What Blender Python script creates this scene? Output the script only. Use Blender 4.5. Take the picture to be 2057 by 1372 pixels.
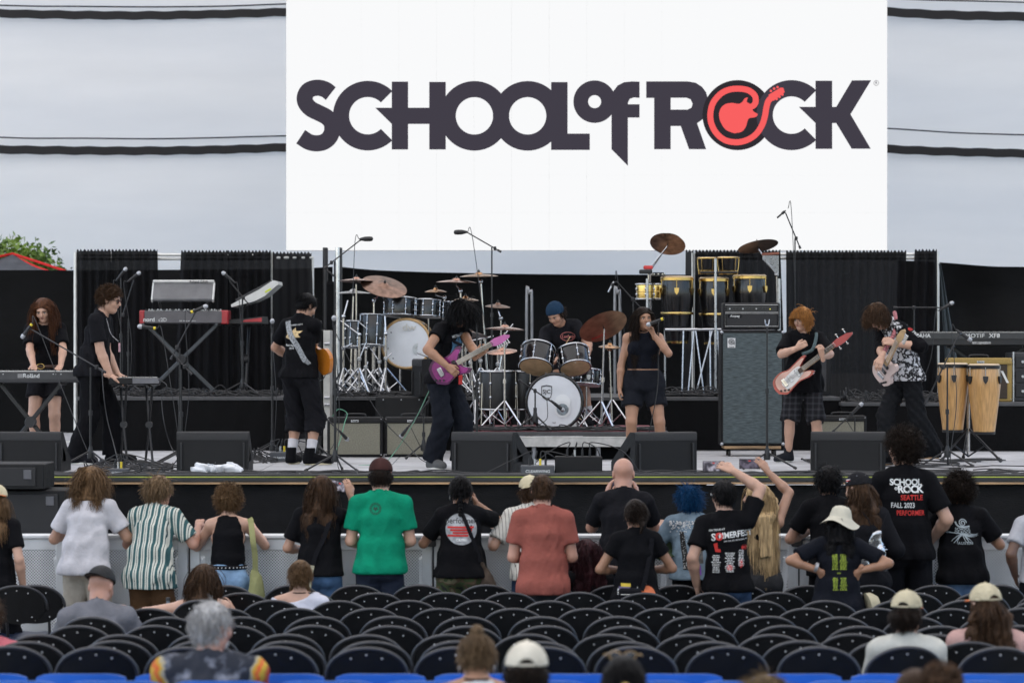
import bpy, bmesh, math, random
import numpy as np
from mathutils import Vector, Matrix
from mathutils.bvhtree import BVHTree
for _o in list(bpy.data.objects):
 bpy.data.objects.remove(_o)
SC = bpy.context.scene
COL = SC.collection
random.seed(7)
RNG = np.random.default_rng(11)
R = math.radians
PI = math.pi
# ------------------------------------------------------------------ camera
F_PX = 6000.0          # focal length in photo pixels (photo is 2057 wide)
ZC = 2.70              # camera height above the floor at the barrier
HS = 1.45              # stage height
EXPO = 1.9             # exposure; screens are dimmed by the same factor
cam_d = bpy.data.cameras.new('camera')
cam = bpy.data.objects.new('camera', cam_d)
COL.objects.link(cam)
SC.camera = cam
cam.location = (0, 0, ZC)
cam.rotation_euler = (R(90), 0, 0)
cam_d.sensor_width = 36.0
cam_d.lens = 36.0 * F_PX / 2057.0
cam_d.clip_start = 0.5
cam_d.clip_end = 3000
cam_d.dof.use_dof = True
cam_d.dof.focus_distance = 29.5
cam_d.dof.aperture_fstop = 2.8
# ------------------------------------------------------------------ sky and sun
SUN_EL, SUN_AZ = 58.0, 222.0      # overcast: a broad soft sun behind and left of the camera
w = bpy.data.worlds.new('World')
SC.world = w
w.use_nodes = True
nt = w.node_tree
bg = nt.nodes['Background']
sky = nt.nodes.new('ShaderNodeTexSky')
sky.sky_type = 'NISHITA'
sky.sun_disc = False
sky.sun_elevation = R(SUN_EL)
sky.sun_rotation = R(SUN_AZ)
sky.dust_density = 2.0
sky.ozone_density = 1.0
nt.links.new(sky.outputs[0], bg.inputs[0])
bg.inputs[1].default_value = 0.10
sd = bpy.data.lights.new('sun', 'SUN')
sd.energy = 2.4
sd.angle = R(25)
sd.color = (1.0, 0.985, 0.965)
sun = bpy.data.objects.new('sun', sd)
COL.objects.link(sun)
# light travels from the sun's side of the sky down to the stage
_az = R(SUN_AZ)
_dirn = Vector((math.sin(_az) * math.cos(R(SUN_EL)), math.cos(_az) * math.cos(R(SUN_EL)), math.sin(R(SUN_EL))))
sun.rotation_euler = _dirn.to_track_quat('Z', 'Y').to_euler()
vs = SC.view_settings
vs.view_transform = 'Standard'
vs.look = 'None'
vs.exposure = EXPO
vs.gamma = 1.0
SC.cycles.max_bounces = 6
SC.cycles.use_denoising = True
# ------------------------------------------------------------------ helpers
def X(px, d): return (px - 1028.5) * d / F_PX
def Z(py, d): return ZC - (py - 686.0) * d / F_PX
def W(px, py, d): return np.array([X(px, d), d, Z(py, d)])
_mats = {}
def M(name, col=None, rough=0.6, metal=0.0, var=0.18, vs=9.0, bump=0.0, bs=60.0, coat=0.0, spec=0.5, sheen=0.0,
      emit=None, es=1.0, alpha=None, trans=0.0, aniso=(1, 1, 1)):
 """procedural material, cached by name"""
 if name in _mats: return _mats[name]
 m = bpy.data.materials.new(name); m.use_nodes = True
 t = m.node_tree; b = t.nodes['Principled BSDF']
 b.inputs['Roughness'].default_value = rough
 b.inputs['Metallic'].default_value = metal
 b.inputs['Coat Weight'].default_value = coat
 b.inputs['Specular IOR Level'].default_value = spec
 if sheen:
  b.inputs['Sheen Weight'].default_value = sheen
 tc = t.nodes.new('ShaderNodeTexCoord')
 mp = t.nodes.new('ShaderNodeMapping'); mp.inputs['Scale'].default_value = aniso
 t.links.new(tc.outputs['Object'], mp.inputs['Vector'])
 c = (*col, 1)
 if var > 0:
  nz = t.nodes.new('ShaderNodeTexNoise'); nz.inputs['Scale'].default_value = vs
  nz.inputs['Detail'].default_value = 4
  t.links.new(mp.outputs[0], nz.inputs['Vector'])
  rp = t.nodes.new('ShaderNodeValToRGB')
  rp.color_ramp.elements[0].position = 0.3; rp.color_ramp.elements[1].position = 0.7
  rp.color_ramp.elements[0].color = (*[x * (1 - var) for x in col], 1)
  rp.color_ramp.elements[1].color = (*[min(1, x * (1 + var)) for x in col], 1)
  t.links.new(nz.outputs[0], rp.inputs[0]); t.links.new(rp.outputs[0], b.inputs['Base Color'])
  mr = t.nodes.new('ShaderNodeMapRange')
  mr.inputs[3].default_value = max(0.03, rough * 0.8); mr.inputs[4].default_value = min(1, rough * 1.2)
  t.links.new(nz.outputs[0], mr.inputs[0]); t.links.new(mr.outputs[0], b.inputs['Roughness'])
 else:
  b.inputs['Base Color'].default_value = c
 if bump > 0:
  n2 = t.nodes.new('ShaderNodeTexNoise'); n2.inputs['Scale'].default_value = bs; n2.inputs['Detail'].default_value = 5
  t.links.new(mp.outputs[0], n2.inputs['Vector'])
  bp = t.nodes.new('ShaderNodeBump'); bp.inputs['Strength'].default_value = bump; bp.inputs['Distance'].default_value = 0.01
  t.links.new(n2.outputs[0], bp.inputs['Height']); t.links.new(bp.outputs[0], b.inputs['Normal'])
 if emit is not None:
  b.inputs['Emission Color'].default_value = (*emit, 1); b.inputs['Emission Strength'].default_value = es
 if alpha is not None: b.inputs['Alpha'].default_value = alpha
 if trans: b.inputs['Transmission Weight'].default_value = trans
 _mats[name] = m
 return m
def nodes_of(m):
 t = m.node_tree
 return t, t.nodes, t.links, t.nodes['Principled BSDF']
def rotm(rx=0, ry=0, rz=0):
 return np.array(Matrix.Rotation(R(rz), 3, 'Z') @ Matrix.Rotation(R(ry), 3, 'Y') @ Matrix.Rotation(R(rx), 3, 'X'))
def frame(axis, up=(0, 0, 1)):
 a = np.array(axis, float); a /= np.linalg.norm(a) + 1e-12
 u = np.array(up, float)
 if abs(a @ u) > 0.97: u = np.array([0, 1.0, 0]) if abs(a[1]) < 0.9 else np.array([1.0, 0, 0])
 x = np.cross(u, a); x /= np.linalg.norm(x)
 y = np.cross(a, x)
 return x, y, a
class MB:
 """collects geometry that becomes ONE mesh object"""
 def __init__(s): s.v = []; s.f = []; s.n = 0
 def add(s, v, f):
  v = np.asarray(v, float).reshape(-1, 3)
  s.v.append(v); s.f += [tuple(i + s.n for i in q) for q in f]; s.n += len(v); return s
 def box(s, c, size, rot=None, b=0.004):
  h = np.array(size, float) / 2; b = min(b, h.min() * 0.6)
  vs_, idx = [], {}
  for i, sx in enumerate((-1, 1)):
   for j, sy in enumerate((-1, 1)):
    for k, sz in enumerate((-1, 1)):
     sg = np.array([sx, sy, sz]); p = sg * h
     for a in range(3):
      q = p - sg * b; q[a] = p[a]
      idx[(i, j, k, a)] = len(vs_); vs_.append(q)
  f = []
  for a in range(3):
   o = [x for x in range(3) if x != a]
   for sgn in (0, 1):
    qs = []
    for (u, w_) in ((0, 0), (1, 0), (1, 1), (0, 1)):
     key = [0, 0, 0]; key[a] = sgn; key[o[0]] = u; key[o[1]] = w_
     qs.append(idx[(*key, a)])
    f.append(tuple(qs) if (sgn == 1) == (a != 1) else tuple(reversed(qs)))
  for a in range(3):   # edges running along axis a
   o = [x for x in range(3) if x != a]
   for u in (0, 1):
    for w_ in (0, 1):
     k0 = [0, 0, 0]; k0[o[0]] = u; k0[o[1]] = w_; k1 = list(k0); k1[a] = 1
     q = (idx[(*k0, o[0])], idx[(*k1, o[0])], idx[(*k1, o[1])], idx[(*k0, o[1])])
     f.append(q)
  for i in (0, 1):
   for j in (0, 1):
    for k in (0, 1):
     f.append((idx[(i, j, k, 0)], idx[(i, j, k, 1)], idx[(i, j, k, 2)]))
  v = np.array(vs_)
  if rot is not None: v = v @ np.asarray(rot).T
  return s.add(v + np.array(c, float), f)
 def cyl(s, p0, p1, r0, r1=None, seg=12, caps=True):
  r1 = r0 if r1 is None else r1
  p0 = np.array(p0, float); p1 = np.array(p1, float)
  x, y, a = frame(p1 - p0)
  t = np.arange(seg) * 2 * PI / seg
  ring = np.outer(np.cos(t), x) + np.outer(np.sin(t), y)
  v = np.vstack([p0 + ring * r0, p1 + ring * r1])
  f = [(i, (i + 1) % seg, seg + (i + 1) % seg, seg + i) for i in range(seg)]
  if caps: f += [tuple(reversed(range(seg))), tuple(range(seg, 2 * seg))]
  return s.add(v, f)
 def tube(s, pts, r, seg=6, caps=True, closed=False):
  P = np.array(pts, float); n = len(P)
  rr = np.broadcast_to(np.asarray(r, float), (n,))
  if closed: T = np.roll(P, -1, 0) - np.roll(P, 1, 0)
  else: T = np.gradient(P, axis=0)
  T /= np.linalg.norm(T, axis=1)[:, None] + 1e-12
  x, y, _ = frame(T[0]); t = np.arange(seg) * 2 * PI / seg
  V_ = []
  for i in range(n):
   x = x - T[i] * (x @ T[i]); x /= np.linalg.norm(x) + 1e-12
   y = np.cross(T[i], x)
   V_.append(P[i] + rr[i] * (np.outer(np.cos(t), x) + np.outer(np.sin(t), y)))
  f = []
  m = n if closed else n - 1
  for i in range(m):
   a, b = i * seg, ((i + 1) % n) * seg
   f += [(a + j, a + (j + 1) % seg, b + (j + 1) % seg, b + j) for j in range(seg)]
  if caps and not closed: f += [tuple(reversed(range(seg))), tuple(range((n - 1) * seg, n * seg))]
  return s.add(np.vstack(V_), f)
 def lathe(s, prof, loc=(0, 0, 0), axis=(0, 0, 1), seg=24, sx=1.0, sy=1.0):
  x, y, a = frame(axis); t = np.arange(seg) * 2 * PI / seg
  V_ = []
  for r, z in prof:
   V_.append(np.array(loc, float) + a * z + max(r, 1e-4) * (np.outer(np.cos(t) * sx, x) + np.outer(np.sin(t) * sy, y)))
  n = len(prof)
  f = [(i * seg + j, i * seg + (j + 1) % seg, (i + 1) * seg + (j + 1) % seg, (i + 1) * seg + j)
             for i in range(n - 1) for j in range(seg)]
  f += [tuple(reversed(range(seg))), tuple(range((n - 1) * seg, n * seg))]
  return s.add(np.vstack(V_), f)
 def ell(s, c, rad, rot=None, seg=14, rings=9):
  V_ = []
  for i in range(rings + 1):
   ph = PI * i / rings; rr = max(math.sin(ph), 1e-3)
   for j in range(seg):
    th = 2 * PI * j / seg
    V_.append((rr * math.cos(th) * rad[0], rr * math.sin(th) * rad[1], -math.cos(ph) * rad[2]))
  f = [(i * seg + j, i * seg + (j + 1) % seg, (i + 1) * seg + (j + 1) % seg, (i + 1) * seg + j)
             for i in range(rings) for j in range(seg)]
  v = np.array(V_)
  if rot is not None: v = v @ np.asarray(rot).T
  return s.add(v + np.array(c, float), f)
 def sheet(s, P):
  """grid of points (n,m,3)"""
  P = np.asarray(P, float); n, m = P.shape[:2]
  f = [(i * m + j, i * m + j + 1, (i + 1) * m + j + 1, (i + 1) * m + j) for i in range(n - 1) for j in range(m - 1)]
  return s.add(P.reshape(-1, 3), f)
 def prism(s, loop, th, fn):
  """2-D loop extruded by th; fn maps (u,v,w)->xyz"""
  n = len(loop)
  v = [fn(u, w_, 0) for u, w_ in loop] + [fn(u, w_, th) for u, w_ in loop]
  f = [tuple(range(n)), tuple(reversed(range(n, 2 * n)))]
  f += [(i, i + n, (i + 1) % n + n, (i + 1) % n) for i in range(n)]
  return s.add(v, f)
 def mesh(s, name, ang=38, smooth=True):
  me = bpy.data.meshes.new(name)
  v = np.vstack(s.v) if s.v else np.zeros((0, 3))
  me.from_pydata(v.tolist(), [], s.f)
  me.update()
  if smooth:
   me.polygons.foreach_set('use_smooth', [True] * len(me.polygons))
   if ang < 180: me.set_sharp_from_angle(angle=R(ang))
  return me
 def build(s, name, mat, parent=None, ang=38, smooth=True, fix=True):
  me = s.mesh(name, ang, smooth)
  if fix and len(me.polygons) < 20000:
   bm = bmesh.new(); bm.from_mesh(me); bmesh.ops.recalc_face_normals(bm, faces=bm.faces); bm.to_mesh(me); bm.free()
  return link(name, me, mat, parent)
def link(name, me, mat, parent=None):
 o = bpy.data.objects.new(name, me)
 COL.objects.link(o)
 if mat is not None:
  me.materials.clear(); me.materials.append(mat)
 if parent is not None: o.parent = parent
 return o
def tag(o, label=None, cat=None, group=None, kind=None):
 if label: o['label'] = label
 if cat: o['category'] = cat
 if group: o['group'] = group
 if kind: o['kind'] = kind
 return o
def thing(name, label, cat, loc=(0, 0, 0), rz=0.0, group=None):
 o = bpy.data.objects.new(name, None)
 COL.objects.link(o)
 o.empty_display_size = 0.1
 o.location = [float(c) for c in loc]; o.rotation_euler = (0, 0, R(rz))
 return tag(o, label, cat, group)
def copy_tree(o, parent=None):
 c = o.copy(); COL.objects.link(c); c.parent = parent
 for ch in [x for x in KIDS.get(o.name, [])]:
  copy_tree(ch, c)
 return c
KIDS = {}
def index_kids():
 KIDS.clear()
 for o in bpy.data.objects:
  if o.parent: KIDS.setdefault(o.parent.name, []).append(o)
def bez(p0, p1, p2, p3, n=10):
 t = np.linspace(0, 1, n)[:, None]
 p0, p1, p2, p3 = [np.array(p, float) for p in (p0, p1, p2, p3)]
 return (1 - t) ** 3 * p0 + 3 * (1 - t) ** 2 * t * p1 + 3 * (1 - t) * t * t * p2 + t ** 3 * p3
def spline(pts, n=8):
 """Catmull-Rom through the points"""
 P = np.array(pts, float)
 P = np.vstack([2 * P[0] - P[1], P, 2 * P[-1] - P[-2]])
 out = []
 for i in range(1, len(P) - 2):
  t = np.linspace(0, 1, n, endpoint=False)[:, None]
  a, b, c, d = P[i - 1], P[i], P[i + 1], P[i + 2]
  out.append(0.5 * (2 * b + (c - a) * t + (2 * a - 5 * b + 4 * c - d) * t ** 2 + (3 * b - a - 3 * c + d) * t ** 3))
 out.append(P[-2][None])
 return np.vstack(out)
_ORD = ['first', 'second', 'third', 'fourth', 'fifth', 'sixth', 'seventh', 'eighth', 'ninth', 'tenth', 'eleventh', 'twelfth',
  'thirteenth', 'fourteenth', 'fifteenth', 'sixteenth', 'seventeenth', 'eighteenth', 'nineteenth', 'twentieth']
# flat print --------------------------------------------------------
def curve_mesh(loops):
 """filled 2-D loops (holes by even-odd) -> (verts Nx2, faces)"""
 cu = bpy.data.curves.new('tmp', 'CURVE'); cu.dimensions = '2D'; cu.fill_mode = 'FRONT'
 for lp in loops:
  sp = cu.splines.new('POLY'); sp.points.add(len(lp) - 1)
  for p, q in zip(sp.points, lp): p.co = (q[0], q[1], 0, 1)
  sp.use_cyclic_u = True
 return _c2m(cu)
def _c2m(cu):
 ob = bpy.data.objects.new('tmp', cu)
 me = bpy.data.meshes.new_from_object(ob)
 v = np.array([tuple(q.co)[:2] for q in me.vertices]).reshape(-1, 2); f = [tuple(p.vertices) for p in me.polygons]
 bpy.data.objects.remove(ob); bpy.data.curves.remove(cu); bpy.data.meshes.remove(me)
 return v, f
def text_mesh(body, size=1.0, bold=0.0, sx=1.0, align='CENTER', shear=0.0, space=1.0):
 cu = bpy.data.curves.new('tmp', 'FONT'); cu.body = body; cu.size = size; cu.offset = bold * size
 cu.align_x = align; cu.align_y = 'CENTER'; cu.resolution_u = 3; cu.shear = shear; cu.space_character = space
 cu.fill_mode = 'FRONT'
 v, f = _c2m(cu)
 if len(v): v = v * np.array([sx, 1.0])
 return v, f
def rect2(x0, y0, x1, y1): return [(x0, y0), (x1, y0), (x1, y1), (x0, y1)]
def arc2(cx, cy, r, a0, a1, n=24):
 return [(cx + r * math.cos(R(a0 + (a1 - a0) * i / n)), cy + r * math.sin(R(a0 + (a1 - a0) * i / n))) for i in range(n + 1)]
def stroke2(pts, hw):
 P = np.array(pts, float); T = np.gradient(P, axis=0); T /= np.linalg.norm(T, axis=1)[:, None]
 N = np.stack([-T[:, 1], T[:, 0]], 1)
 hw = np.broadcast_to(np.asarray(hw, float), (len(P),))[:, None]
 return [tuple(p) for p in P + N * hw] + [tuple(p) for p in (P - N * hw)[::-1]]
def flat(mb, vf, fn):
 v, f = vf
 if len(v): mb.add([fn(a, b) for a, b in v], f)
 return mb
# ================================================================== SETTING
def gz(d):
 x = max(0.0, 22.9 - d)
 return 0.0045 * min(x, 6.6) ** 2
m_con = M('concrete', (0.16, 0.155, 0.15), 0.9, var=0.25, vs=3, bump=0.3, bs=30)
mb = MB()
ys = list(np.linspace(-30, 15, 8)) + list(np.linspace(16, 23, 15)) + [26, 40, 70, 160, 400, 1500]
xs = [-900, -120, -30, -10, 0, 10, 30, 120, 900]
mb.sheet([[(x, y, gz(y) if y > 0 else gz(0)) for x in xs] for y in ys])
tag(mb.build('ground', m_con), kind='structure')
# ---- translucent tent roof over the seats and the stage, open on every side
m_roof = M('roof', (.60, .60, .60), .9, var=.2, vs=1)
t, N, L, b = nodes_of(m_roof)
tr = N.new('ShaderNodeBsdfTranslucent'); tr.inputs[0].default_value = (.79, .75, .70, 1)
mx = N.new('ShaderNodeMixShader'); mx.inputs[0].default_value = .5
L.new(b.outputs[0], mx.inputs[1]); L.new(tr.outputs[0], mx.inputs[2]); L.new(mx.outputs[0], N['Material Output'].inputs[0])
mb = MB()
mb.sheet([[(x, y, 14.0 + .05 * (y - 20)) for x in (-22, 22)] for y in (-4, 8, 20, 30, 46.6)])
rf = tag(mb.build('roof', m_roof), kind='structure')
# ---- stage: deck, front skirt, edge trim
m_deck = M('stage_deck', (0.40, 0.40, 0.41), 0.55, var=0.22, vs=2.5, bump=0.12, bs=90)
t, N, L, b = nodes_of(m_deck)
m_black = M('stage_skirt', (.007, .007, .0075), 0.9, var=0.4, vs=5, bump=0.5, bs=35, aniso=(1, 1, 3), spec=0.2)
D0, D1 = 27.57, 41.5
deck = bpy.data.objects.new('stage_deck', None); COL.objects.link(deck); tag(deck, kind='structure')
pw = 1.22
for i in range(-6, 6):              # deck panels, 1.22 x 2.44 m with open joints
 for j in range(6):
  y0 = D0 + 0.05 + j * 2.44; y1 = min(y0 + 2.44, D1)
  if y1 - y0 < 0.2: continue
  o = MB().box(((i + .5) * pw, (y0 + y1) / 2, HS - 0.03 + random.uniform(-.001, .001)), (pw - 0.008, y1 - y0 - 0.008, 0.06), b=0.003).build('deck_panel', m_deck, deck)
mb = MB()
n = 160
rows = []
for k in range(9):
 z = HS - 0.075 - k * (HS - 0.12) / 8
 rows.append([(-8 + 16 * i / n, D0 + 0.02 + 0.012 * math.sin(i * 1.9 + k * .3) + 0.02 * math.sin(i * .37 + k), z) for i in range(n + 1)])
mb.sheet(rows); tag(mb.build('stage_skirt', m_black), 'black fabric skirt hanging down the front of the stage', 'skirt')
m_wood = M('raw_wood', (.30, .19, .10), 0.7, var=.6, vs=2, aniso=(1, 8, 8))
m_yel = M('edge_tape', (.30, .34, .04), 0.5, var=.7, vs=1.2)
m_blk = M('black_trim', (0.018, 0.018, 0.019), 0.5, var=0.3)
mb = MB(); mb.box((0, D0, HS - 0.005), (16, 0.10, 0.07)); e = mb.build('stage_edge', m_blk)
tag(e, kind='structure')
MB().box((0, D0 - 0.051, HS + 0.002), (16, 0.008, 0.010), b=.002).build('edge_strip', m_yel, e)
MB().box((0, D0 - 0.03, HS - 0.056), (16, 0.05, 0.018), b=.002).build('plywood_edge', m_wood, e)
# ---- back risers (black skirted platforms)
m_skirt = M('riser_skirt', (.003, .003, .0034), 0.95, var=0.3, vs=4, bump=0.4, bs=30, spec=0.15)
m_rtop = M('riser_top', (0.05, 0.05, 0.052), 0.6, var=0.3, vs=6)
m_alu = M('aluminium', (0.55, 0.56, 0.58), 0.38, metal=0.85, var=0.15, vs=14)
RT = HS + 0.617
def riser(label, x0, x1, y0, y1, h, face=None, top=None):
 t_ = thing('riser', label, 'platform', ((x0 + x1) / 2, y0, HS)); w_ = x1 - x0; dp = y1 - y0
 MB().box((0, dp / 2, h - 0.02), (w_, dp, 0.04)).build('platform_top', top or m_rtop, t_)
 if face is None:
  mb = MB(); n = int(w_ * 18)
  rr = []
  for k in range(5):
   z = (h - 0.04) * (1 - k / 4) + 0.003
   rr.append([(-w_ / 2 + w_ * i / n, 0.012 + 0.008 * math.sin(i * 1.3 + k * .4), z) for i in range(n + 1)])
  mb.sheet(rr); mb.box((0, dp / 2 + .03, (h - .05) / 2), (w_ - .02, dp - 0.04, h - 0.06)); mb.build('skirt', m_skirt, t_)
 else:
  mb = MB(); mb.box((0, .03, h - 0.10), (w_, 0.06, 0.11)).box((0, .03, h - .055), (w_, .07, .014)).box((0, .03, h - .148), (w_, .07, .014)); mb.build('frame_rail', face, t_)
  mb = MB()
  for sx in (-1, -.33, .33, 1):
   for yy in (.06, dp - .06): mb.cyl((sx * (w_ / 2 - .06), yy, 0), (sx * (w_ / 2 - .06), yy, h - .15), .025)
  mb.build('leg', M('leg_alu', (.25, .25, .26), .5, .8), t_)
  MB().box((0, dp / 2 + .1, (h - .16) / 2), (w_ - .3, dp - .3, h - .17)).build('skirt', m_skirt, t_)
 return t_
riser('black skirted platform under the two keyboard stands', X(155, 34.2), X(572, 34.2), 34.2, 36.7, .617)
riser('black skirted platform under the chrome drum kit at the rear', X(676, 34.2), X(1030, 34.2), 34.2, 36.7, .617)
riser('black skirted platform under the gold trimmed congas', X(1180, 34.2), X(1690, 34.2), 34.25, 36.75, .612)
riser('lower black skirted platform under the tweed amplifier', X(1690, 34.0), X(2140, 34.0), 34.0, 36.6, .555)
m_rug = M('rug', (.16, .05, .06), .95, var=.5, vs=30)
rs = riser('low drum riser with a pale aluminium edge rail', X(930, 31.5), X(1345, 31.5), 31.5, 33.9, .295, face=M('riser_rail', (.42, .41, .39), .6, var=.25, vs=10))
MB().box((0, 1.2, .301), (1.95, 2.2, .008), b=.002).build('rug', m_rug, rs)
# ---- white back scrim, black straps
m_scrim = M('scrim', (.87, .84, .795), .8, var=0.07, vs=.8, bump=.35, bs=2.2, aniso=(.5, 1, 2.5))
t, N, L, b = nodes_of(m_scrim)
tr = N.new('ShaderNodeBsdfTranslucent'); tr.inputs[0].default_value = (.80, .775, .735, 1)
mx = N.new('ShaderNodeMixShader'); mx.inputs[0].default_value = .5
L.new(b.outputs[0], mx.inputs[1]); L.new(tr.outputs[0], mx.inputs[2]); L.new(mx.outputs[0], N['Material Output'].inputs[0])
DSC = 47.0
sc_ = thing('back_scrim', 'huge white fabric scrim with black bands behind the stage', 'scrim', (0, DSC, 0))
def scy(x, z): return 0.06 * math.sin(x * .45) * math.sin(z * .3) + .02 * math.sin(z * 4 + x * .4)
for z0, z1 in ((2.2, 6.0), (6.0, 8.02), (8.02, 16)):
 mb = MB(); nx = 90; nz = 14
 mb.sheet([[(-14 + 28 * i / nx, scy(-14 + 28 * i / nx, z0 + (z1 - z0) * k / nz), z0 + (z1 - z0) * k / nz) for i in range(nx + 1)] for k in range(nz + 1)])
 mb.build('fabric_panel', m_scrim, sc_)
m_strap = M('strap', (.012, .012, .014), .8, var=.3)
def band(pts, hh, name):
 P = spline([(X(px, DSC - .1), -.11, Z(py, DSC - .1)) for px, py in pts], 10)
 mb = MB()
 mb.sheet([[(p[0], p[1] + .012 * math.sin(p[0] * 9), p[2] + dz * hh + .006 * math.sin(p[0] * 13)) for p in P] for dz in (-1, -.3, .3, 1)])
 mb.build(name, m_strap, sc_)
band([(-60, 26), (0, 28), (150, 31), (300, 32), (450, 29), (620, 24)], 8.5 * DSC / F_PX, 'strap')
band([(-60, 299), (0, 301), (150, 303), (300, 303.5), (450, 301), (620, 295)], 8.5 * DSC / F_PX, 'strap')
band([(1740, 22), (1785, 25), (1900, 31), (2057, 34), (2120, 35)], 9 * DSC / F_PX, 'strap')
band([(1740, 296), (1785, 300), (1900, 305), (2057, 309), (2120, 311)], 8.5 * DSC / F_PX, 'strap')
def cord(pts, nm):
 P = spline([(X(px, DSC - .1), -.11, Z(py + random.uniform(-.7, .7), DSC - .1)) for px, py in pts], 6)
 MB().tube(P, .012, 5).build(nm, m_strap, sc_)
cord([(-60, 10), (0, 11), (80, 13), (150, 14), (300, 15), (450, 13), (560, 10), (620, 8)], 'cord')
cord([(-60, 276), (0, 277), (60, 279), (175, 278), (300, 280), (420, 278), (520, 275), (620, 272)], 'cord')
cord([(1740, -4), (1860, 1), (1960, 3), (2057, 5), (2120, 6)], 'cord')
cord([(1740, 257), (1785, 259), (1850, 263), (1930, 268), (2057, 271), (2120, 272)], 'cord')
# ---- black fence cloth below
m_fence = M('fence_cloth', (.003, .0031, .0034), .55, var=.35, vs=2.5, bump=.5, bs=5, aniso=(1, 1, 2.2), spec=.10)
def cloth_wall(name, label, pts_top, y, z0, wav, cat, mat, nz=14):
 P = spline([(X(px, y), 0, Z(py, y)) for px, py in pts_top], 24)
 rr = []
 for k in range(nz + 1):
  s = k / nz
  rr.append([(p[0], y + wav * (math.sin(p[0] * 2.1 + s * 3) + .6 * math.sin(p[0] * 5.3 - s * 4 + 1) + .5 * math.sin(s * 14 + p[0] * .9)), p[2] + (z0 - p[2]) * s) for p in P])
 return tag(MB().sheet(rr).build(name, mat), label, cat)
cloth_wall('fence_cloth', 'long black cloth wall across the back of the stage on the left', [(-150, 545), (0, 543), (150, 543), (350, 542), (560, 541), (668, 536)], 41.0, .2, .035, 'fence', m_fence)
cloth_wall('fence_cloth', 'black cloth wall behind the two drum kits below the screen', [(684, 536), (760, 543), (900, 548), (1100, 551), (1280, 552), (1420, 552)], 41.2, .2, .035, 'fence', m_fence)
cloth_wall('fence_cloth', 'wrinkled black cloth wall at the far right behind the keyboard', [(1800, 524), (1900, 528), (1990, 535), (2057, 536), (2200, 538)], 41.0, .2, .09, 'fence', m_fence, 22)
# ---- pipe and drape
m_drape = M('drape', (.005, .005, .006), .95, var=.3, vs=6, spec=.15)
t, N, L, b = nodes_of(m_drape)
tp = N.new('ShaderNodeBsdfTransparent'); mx = N.new('ShaderNodeMixShader'); mx.inputs[0].default_value = .02
L.new(b.outputs[0], mx.inputs[1]); L.new(tp.outputs[0], mx.inputs[2]); L.new(mx.outputs[0], N['Material Output'].inputs[0])
m_pole = M('drape_pole', (.62, .62, .60), .35, metal=.55, var=.1)
def drape_frame(label, poles, bars, curtains, d=37.1):
 cx = X(sum(p[0] for p in poles) / len(poles), d)
 t_ = thing('pipe_and_drape', label, 'drape', (cx, d, HS))
 for px, py, dd in poles:
  x = X(px, dd) - cx
  mb = MB(); mb.cyl((x, dd - d, 0.02), (x, dd - d, Z(py, dd) - HS), .025, seg=14); mb.build('upright_pole', m_pole, t_)
  MB().box((x, dd - d, .008), (.4, .4, .016)).build('base_plate', m_pole, t_)
 for (xa, xb, py, da, db) in bars:
  MB().cyl((X(xa, da) - cx, da - d, Z(py, da) - HS), (X(xb, db) - cx, db - d, Z(py, db) - HS), .02).build('cross_bar', m_pole, t_)
 for (xa, xb, py, xc, xd_, da, db, seed) in curtains:    # top edge xa..xb, bottom edge xc..xd
  rn = random.Random(seed); mb = MB(); n = max(30, int((xb - xa) * .9)); rr = []
  ph = [rn.uniform(0, 6) for _ in range(5)]
  for k in range(19):
   s = k / 18; row = []
   for i in range(n + 1):
    u = i / n; dd = da + (db - da) * u
    px = (xa + (xb - xa) * u) * (1 - s) + (xc + (xd_ - xc) * u) * s
    fold = .03 * (math.sin(u * (xb - xa) * .38 + ph[0]) * (.5 + .5 * (1 - s)) + .9 * math.sin(u * (xb - xa) * .13 + ph[1] + s) * (0.4 + s))
    zt = Z(py, dd) + .03 + (.014 * math.sin(u * (xb - xa) * .9) if k == 0 else 0)
    row.append((X(px, dd) - cx, dd - d - .085 + fold, (zt - HS) * (1 - s) + .02 * s))
   rr.append(row)
  mb.sheet(rr).build('curtain', m_drape, t_)
 return t_
drape_frame('black drape on pipe frame behind the keyboards at left', [(152, 506, 37.1), (547, 507, 37.1), (627, 516, 38.3)],
   [(152, 547, 512, 37.1, 37.1), (152, 547, 520, 37.14, 37.14), (547, 627, 518, 37.1, 38.3)],
   [(156, 224, 508, 158, 226, 37.1, 37.1, 1), (226, 318, 508, 219, 330, 37.12, 37.12, 2), (365, 459, 510, 345, 462, 37.1, 37.1, 3),
             (458, 545, 510, 460, 546, 37.13, 37.13, 4), (549, 626, 513, 548, 640, 37.15, 38.3, 5)])
drape_frame('black drape on pipe frame behind the congas and bass amplifier', [(1393, 508, 37.1), (1883, 505, 37.1)],
   [(1393, 1883, 511, 37.1, 37.1), (1393, 1883, 519, 37.14, 37.14)],
   [(1376, 1392, 509, 1372, 1394, 37.8, 37.1, 6), (1396, 1566, 509, 1394, 1580, 37.12, 37.12, 7), (1578, 1818, 510, 1580, 1812, 37.1, 37.1, 8),
             (1836, 1881, 508, 1815, 1882, 37.12, 37.12, 9)])
# folds of loose dark netting tied to the right pole
mb = MB(); rr = []
for k in range(16):
 s = k / 15
 rr.append([(X(1886 + s * 18 + u * (4 + 30 * s), 36.95), 36.95 + .03 * math.sin(u * 12), Z(530, 36.95) * (1 - s) + (HS + .45) * s) for u in np.linspace(0, 1, 12)])
tag(mb.sheet(rr).build('netting', M('netting', (.05, .065, .075), .9)), 'dark grey netting hanging from the right drape pole', 'netting')
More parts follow.
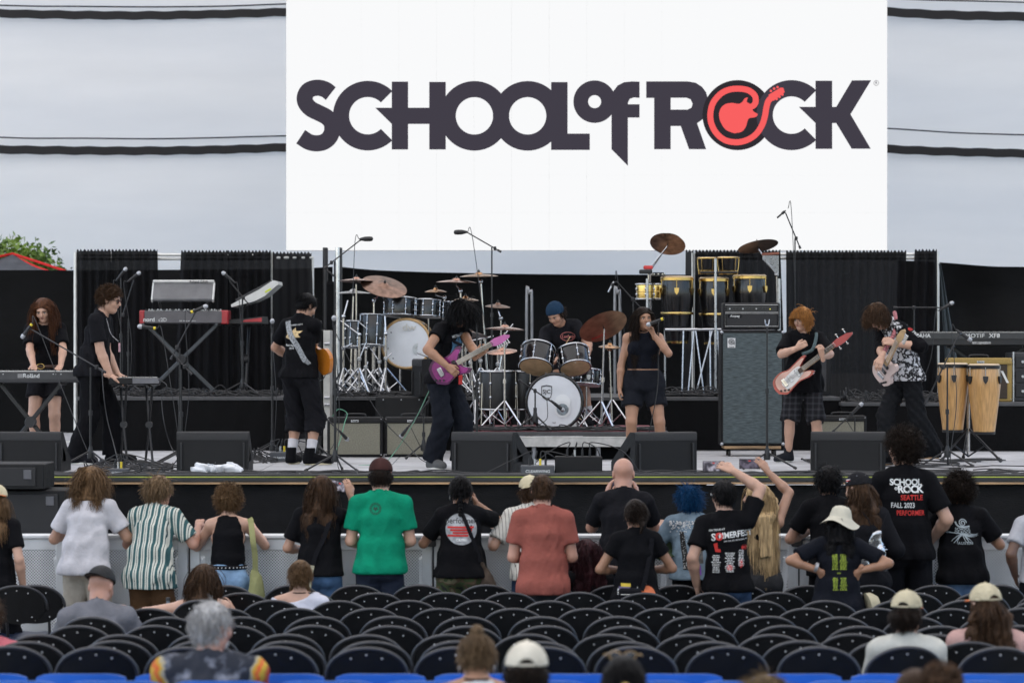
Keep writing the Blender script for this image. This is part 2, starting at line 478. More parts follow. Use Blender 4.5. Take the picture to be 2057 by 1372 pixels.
# black fabric-wrapped tower by the rear kit, with the bright pole
tw = thing('tower_leg', 'black wrapped tower with a bright steel pole left of the rear drum kit', 'tower', (X(668, 37.6), 37.6, HS))
mb = MB(); zt = Z(498, 37.6) - HS
for sx in (-1, 1):
 for sy in (-1, 1): mb.cyl((sx * .09, sy * .09, 0), (sx * .09, sy * .09, zt), .028)
for k in range(int(zt / .28) - 1):
 z = .2 + k * .28; mb.cyl((-.09, -.09, z), (.09, -.09, z + .14), .012); mb.cyl((.09, -.09, z + .14), (-.09, -.09, z + .28), .012)
mb.build('truss', m_blk, tw)
mb = MB(); mb.box((-.015, .0, zt / 2 - .2), (.2, .21, zt - .45), b=.03); mb.build('wrap', m_drape, tw)
mb = MB(); mb.cyl((X(678, 37.4) - X(668, 37.6), -.2, 0), (X(678, 37.4) - X(668, 37.6), -.2, zt), .027); mb.build('steel_pole', M('steel', (.7, .71, .73), .25, .9), tw)
# ---- LED screen
m_led = M('led_white', (.0, .0, .0), .6, var=0, spec=0, emit=(.95, .955, .965), es=1 / 2 ** EXPO)
m_ink = M('led_ink', (.0, .0, .0), .6, var=0, spec=0, emit=(.055, .049, .066), es=1 / 2 ** EXPO)
m_ink2 = M('led_ink_dark', (.0, .0, .0), .6, var=0, spec=0, emit=(.030, .026, .032), es=1 / 2 ** EXPO)
m_red = M('led_red', (.0, .0, .0), .6, var=0, spec=0, emit=(.95, .12, .12), es=1 / 2 ** EXPO)
DL = 40.0
led = thing('led_screen', 'giant white video screen showing the band school logo', 'screen', (X(1178.5, DL), DL, Z(503.5, DL)))
lw = 1207 * DL / F_PX; lh = lw * 9 / 16
t, N, L, b = nodes_of(m_led)                 # faint module grid of the panel
MB().box((0, .06, lh / 2), (lw, .12, lh), b=.004).build('cabinet', m_blk, led)
ncx, ncz = 16, 9
for i in range(ncx):
 for k in range(ncz):
  MB().box((-lw / 2 + lw * (i + .5) / ncx, -.006, lh * (k + .5) / ncz), (lw / ncx - .0008, .012, lh / ncz - .0008), b=.0003).build('led_panel', m_led, led)
def lz(dx):    # photo px -> led local
 def fn(px, py): return (X(px, DL - dx) - X(1178.5, DL), -dx, Z(py, DL - dx) - Z(503.5, DL))
 return fn
def q1(p): return [(560 + x / 3.318, 130 + y / 3.318) for x, y in p]
def q2(p): return [(1130 + x / 3.07, 130 + y / 3.07) for x, y in p]
_k = [0.014]
def letter(name, loops, mat=None):
 _k[0] += .0012
 mb = MB(); flat(mb, curve_mesh(loops), lz(_k[0])); mb.build(name, mat or m_ink, led, smooth=False, fix=False)
def ringarc(cx, cy, ro, ri, a0, a1): return arc2(cx, cy, ro, a0, a1, 60) + arc2(cx, cy, ri, a1, a0, 60)
letter('letter_s', [q1(stroke2(spline([(347, 195), (310, 168), (257, 156), (200, 172), (174, 215), (180, 258), (215, 297), (270, 325), (320, 352), (351, 390), (356, 440), (338, 486), (300, 517), (250, 526), (200, 516), (146, 482)], 6), 54))])
letter('letter_c', [q1(ringarc(593, 342, 232, 124, 45, 315))])
letter('letter_h', [q1([(753, 115), (862, 115), (862, 289), (1003, 289), (1003, 117), (1113, 117), (1113, 567), (1003, 567), (1003, 397), (862, 397), (862, 567), (753, 567), (753, 397), (643, 289), (753, 289)])])
letter('letter_o', [q1(arc2(1304, 343, 232, 0, 354, 59)), q1(arc2(1304, 343, 124, 0, 354, 59))])
letter('letter_o', [q1(arc2(1659, 343, 232, 0, 354, 59)), q1(arc2(1659, 343, 124, 0, 354, 59))])
letter('letter_l', [q1([(1815, 118), (1925, 118), (1925, 461), (2073, 461), (2073, 570), (1815, 570)])])
letter('letter_o', [q2(arc2(198, 230, 131, 0, 354, 59)), q2(arc2(198, 230, 40, 0, 354, 40))])
letter('letter_f', [q2([(475, 107), (475, 207), (440, 204), (415, 213), (404, 235), (403, 246), (475, 246), (475, 328), (403, 328), (403, 625), (302, 523), (302, 250), (302, 205), (312, 167), (340, 130), (380, 110), (430, 105)])])
letter('letter_r', [q2([(516, 105), (770, 105), (820, 113), (860, 138), (885, 172), (895, 205), (895, 260), (880, 310), (862, 340), (830, 363), (886, 523), (780, 523), (729, 380), (667, 380), (667, 523), (565, 523), (565, 207), (516, 207)]),
     q2([(667, 206), (765, 206), (790, 216), (802, 243), (795, 267), (770, 279), (667, 279)])])
letter('letter_o', [q2(arc2(1079, 313, 216, 0, 354, 59))], m_ink2)
letter('letter_c', [q2(ringarc(1412, 313, 216, 115, 45, 315))])
letter('letter_k', [q2([(1560, 101), (1663, 101), (1663, 262), (1688, 262), (1785, 99), (1903, 98), (1776, 308), (1901, 520), (1783, 520), (1688, 362), (1663, 362), (1663, 521), (1560, 521), (1560, 362), (1457, 262), (1560, 262)])])
letter('guitar_neck', [q2(stroke2(spline([(1305, 195), (1272, 222), (1258, 262), (1248, 320), (1230, 375), (1195, 428), (1145, 463), (1079, 480), (1005, 468), (950, 425), (918, 365), (912, 300), (930, 235), (975, 182), (1025, 157), (1079, 150), (1140, 158), (1180, 185), (1192, 220), (1182, 250), (1155, 262), (1130, 250)], 7), 18.5))], m_red)
letter('guitar_body', [q2(spline([(1060, 425), (1010, 405), (978, 362), (965, 315), (975, 272), (1005, 245), (1045, 238), (1085, 243), (1108, 232), (1122, 212), (1142, 204), (1136, 228), (1148, 244), (1172, 243), (1182, 262), (1172, 278), (1180, 292), (1203, 307), (1190, 325), (1152, 332), (1140, 352), (1130, 385), (1105, 415), (1060, 425)], 4)[:-1])], m_red)
letter('guitar_head', [q2([(1270, 188), (1345, 143), (1362, 145), (1370, 172), (1302, 224), (1278, 226)])] , m_red)
pg = []
for (u, v_) in ((1285, 164), (1305, 150), (1326, 141), (1320, 213), (1338, 200), (1356, 186)): pg.append(q2(arc2(u, v_, 8, 0, 330, 11)))
letter('tuning_pegs', pg, m_red)
letter('registered_mark', [q2(arc2(1935, 115, 16.5, 0, 350, 35)), q2(arc2(1935, 115, 14, 0, 350, 35))])
_k[0] += .001
mb = MB(); v_, f_ = text_mesh('R', 22, .015); fn = lz(_k[0])
flat(mb, (v_, f_), lambda a, b_: fn(*q2([(1935 + a, 115 - b_)])[0])); mb.build('registered_mark_letter', m_ink, led, smooth=False, fix=False)
# screen rigging truss above the frame line
MB().box((0, .25, lh + .2), (lw + .4, .3, .3), b=.02).build('hanging_truss', m_blk, led)
# ---- crowd barrier sections
m_bar = M('barrier_alu', (.60, .61, .62), .45, metal=.6, var=.14, vs=5)
m_perf = M('barrier_perforated', (.62, .63, .64), .45, metal=.5, var=.14, vs=5)
t, N, L, b = nodes_of(m_perf)
tc = [n_ for n_ in N if n_.type == 'TEX_COORD'][0]
vo = N.new('ShaderNodeTexVoronoi'); vo.feature = 'F1'; vo.inputs['Randomness'].default_value = 0.0; vo.voronoi_dimensions = '2D'
mp = N.new('ShaderNodeMapping'); mp.inputs['Rotation'].default_value = (R(90), 0, R(0));
cx_ = N.new('ShaderNodeSeparateXYZ'); cm = N.new('ShaderNodeCombineXYZ')
L.new(tc.outputs['Object'], cx_.inputs[0]); L.new(cx_.outputs[0], cm.inputs[0]); L.new(cx_.outputs[2], cm.inputs[1])
mp2 = N.new('ShaderNodeMapping'); mp2.inputs['Rotation'].default_value = (0, 0, R(45)); L.new(cm.outputs[0], mp2.inputs[0])
vo.inputs['Scale'].default_value = 58.0; L.new(mp2.outputs[0], vo.inputs['Vector'])
lt = N.new('ShaderNodeMath'); lt.operation = 'LESS_THAN'; lt.inputs[1].default_value = .30; L.new(vo.outputs['Distance'], lt.inputs[0])
tp = N.new('ShaderNodeBsdfTransparent'); mx = N.new('ShaderNodeMixShader'); L.new(lt.outputs[0], mx.inputs[0])
L.new(b.outputs[0], mx.inputs[1]); L.new(tp.outputs[0], mx.inputs[2]); L.new(mx.outputs[0], N['Material Output'].inputs[0])
DB = 24.4; BH = 1.13
for k in range(-1, 9):
 px0 = 135 + 245 * (k - 1); px1 = px0 + 245
 x0, x1 = X(px0, DB), X(px1, DB); w_ = x1 - x0
 t_ = thing('crowd_barrier', 'perforated aluminium crowd barrier section, %s from the left' % _ORD[k + 1], 'barrier', ((x0 + x1) / 2, DB, 0), group='crowd barrier sections')
 MB().box((0, 0.01, BH - .02), (w_ - .006, .10, .04), b=.012).build('top_rail', m_bar, t_)
 MB().box((0, 0, BH - .085), (w_ - .15, .018, .09), b=.003).build('upper_plate', m_bar, t_)
 for sx in (-1, 1):
  MB().box((sx * (w_ / 2 - .05), .005, (BH - .045) / 2), (.085, .045, BH - .05), b=.006).build('post', m_bar, t_)
 mb = MB(); mb.sheet([[(-w_ / 2 + .09, 0, .05), (w_ / 2 - .09, 0, .05)], [(-w_ / 2 + .09, 0, BH - .12), (w_ / 2 - .09, 0, BH - .12)]]); mb.build('perforated_sheet', m_perf, t_, smooth=False)
 MB().box((0, -.005, .50), (w_ - .17, .012, .05), b=.002).build('middle_band', m_bar, t_)
 MB().box((0, .35, .012), (w_ - .02, .9, .02)).build('foot_plate', m_bar, t_)
 for sx in (-1, 1):
  MB().cyl((sx * (w_ / 2 - .1), .06, BH - .2), (sx * (w_ / 2 - .1), .75, .03), .022).build('rear_brace', m_bar, t_)
 if k in (3, 5, 6): MB().box((w_ / 2 - .02, -.03, BH - .05), (.09, .05, .10), b=.006).build('rubber_clip', m_blk, t_)
# ================================================================== SEATS
m_cback = M('chair_plastic', (.0042, .0042, .0046), .5, var=.25, vs=20, bump=.1, bs=200, spec=.2)
m_ctube = M('chair_tube', (.05, .05, .054), .32, metal=.6, var=.15)
m_cblue = M('chair_blue', (.006, .014, .04), .45, var=.12)
m_rivet = M('rivet', (.62, .62, .62), .3, metal=.9, var=0)
CW, CB, CT = .225, .55, .84     # half width, lower edge of the back, top
def chair_proto():
 t_ = thing('folding_chair', 'x', 'chair', (0, 0, 0), group='black folding chairs')
 # back panel: a wide curved oval shell, seen from behind (-Y)
 a, bz = CW - .012, .143; zc = .688
 mb = MB(); rows = []
 def yb(x, z): return .035 * (1 - (x / CW) ** 2) * -1.0 + (.84 - z) * .18
 for off in (0, .012):
  for rr in np.linspace(0, 1, 6):
   row = []
   for k in range(28):
    th = 2 * PI * k / 28
    sx_ = math.copysign(abs(math.cos(th)) ** .95, math.cos(th)); sz_ = math.copysign(abs(math.sin(th)) ** .97, math.sin(th))
    x = a * rr * sx_; z = zc + bz * rr * sz_
    row.append((x, yb(x, z) + off, z))
   row.append(row[0]); rows.append(row)
 mb.sheet(rows[:6]); mb.sheet(rows[6:]); mb.sheet([rows[5], rows[11]])
 mb.build('backrest', m_cback, t_, ang=60)
 # tube frame: arch over the back and down to the front feet
 pts = []
 pts.append((-.215, .33, .0)); pts.append((-.222, .22, .30)); pts.append((-.227, .09, .60))
 for k in range(13):
  th = PI - PI * k / 12
  x = CW * math.copysign(abs(math.cos(th)) ** .95, math.cos(th)); z = .675 + .165 * math.sin(th) ** .97
  pts.append((x, yb(min(max(x, -.2), .2), z) + .004, z))
 pts += [(.227, .09, .60), (.222, .22, .30), (.215, .33, 0)]
 MB().tube(spline(pts, 3), .0115, 7).build('frame_tube', m_ctube, t_, ang=180)
 MB().tube(spline([(-.20, .02, .0), (-.20, .14, .24), (-.20, .30, .42), (-.19, .40, .44)], 4), .010, 6).build('rear_leg', m_ctube, t_, ang=180)
 MB().tube(spline([(.20, .02, .0), (.20, .14, .24), (.20, .30, .42), (.19, .40, .44)], 4), .010, 6).build('rear_leg', m_ctube, t_, ang=180)
 mb = MB(); mb.cyl((-.20, .04, .05), (.20, .04, .05), .008); mb.cyl((-.2, .31, .06), (.2, .31, .06), .008); mb.build('crossbar', m_ctube, t_)
 mb = MB(); rr = []
 for off in (0, -.018):
  for v_ in np.linspace(0, 1, 5):
   rr.append([(x * (1 - .10 * v_) , .08 + .38 * v_, .44 + .015 * v_ + off - .012 * (1 - (x / .2) ** 2)) for x in np.linspace(-.195, .195, 7)])
 mb.sheet(rr[:5]); mb.sheet(rr[5:]); mb.sheet([rr[0], rr[5]]); mb.sheet([rr[4], rr[9]])
 mb.sheet([[r_[0] for r_ in rr[:5]], [r_[0] for r_ in rr[5:]]]); mb.sheet([[r_[-1] for r_ in rr[:5]], [r_[-1] for r_ in rr[5:]]])
 mb.build('seat', m_cblue, t_)
 for x, z in ((-.085, .785), (0, .805), (.085, .785), (0, .575), (-.11, .60), (.11, .60)):
  MB().ell((x, yb(x, z) - .004, z), (.0055, .004, .0055), seg=8, rings=5).build('rivet', m_rivet, t_, ang=180)
 return t_
CH = chair_proto(); index_kids()
PITCH = .493
rows = [(716, 262, 1176, [(45, 45), (480, 2057)]), (757, 273, 1191, [(480, 2057)]), (683, 283.6, 1207, [(400, 2057)]), (742, 296, 1222.5, [(270, 2057)]), (787, 305, 1239.5, [(140, 2057)]),
  (784, 319, 1258, [(110, 2057)]), (735, 331, 1275, [(30, 2057)]), (745, 349, 1289, [(0, 2057)]), (737, 367, 1300, [(-20, 2070)])]
first = True
for ri, (x0, s_, ytop, spans) in enumerate(rows):
 d = F_PX / s_; cnt = 0
 zg = Z(ytop, d) - CT
 xs_ = []
 for k in range(-8, 14):
  px = x0 + k * PITCH * s_
  if any(a - 30 <= px <= b_ + 60 for a, b_ in spans): xs_.append(px)
 if ri == 0: xs_.insert(0, 38)
 for px in xs_:
  o = CH if first else copy_tree(CH); first = False
  jx, jy, jr = random.uniform(-.012, .012), random.uniform(-.035, .035), random.gauss(0, 4.5)
  o.location = (X(px, d) + jx, d + jy, zg); o.rotation_euler = (0, 0, R(jr))
  o['label'] = 'black round-backed folding chair, %s from left in the %s row behind the barrier' % (_ORD[cnt], _ORD[ri]); cnt += 1
# blue stadium seats along the bottom edge
m_seat = M('stadium_blue', (.022, .13, .52), .38, var=.08, coat=.2)
def stadium():
 t_ = thing('stadium_seat', 'x', 'seat', group='blue stadium seats')
 mb = MB(); R_ = []
 for off in (0, .02):
  for v_ in np.linspace(0, 1, 8):
   row = []
   for u in np.linspace(-1, 1, 13):
    ed = 1 - .06 * max(0, (v_ - .8) / .2) ** 2
    z = .42 + .38 * v_ - (.022 * abs(u) ** 6 if v_ > .7 else 0)
    row.append((.245 * u * ed, -.06 * v_ + .05 * u * u + off, z))
   R_.append(row)
 mb.sheet(R_[:8]); mb.sheet(R_[8:]); mb.sheet([R_[7], R_[15]]); mb.sheet([R_[0], R_[8]])
 mb.sheet([[r_[0] for r_ in R_[:8]], [r_[0] for r_ in R_[8:]]]); mb.sheet([[r_[-1] for r_ in R_[:8]], [r_[-1] for r_ in R_[8:]]])
 mb.build('seat_back', m_seat, t_)
 MB().box((0, .25, .42), (.46, .42, .03), b=.012).build('seat_pan', m_seat, t_)
 for sx in (-1, 1): MB().box((sx * .2, .12, .2), (.04, .05, .4)).build('leg', m_blk, t_)
 return t_
ST = stadium(); index_kids(); first = True
for (d, ytop, pxs, rn) in ((15.5, 1351, [-36, 163, 362, 561, 764, 963, 1162, 1361, 1600, 1800, 2000], 'far'), (14.75, 1365, [20, 232, 444, 656, 868, 1080, 1292, 1504, 1716, 1928], 'near')):
 for i, px in enumerate(pxs):
  o = ST if first else copy_tree(ST); first = False
  o.location = (X(px, d), d, Z(ytop, d) - .80)
  o['label'] = 'blue plastic stadium seat in the %s blue row, %s from the left' % ('farther' if rn == 'far' else 'nearer', _ORD[i])
# ================================================================== PEOPLE: distance-field bodies, polygonised by surface nets
def V3(*a): return np.array(a, float)
def nrm(v): v = np.asarray(v, float); return v / (np.linalg.norm(v) + 1e-12)
class Field:
 def __init__(s, lo, hi, h):
  s.h = h; s.lo = np.array(lo, float); s.n = np.ceil((np.array(hi) - s.lo) / h).astype(int) + 1
  s.d = np.full(s.n, 0.2, np.float32)
  s.ax = [(s.lo[i] + h * np.arange(s.n[i])).astype(np.float32) for i in range(3)]
 def sub(s, lo, hi):
  a = np.clip(np.floor((np.asarray(lo) - s.lo) / s.h).astype(int), 0, s.n)
  b = np.clip(np.ceil((np.asarray(hi) - s.lo) / s.h).astype(int) + 1, 0, s.n)
  if np.any(b <= a): return None
  sl = tuple(slice(a[i], b[i]) for i in range(3))
  g = np.meshgrid(*[s.ax[i][sl[i]] for i in range(3)], indexing='ij', sparse=True)
  return sl, g
 def comb(s, sl, nd, k, op='u'):
  o = s.d[sl]
  if op == 'u':
   if k > 0:
    hh = np.clip(0.5 + 0.5 * (o - nd) / k, 0, 1); s.d[sl] = o + (nd - o) * hh - k * hh * (1 - hh)
   else: s.d[sl] = np.minimum(o, nd)
  elif op == 's':
   if k > 0:
    hh = np.clip(0.5 - 0.5 * (o + nd) / k, 0, 1); s.d[sl] = o + (-nd - o) * hh + k * hh * (1 - hh)
   else: s.d[sl] = np.maximum(o, -nd)
 def cone(s, a, b, ra, rb, k=.02, op='u', cut=None, pad=.02):
  a = np.asarray(a, float); b = np.asarray(b, float); m = max(ra, rb) + k + pad
  r = s.sub(np.minimum(a, b) - m, np.maximum(a, b) + m)
  if r is None: return
  sl, (x, y, z) = r; ba = b - a; l2 = ba @ ba + 1e-9
  t = np.clip(((x - a[0]) * ba[0] + (y - a[1]) * ba[1] + (z - a[2]) * ba[2]) / l2, 0, 1)
  nd = np.sqrt((x - a[0] - t * ba[0]) ** 2 + (y - a[1] - t * ba[1]) ** 2 + (z - a[2] - t * ba[2]) ** 2) - (ra + (rb - ra) * t)
  for c in (cut or []):
   p, n = c; nd = np.maximum(nd, (x - p[0]) * n[0] + (y - p[1]) * n[1] + (z - p[2]) * n[2])
  s.comb(sl, nd.astype(np.float32), k, op)
 def ell(s, c, rad, Rm=None, k=.02, op='u', cut=None):
  c = np.asarray(c, float); rad = np.asarray(rad, float); m = rad.max() + k + .02
  r = s.sub(c - m, c + m)
  if r is None: return
  sl, (x, y, z) = r; x, y, z = x - c[0], y - c[1], z - c[2]
  if Rm is None: u, v, w_ = x, y, z
  else: u, v, w_ = [Rm[0, i] * x + Rm[1, i] * y + Rm[2, i] * z for i in range(3)]
  k0 = np.sqrt((u / rad[0]) ** 2 + (v / rad[1]) ** 2 + (w_ / rad[2]) ** 2)
  k1 = np.sqrt((u / rad[0] ** 2) ** 2 + (v / rad[1] ** 2) ** 2 + (w_ / rad[2] ** 2) ** 2) + 1e-6
  nd = k0 * (k0 - 1) / k1
  for q in (cut or []):
   p, n = q; p = np.asarray(p) - c; nd = np.maximum(nd, (x - p[0]) * n[0] + (y - p[1]) * n[1] + (z - p[2]) * n[2])
  s.comb(sl, nd.astype(np.float32), k, op)
 def econe(s, a, b, ra, rb, right, k=.03, cut=None):
  """elliptic cone: ra=(rx,ry) at a"""
  a = np.asarray(a, float); b = np.asarray(b, float); m = max(*ra, *rb) + k + .02
  r = s.sub(np.minimum(a, b) - m, np.maximum(a, b) + m)
  if r is None: return
  sl, (x, y, z) = r; ba = b - a; L_ = np.linalg.norm(ba); ax = ba / L_
  rt = nrm(np.asarray(right) - ax * (np.asarray(right) @ ax)); fw = np.cross(ax, rt)
  x, y, z = x - a[0], y - a[1], z - a[2]
  q = x * ax[0] + y * ax[1] + z * ax[2]; t = np.clip(q / L_, 0, 1); qa = q - t * L_
  qr = x * rt[0] + y * rt[1] + z * rt[2]; qf = x * fw[0] + y * fw[1] + z * fw[2]
  rx = ra[0] + (rb[0] - ra[0]) * t; ry = ra[1] + (rb[1] - ra[1]) * t; rz = np.minimum(rx, ry) * .7
  e = np.sqrt((qr / rx) ** 2 + (qf / ry) ** 2 + (qa / rz) ** 2)
  nd = (e - 1) * np.minimum(rx, ry)
  for c in (cut or []):
   p, n = c; nd = np.maximum(nd, (x + a[0] - p[0]) * n[0] + (y + a[1] - p[1]) * n[1] + (z + a[2] - p[2]) * n[2])
  s.comb(sl, nd.astype(np.float32), k, 'u')
 def plane(s, p, n, k=0):
  """keep the side the normal points away from"""
  x, y, z = np.meshgrid(*s.ax, indexing='ij', sparse=True)
  nd = ((x - p[0]) * n[0] + (y - p[1]) * n[1] + (z - p[2]) * n[2]).astype(np.float32)
  s.d = np.maximum(s.d, nd)
 def wrinkle(s, amp, seed, fr=52.0, zs=.2):
  x, y, z = np.meshgrid(*s.ax, indexing='ij', sparse=True)
  rn = np.random.default_rng(seed); acc = 0
  wx = .03 * np.sin(9 * z + rn.uniform(0, 6)) + .02 * np.sin(17 * y + rn.uniform(0, 6)); wz = .04 * np.sin(11 * x + rn.uniform(0, 6)) + .03 * np.sin(8 * y)
  for i in range(6):
   f = fr * rn.uniform(.5, 1.6); th = rn.uniform(0, 2 * PI); ph = rn.uniform(0, 6.28)
   q = np.sin(f * ((x + wx) * math.cos(th) + y * math.sin(th) + zs * rn.uniform(-1.6, 1.6) * (z + wz)) + ph); acc = acc + (np.abs(q) ** .7 * 1.6 - 1 if i % 2 else q) / (i * .35 + 1)
  s.d += (amp * .5 * acc).astype(np.float32)
 def mesh(s):
  d = s.d; ins = d < 0
  n = d.shape
  c = np.zeros(tuple(k - 1 for k in n), np.uint8)
  for i in (0, 1):
   for j in (0, 1):
    for k in (0, 1): c += ins[i:n[0] - 1 + i, j:n[1] - 1 + j, k:n[2] - 1 + k]
  act = (c > 0) & (c < 8)
  idx = np.full(act.shape, -1, np.int32); I = np.argwhere(act)
  if len(I) == 0: return np.zeros((0, 3)), []
  idx[act] = np.arange(len(I))
  vals = {}
  for o in np.ndindex(2, 2, 2): vals[o] = d[I[:, 0] + o[0], I[:, 1] + o[1], I[:, 2] + o[2]]
  acc = np.zeros((len(I), 3)); cnt = np.zeros(len(I))
  for a in range(3):
   for o in np.ndindex(2, 2, 2):
    if o[a]: continue
    p = list(o); p[a] = 1
    v0, v1 = vals[o], vals[tuple(p)]; m = (v0 < 0) != (v1 < 0)
    t = np.where(m, v0 / (v0 - v1 + 1e-20), 0)
    e = np.tile(np.array(o, float), (len(I), 1)); e[:, a] = t
    acc[m] += e[m]; cnt[m] += 1
  v = s.lo + (I + acc / np.maximum(cnt, 1)[:, None]) * s.h
  F = []
  for a in range(3):
   sl0 = [slice(1, -1)] * 3; sl1 = [slice(1, -1)] * 3
   sl0[a] = slice(0, n[a] - 1); sl1[a] = slice(1, n[a])
   A = ins[tuple(sl0)]; B = ins[tuple(sl1)]
   e = np.argwhere(A != B)
   if len(e) == 0: continue
   flip = A[A != B]
   off = np.ones(3, int); off[a] = 0; e = e + off
   o1, o2 = [q for q in range(3) if q != a]
   def g(da, db):
    q = e.copy(); q[:, o1] -= da; q[:, o2] -= db
    return idx[q[:, 0], q[:, 1], q[:, 2]]
   q = np.stack([g(1, 1), g(0, 1), g(0, 0), g(1, 0)], 1)
   if a == 1: flip = ~flip
   q[~flip] = q[~flip][:, ::-1]
   F.append(q)
  F = np.vstack(F)
  return v, F[(F >= 0).all(1)]
def relax(v, F, it=1, lam=.5):
 for _ in range(it):
  acc = np.zeros_like(v); cnt = np.zeros(len(v))
  for i in range(4):
   a, b = F[:, i], F[:, (i + 1) % 4]
   np.add.at(acc, a, v[b]); np.add.at(cnt, a, 1)
  v = v + lam * (acc / np.maximum(cnt, 1)[:, None] - v)
 return v
def mesh_obj(name, parts, mat, parent):
 vs_, fs_, n = [], [], 0
 for v, f in parts:
  if len(v) == 0: continue
  vs_.append(v); fs_.append(np.asarray(f) + n); n += len(v)
 me = bpy.data.meshes.new(name)
 if not vs_: return link(name, me, mat, parent)
 v = np.vstack(vs_).astype(np.float32); f = np.vstack(fs_).astype(np.int32)
 me.vertices.add(len(v)); me.vertices.foreach_set('co', v.ravel())
 k = f.shape[1]
 me.loops.add(f.size); me.loops.foreach_set('vertex_index', f.ravel())
 me.polygons.add(len(f)); me.polygons.foreach_set('loop_start', np.arange(0, f.size, k, dtype=np.int32))
 me.polygons.foreach_set('use_smooth', np.ones(len(f), bool))
 me.update(calc_edges=True)
 return link(name, me, mat, parent)
def ik(S, T, a, b, hint):
 S, T = np.asarray(S, float), np.asarray(T, float)
 D = T - S; L_ = np.linalg.norm(D)
 if L_ > (a + b) * .995: T = S + D / L_ * (a + b) * .995; D = T - S; L_ = np.linalg.norm(D)
 u = D / L_; x = (a * a - b * b + L_ * L_) / (2 * L_); y = math.sqrt(max(0, a * a - x * x))
 h = np.asarray(hint, float); h = h - u * (h @ u); h = nrm(h)
 return S + u * x + h * y, T
# ---- skin and cloth materials
def skin(name, c, shine=.48):
 m = M('skin_' + name, c, shine, var=.10, vs=14, bump=.06, bs=160)
 b = m.node_tree.nodes['Principled BSDF']
 b.inputs['Subsurface Weight'].default_value = .0
 return m
SK = {'fair': skin('fair', (.46, .27, .19)), 'mid': skin('mid', (.37, .205, .135)), 'tan': skin('tan', (.31, .16, .095)), 'pink': skin('pink', (.42, .22, .155)), 'dark': skin('dark', (.12, .06, .037))}
def cloth(name, c, rough=.92, var=.16, bump=.6, bs=32, **kw):
 return M('cloth_' + name, c, rough, var=var, vs=7, bump=bump, bs=bs, spec=.09, **kw)
BLACK = cloth('black', (.0045, .0045, .0056)); BLACK2 = cloth('washed_black', (.0085, .0085, .0105))
NAVY = cloth('navy', (.02, .028, .045)); WHITE = cloth('white', (.47, .46, .48))
DENIM = cloth('denim', (.16, .25, .37), var=.3); DDENIM = cloth('dark_denim', (.035, .06, .11), var=.3)
def hairmat(name, c, rough=.5):
 m = M('hair_' + name, c, rough, var=.5, vs=60, aniso=(1, 1, .12), spec=.15, bump=.8, bs=150)
 return m
HM = {'dkbrown': hairmat('dkbrown', (.015, .009, .006)), 'brown': hairmat('brown', (.050, .026, .013)), 'black': hairmat('black', (.0045, .004, .0045)),
      'ltbrown': hairmat('ltbrown', (.13, .075, .036)), 'blond': hairmat('blond', (.42, .29, .15)), 'sandy': hairmat('sandy', (.17, .11, .06)), 'ginger': hairmat('ginger', (.36, .16, .045)),
      'red': hairmat('red', (.028, .007, .009)), 'blue': hairmat('blue', (.004, .048, .135)), 'grey': hairmat('grey', (.36, .35, .34)), 'auburn': hairmat('auburn', (.075, .028, .012)),
      'olive': hairmat('olive', (.10, .065, .03))}
M_EYE = M('eye_white', (.6, .58, .55), .3, var=0); M_IRIS = M('iris', (.015, .01, .008), .2, var=0)
M_LIP = M('lips', (.30, .09, .075), .45, var=.1); M_BROW = M('brow', (.03, .018, .012), .8, var=.2)
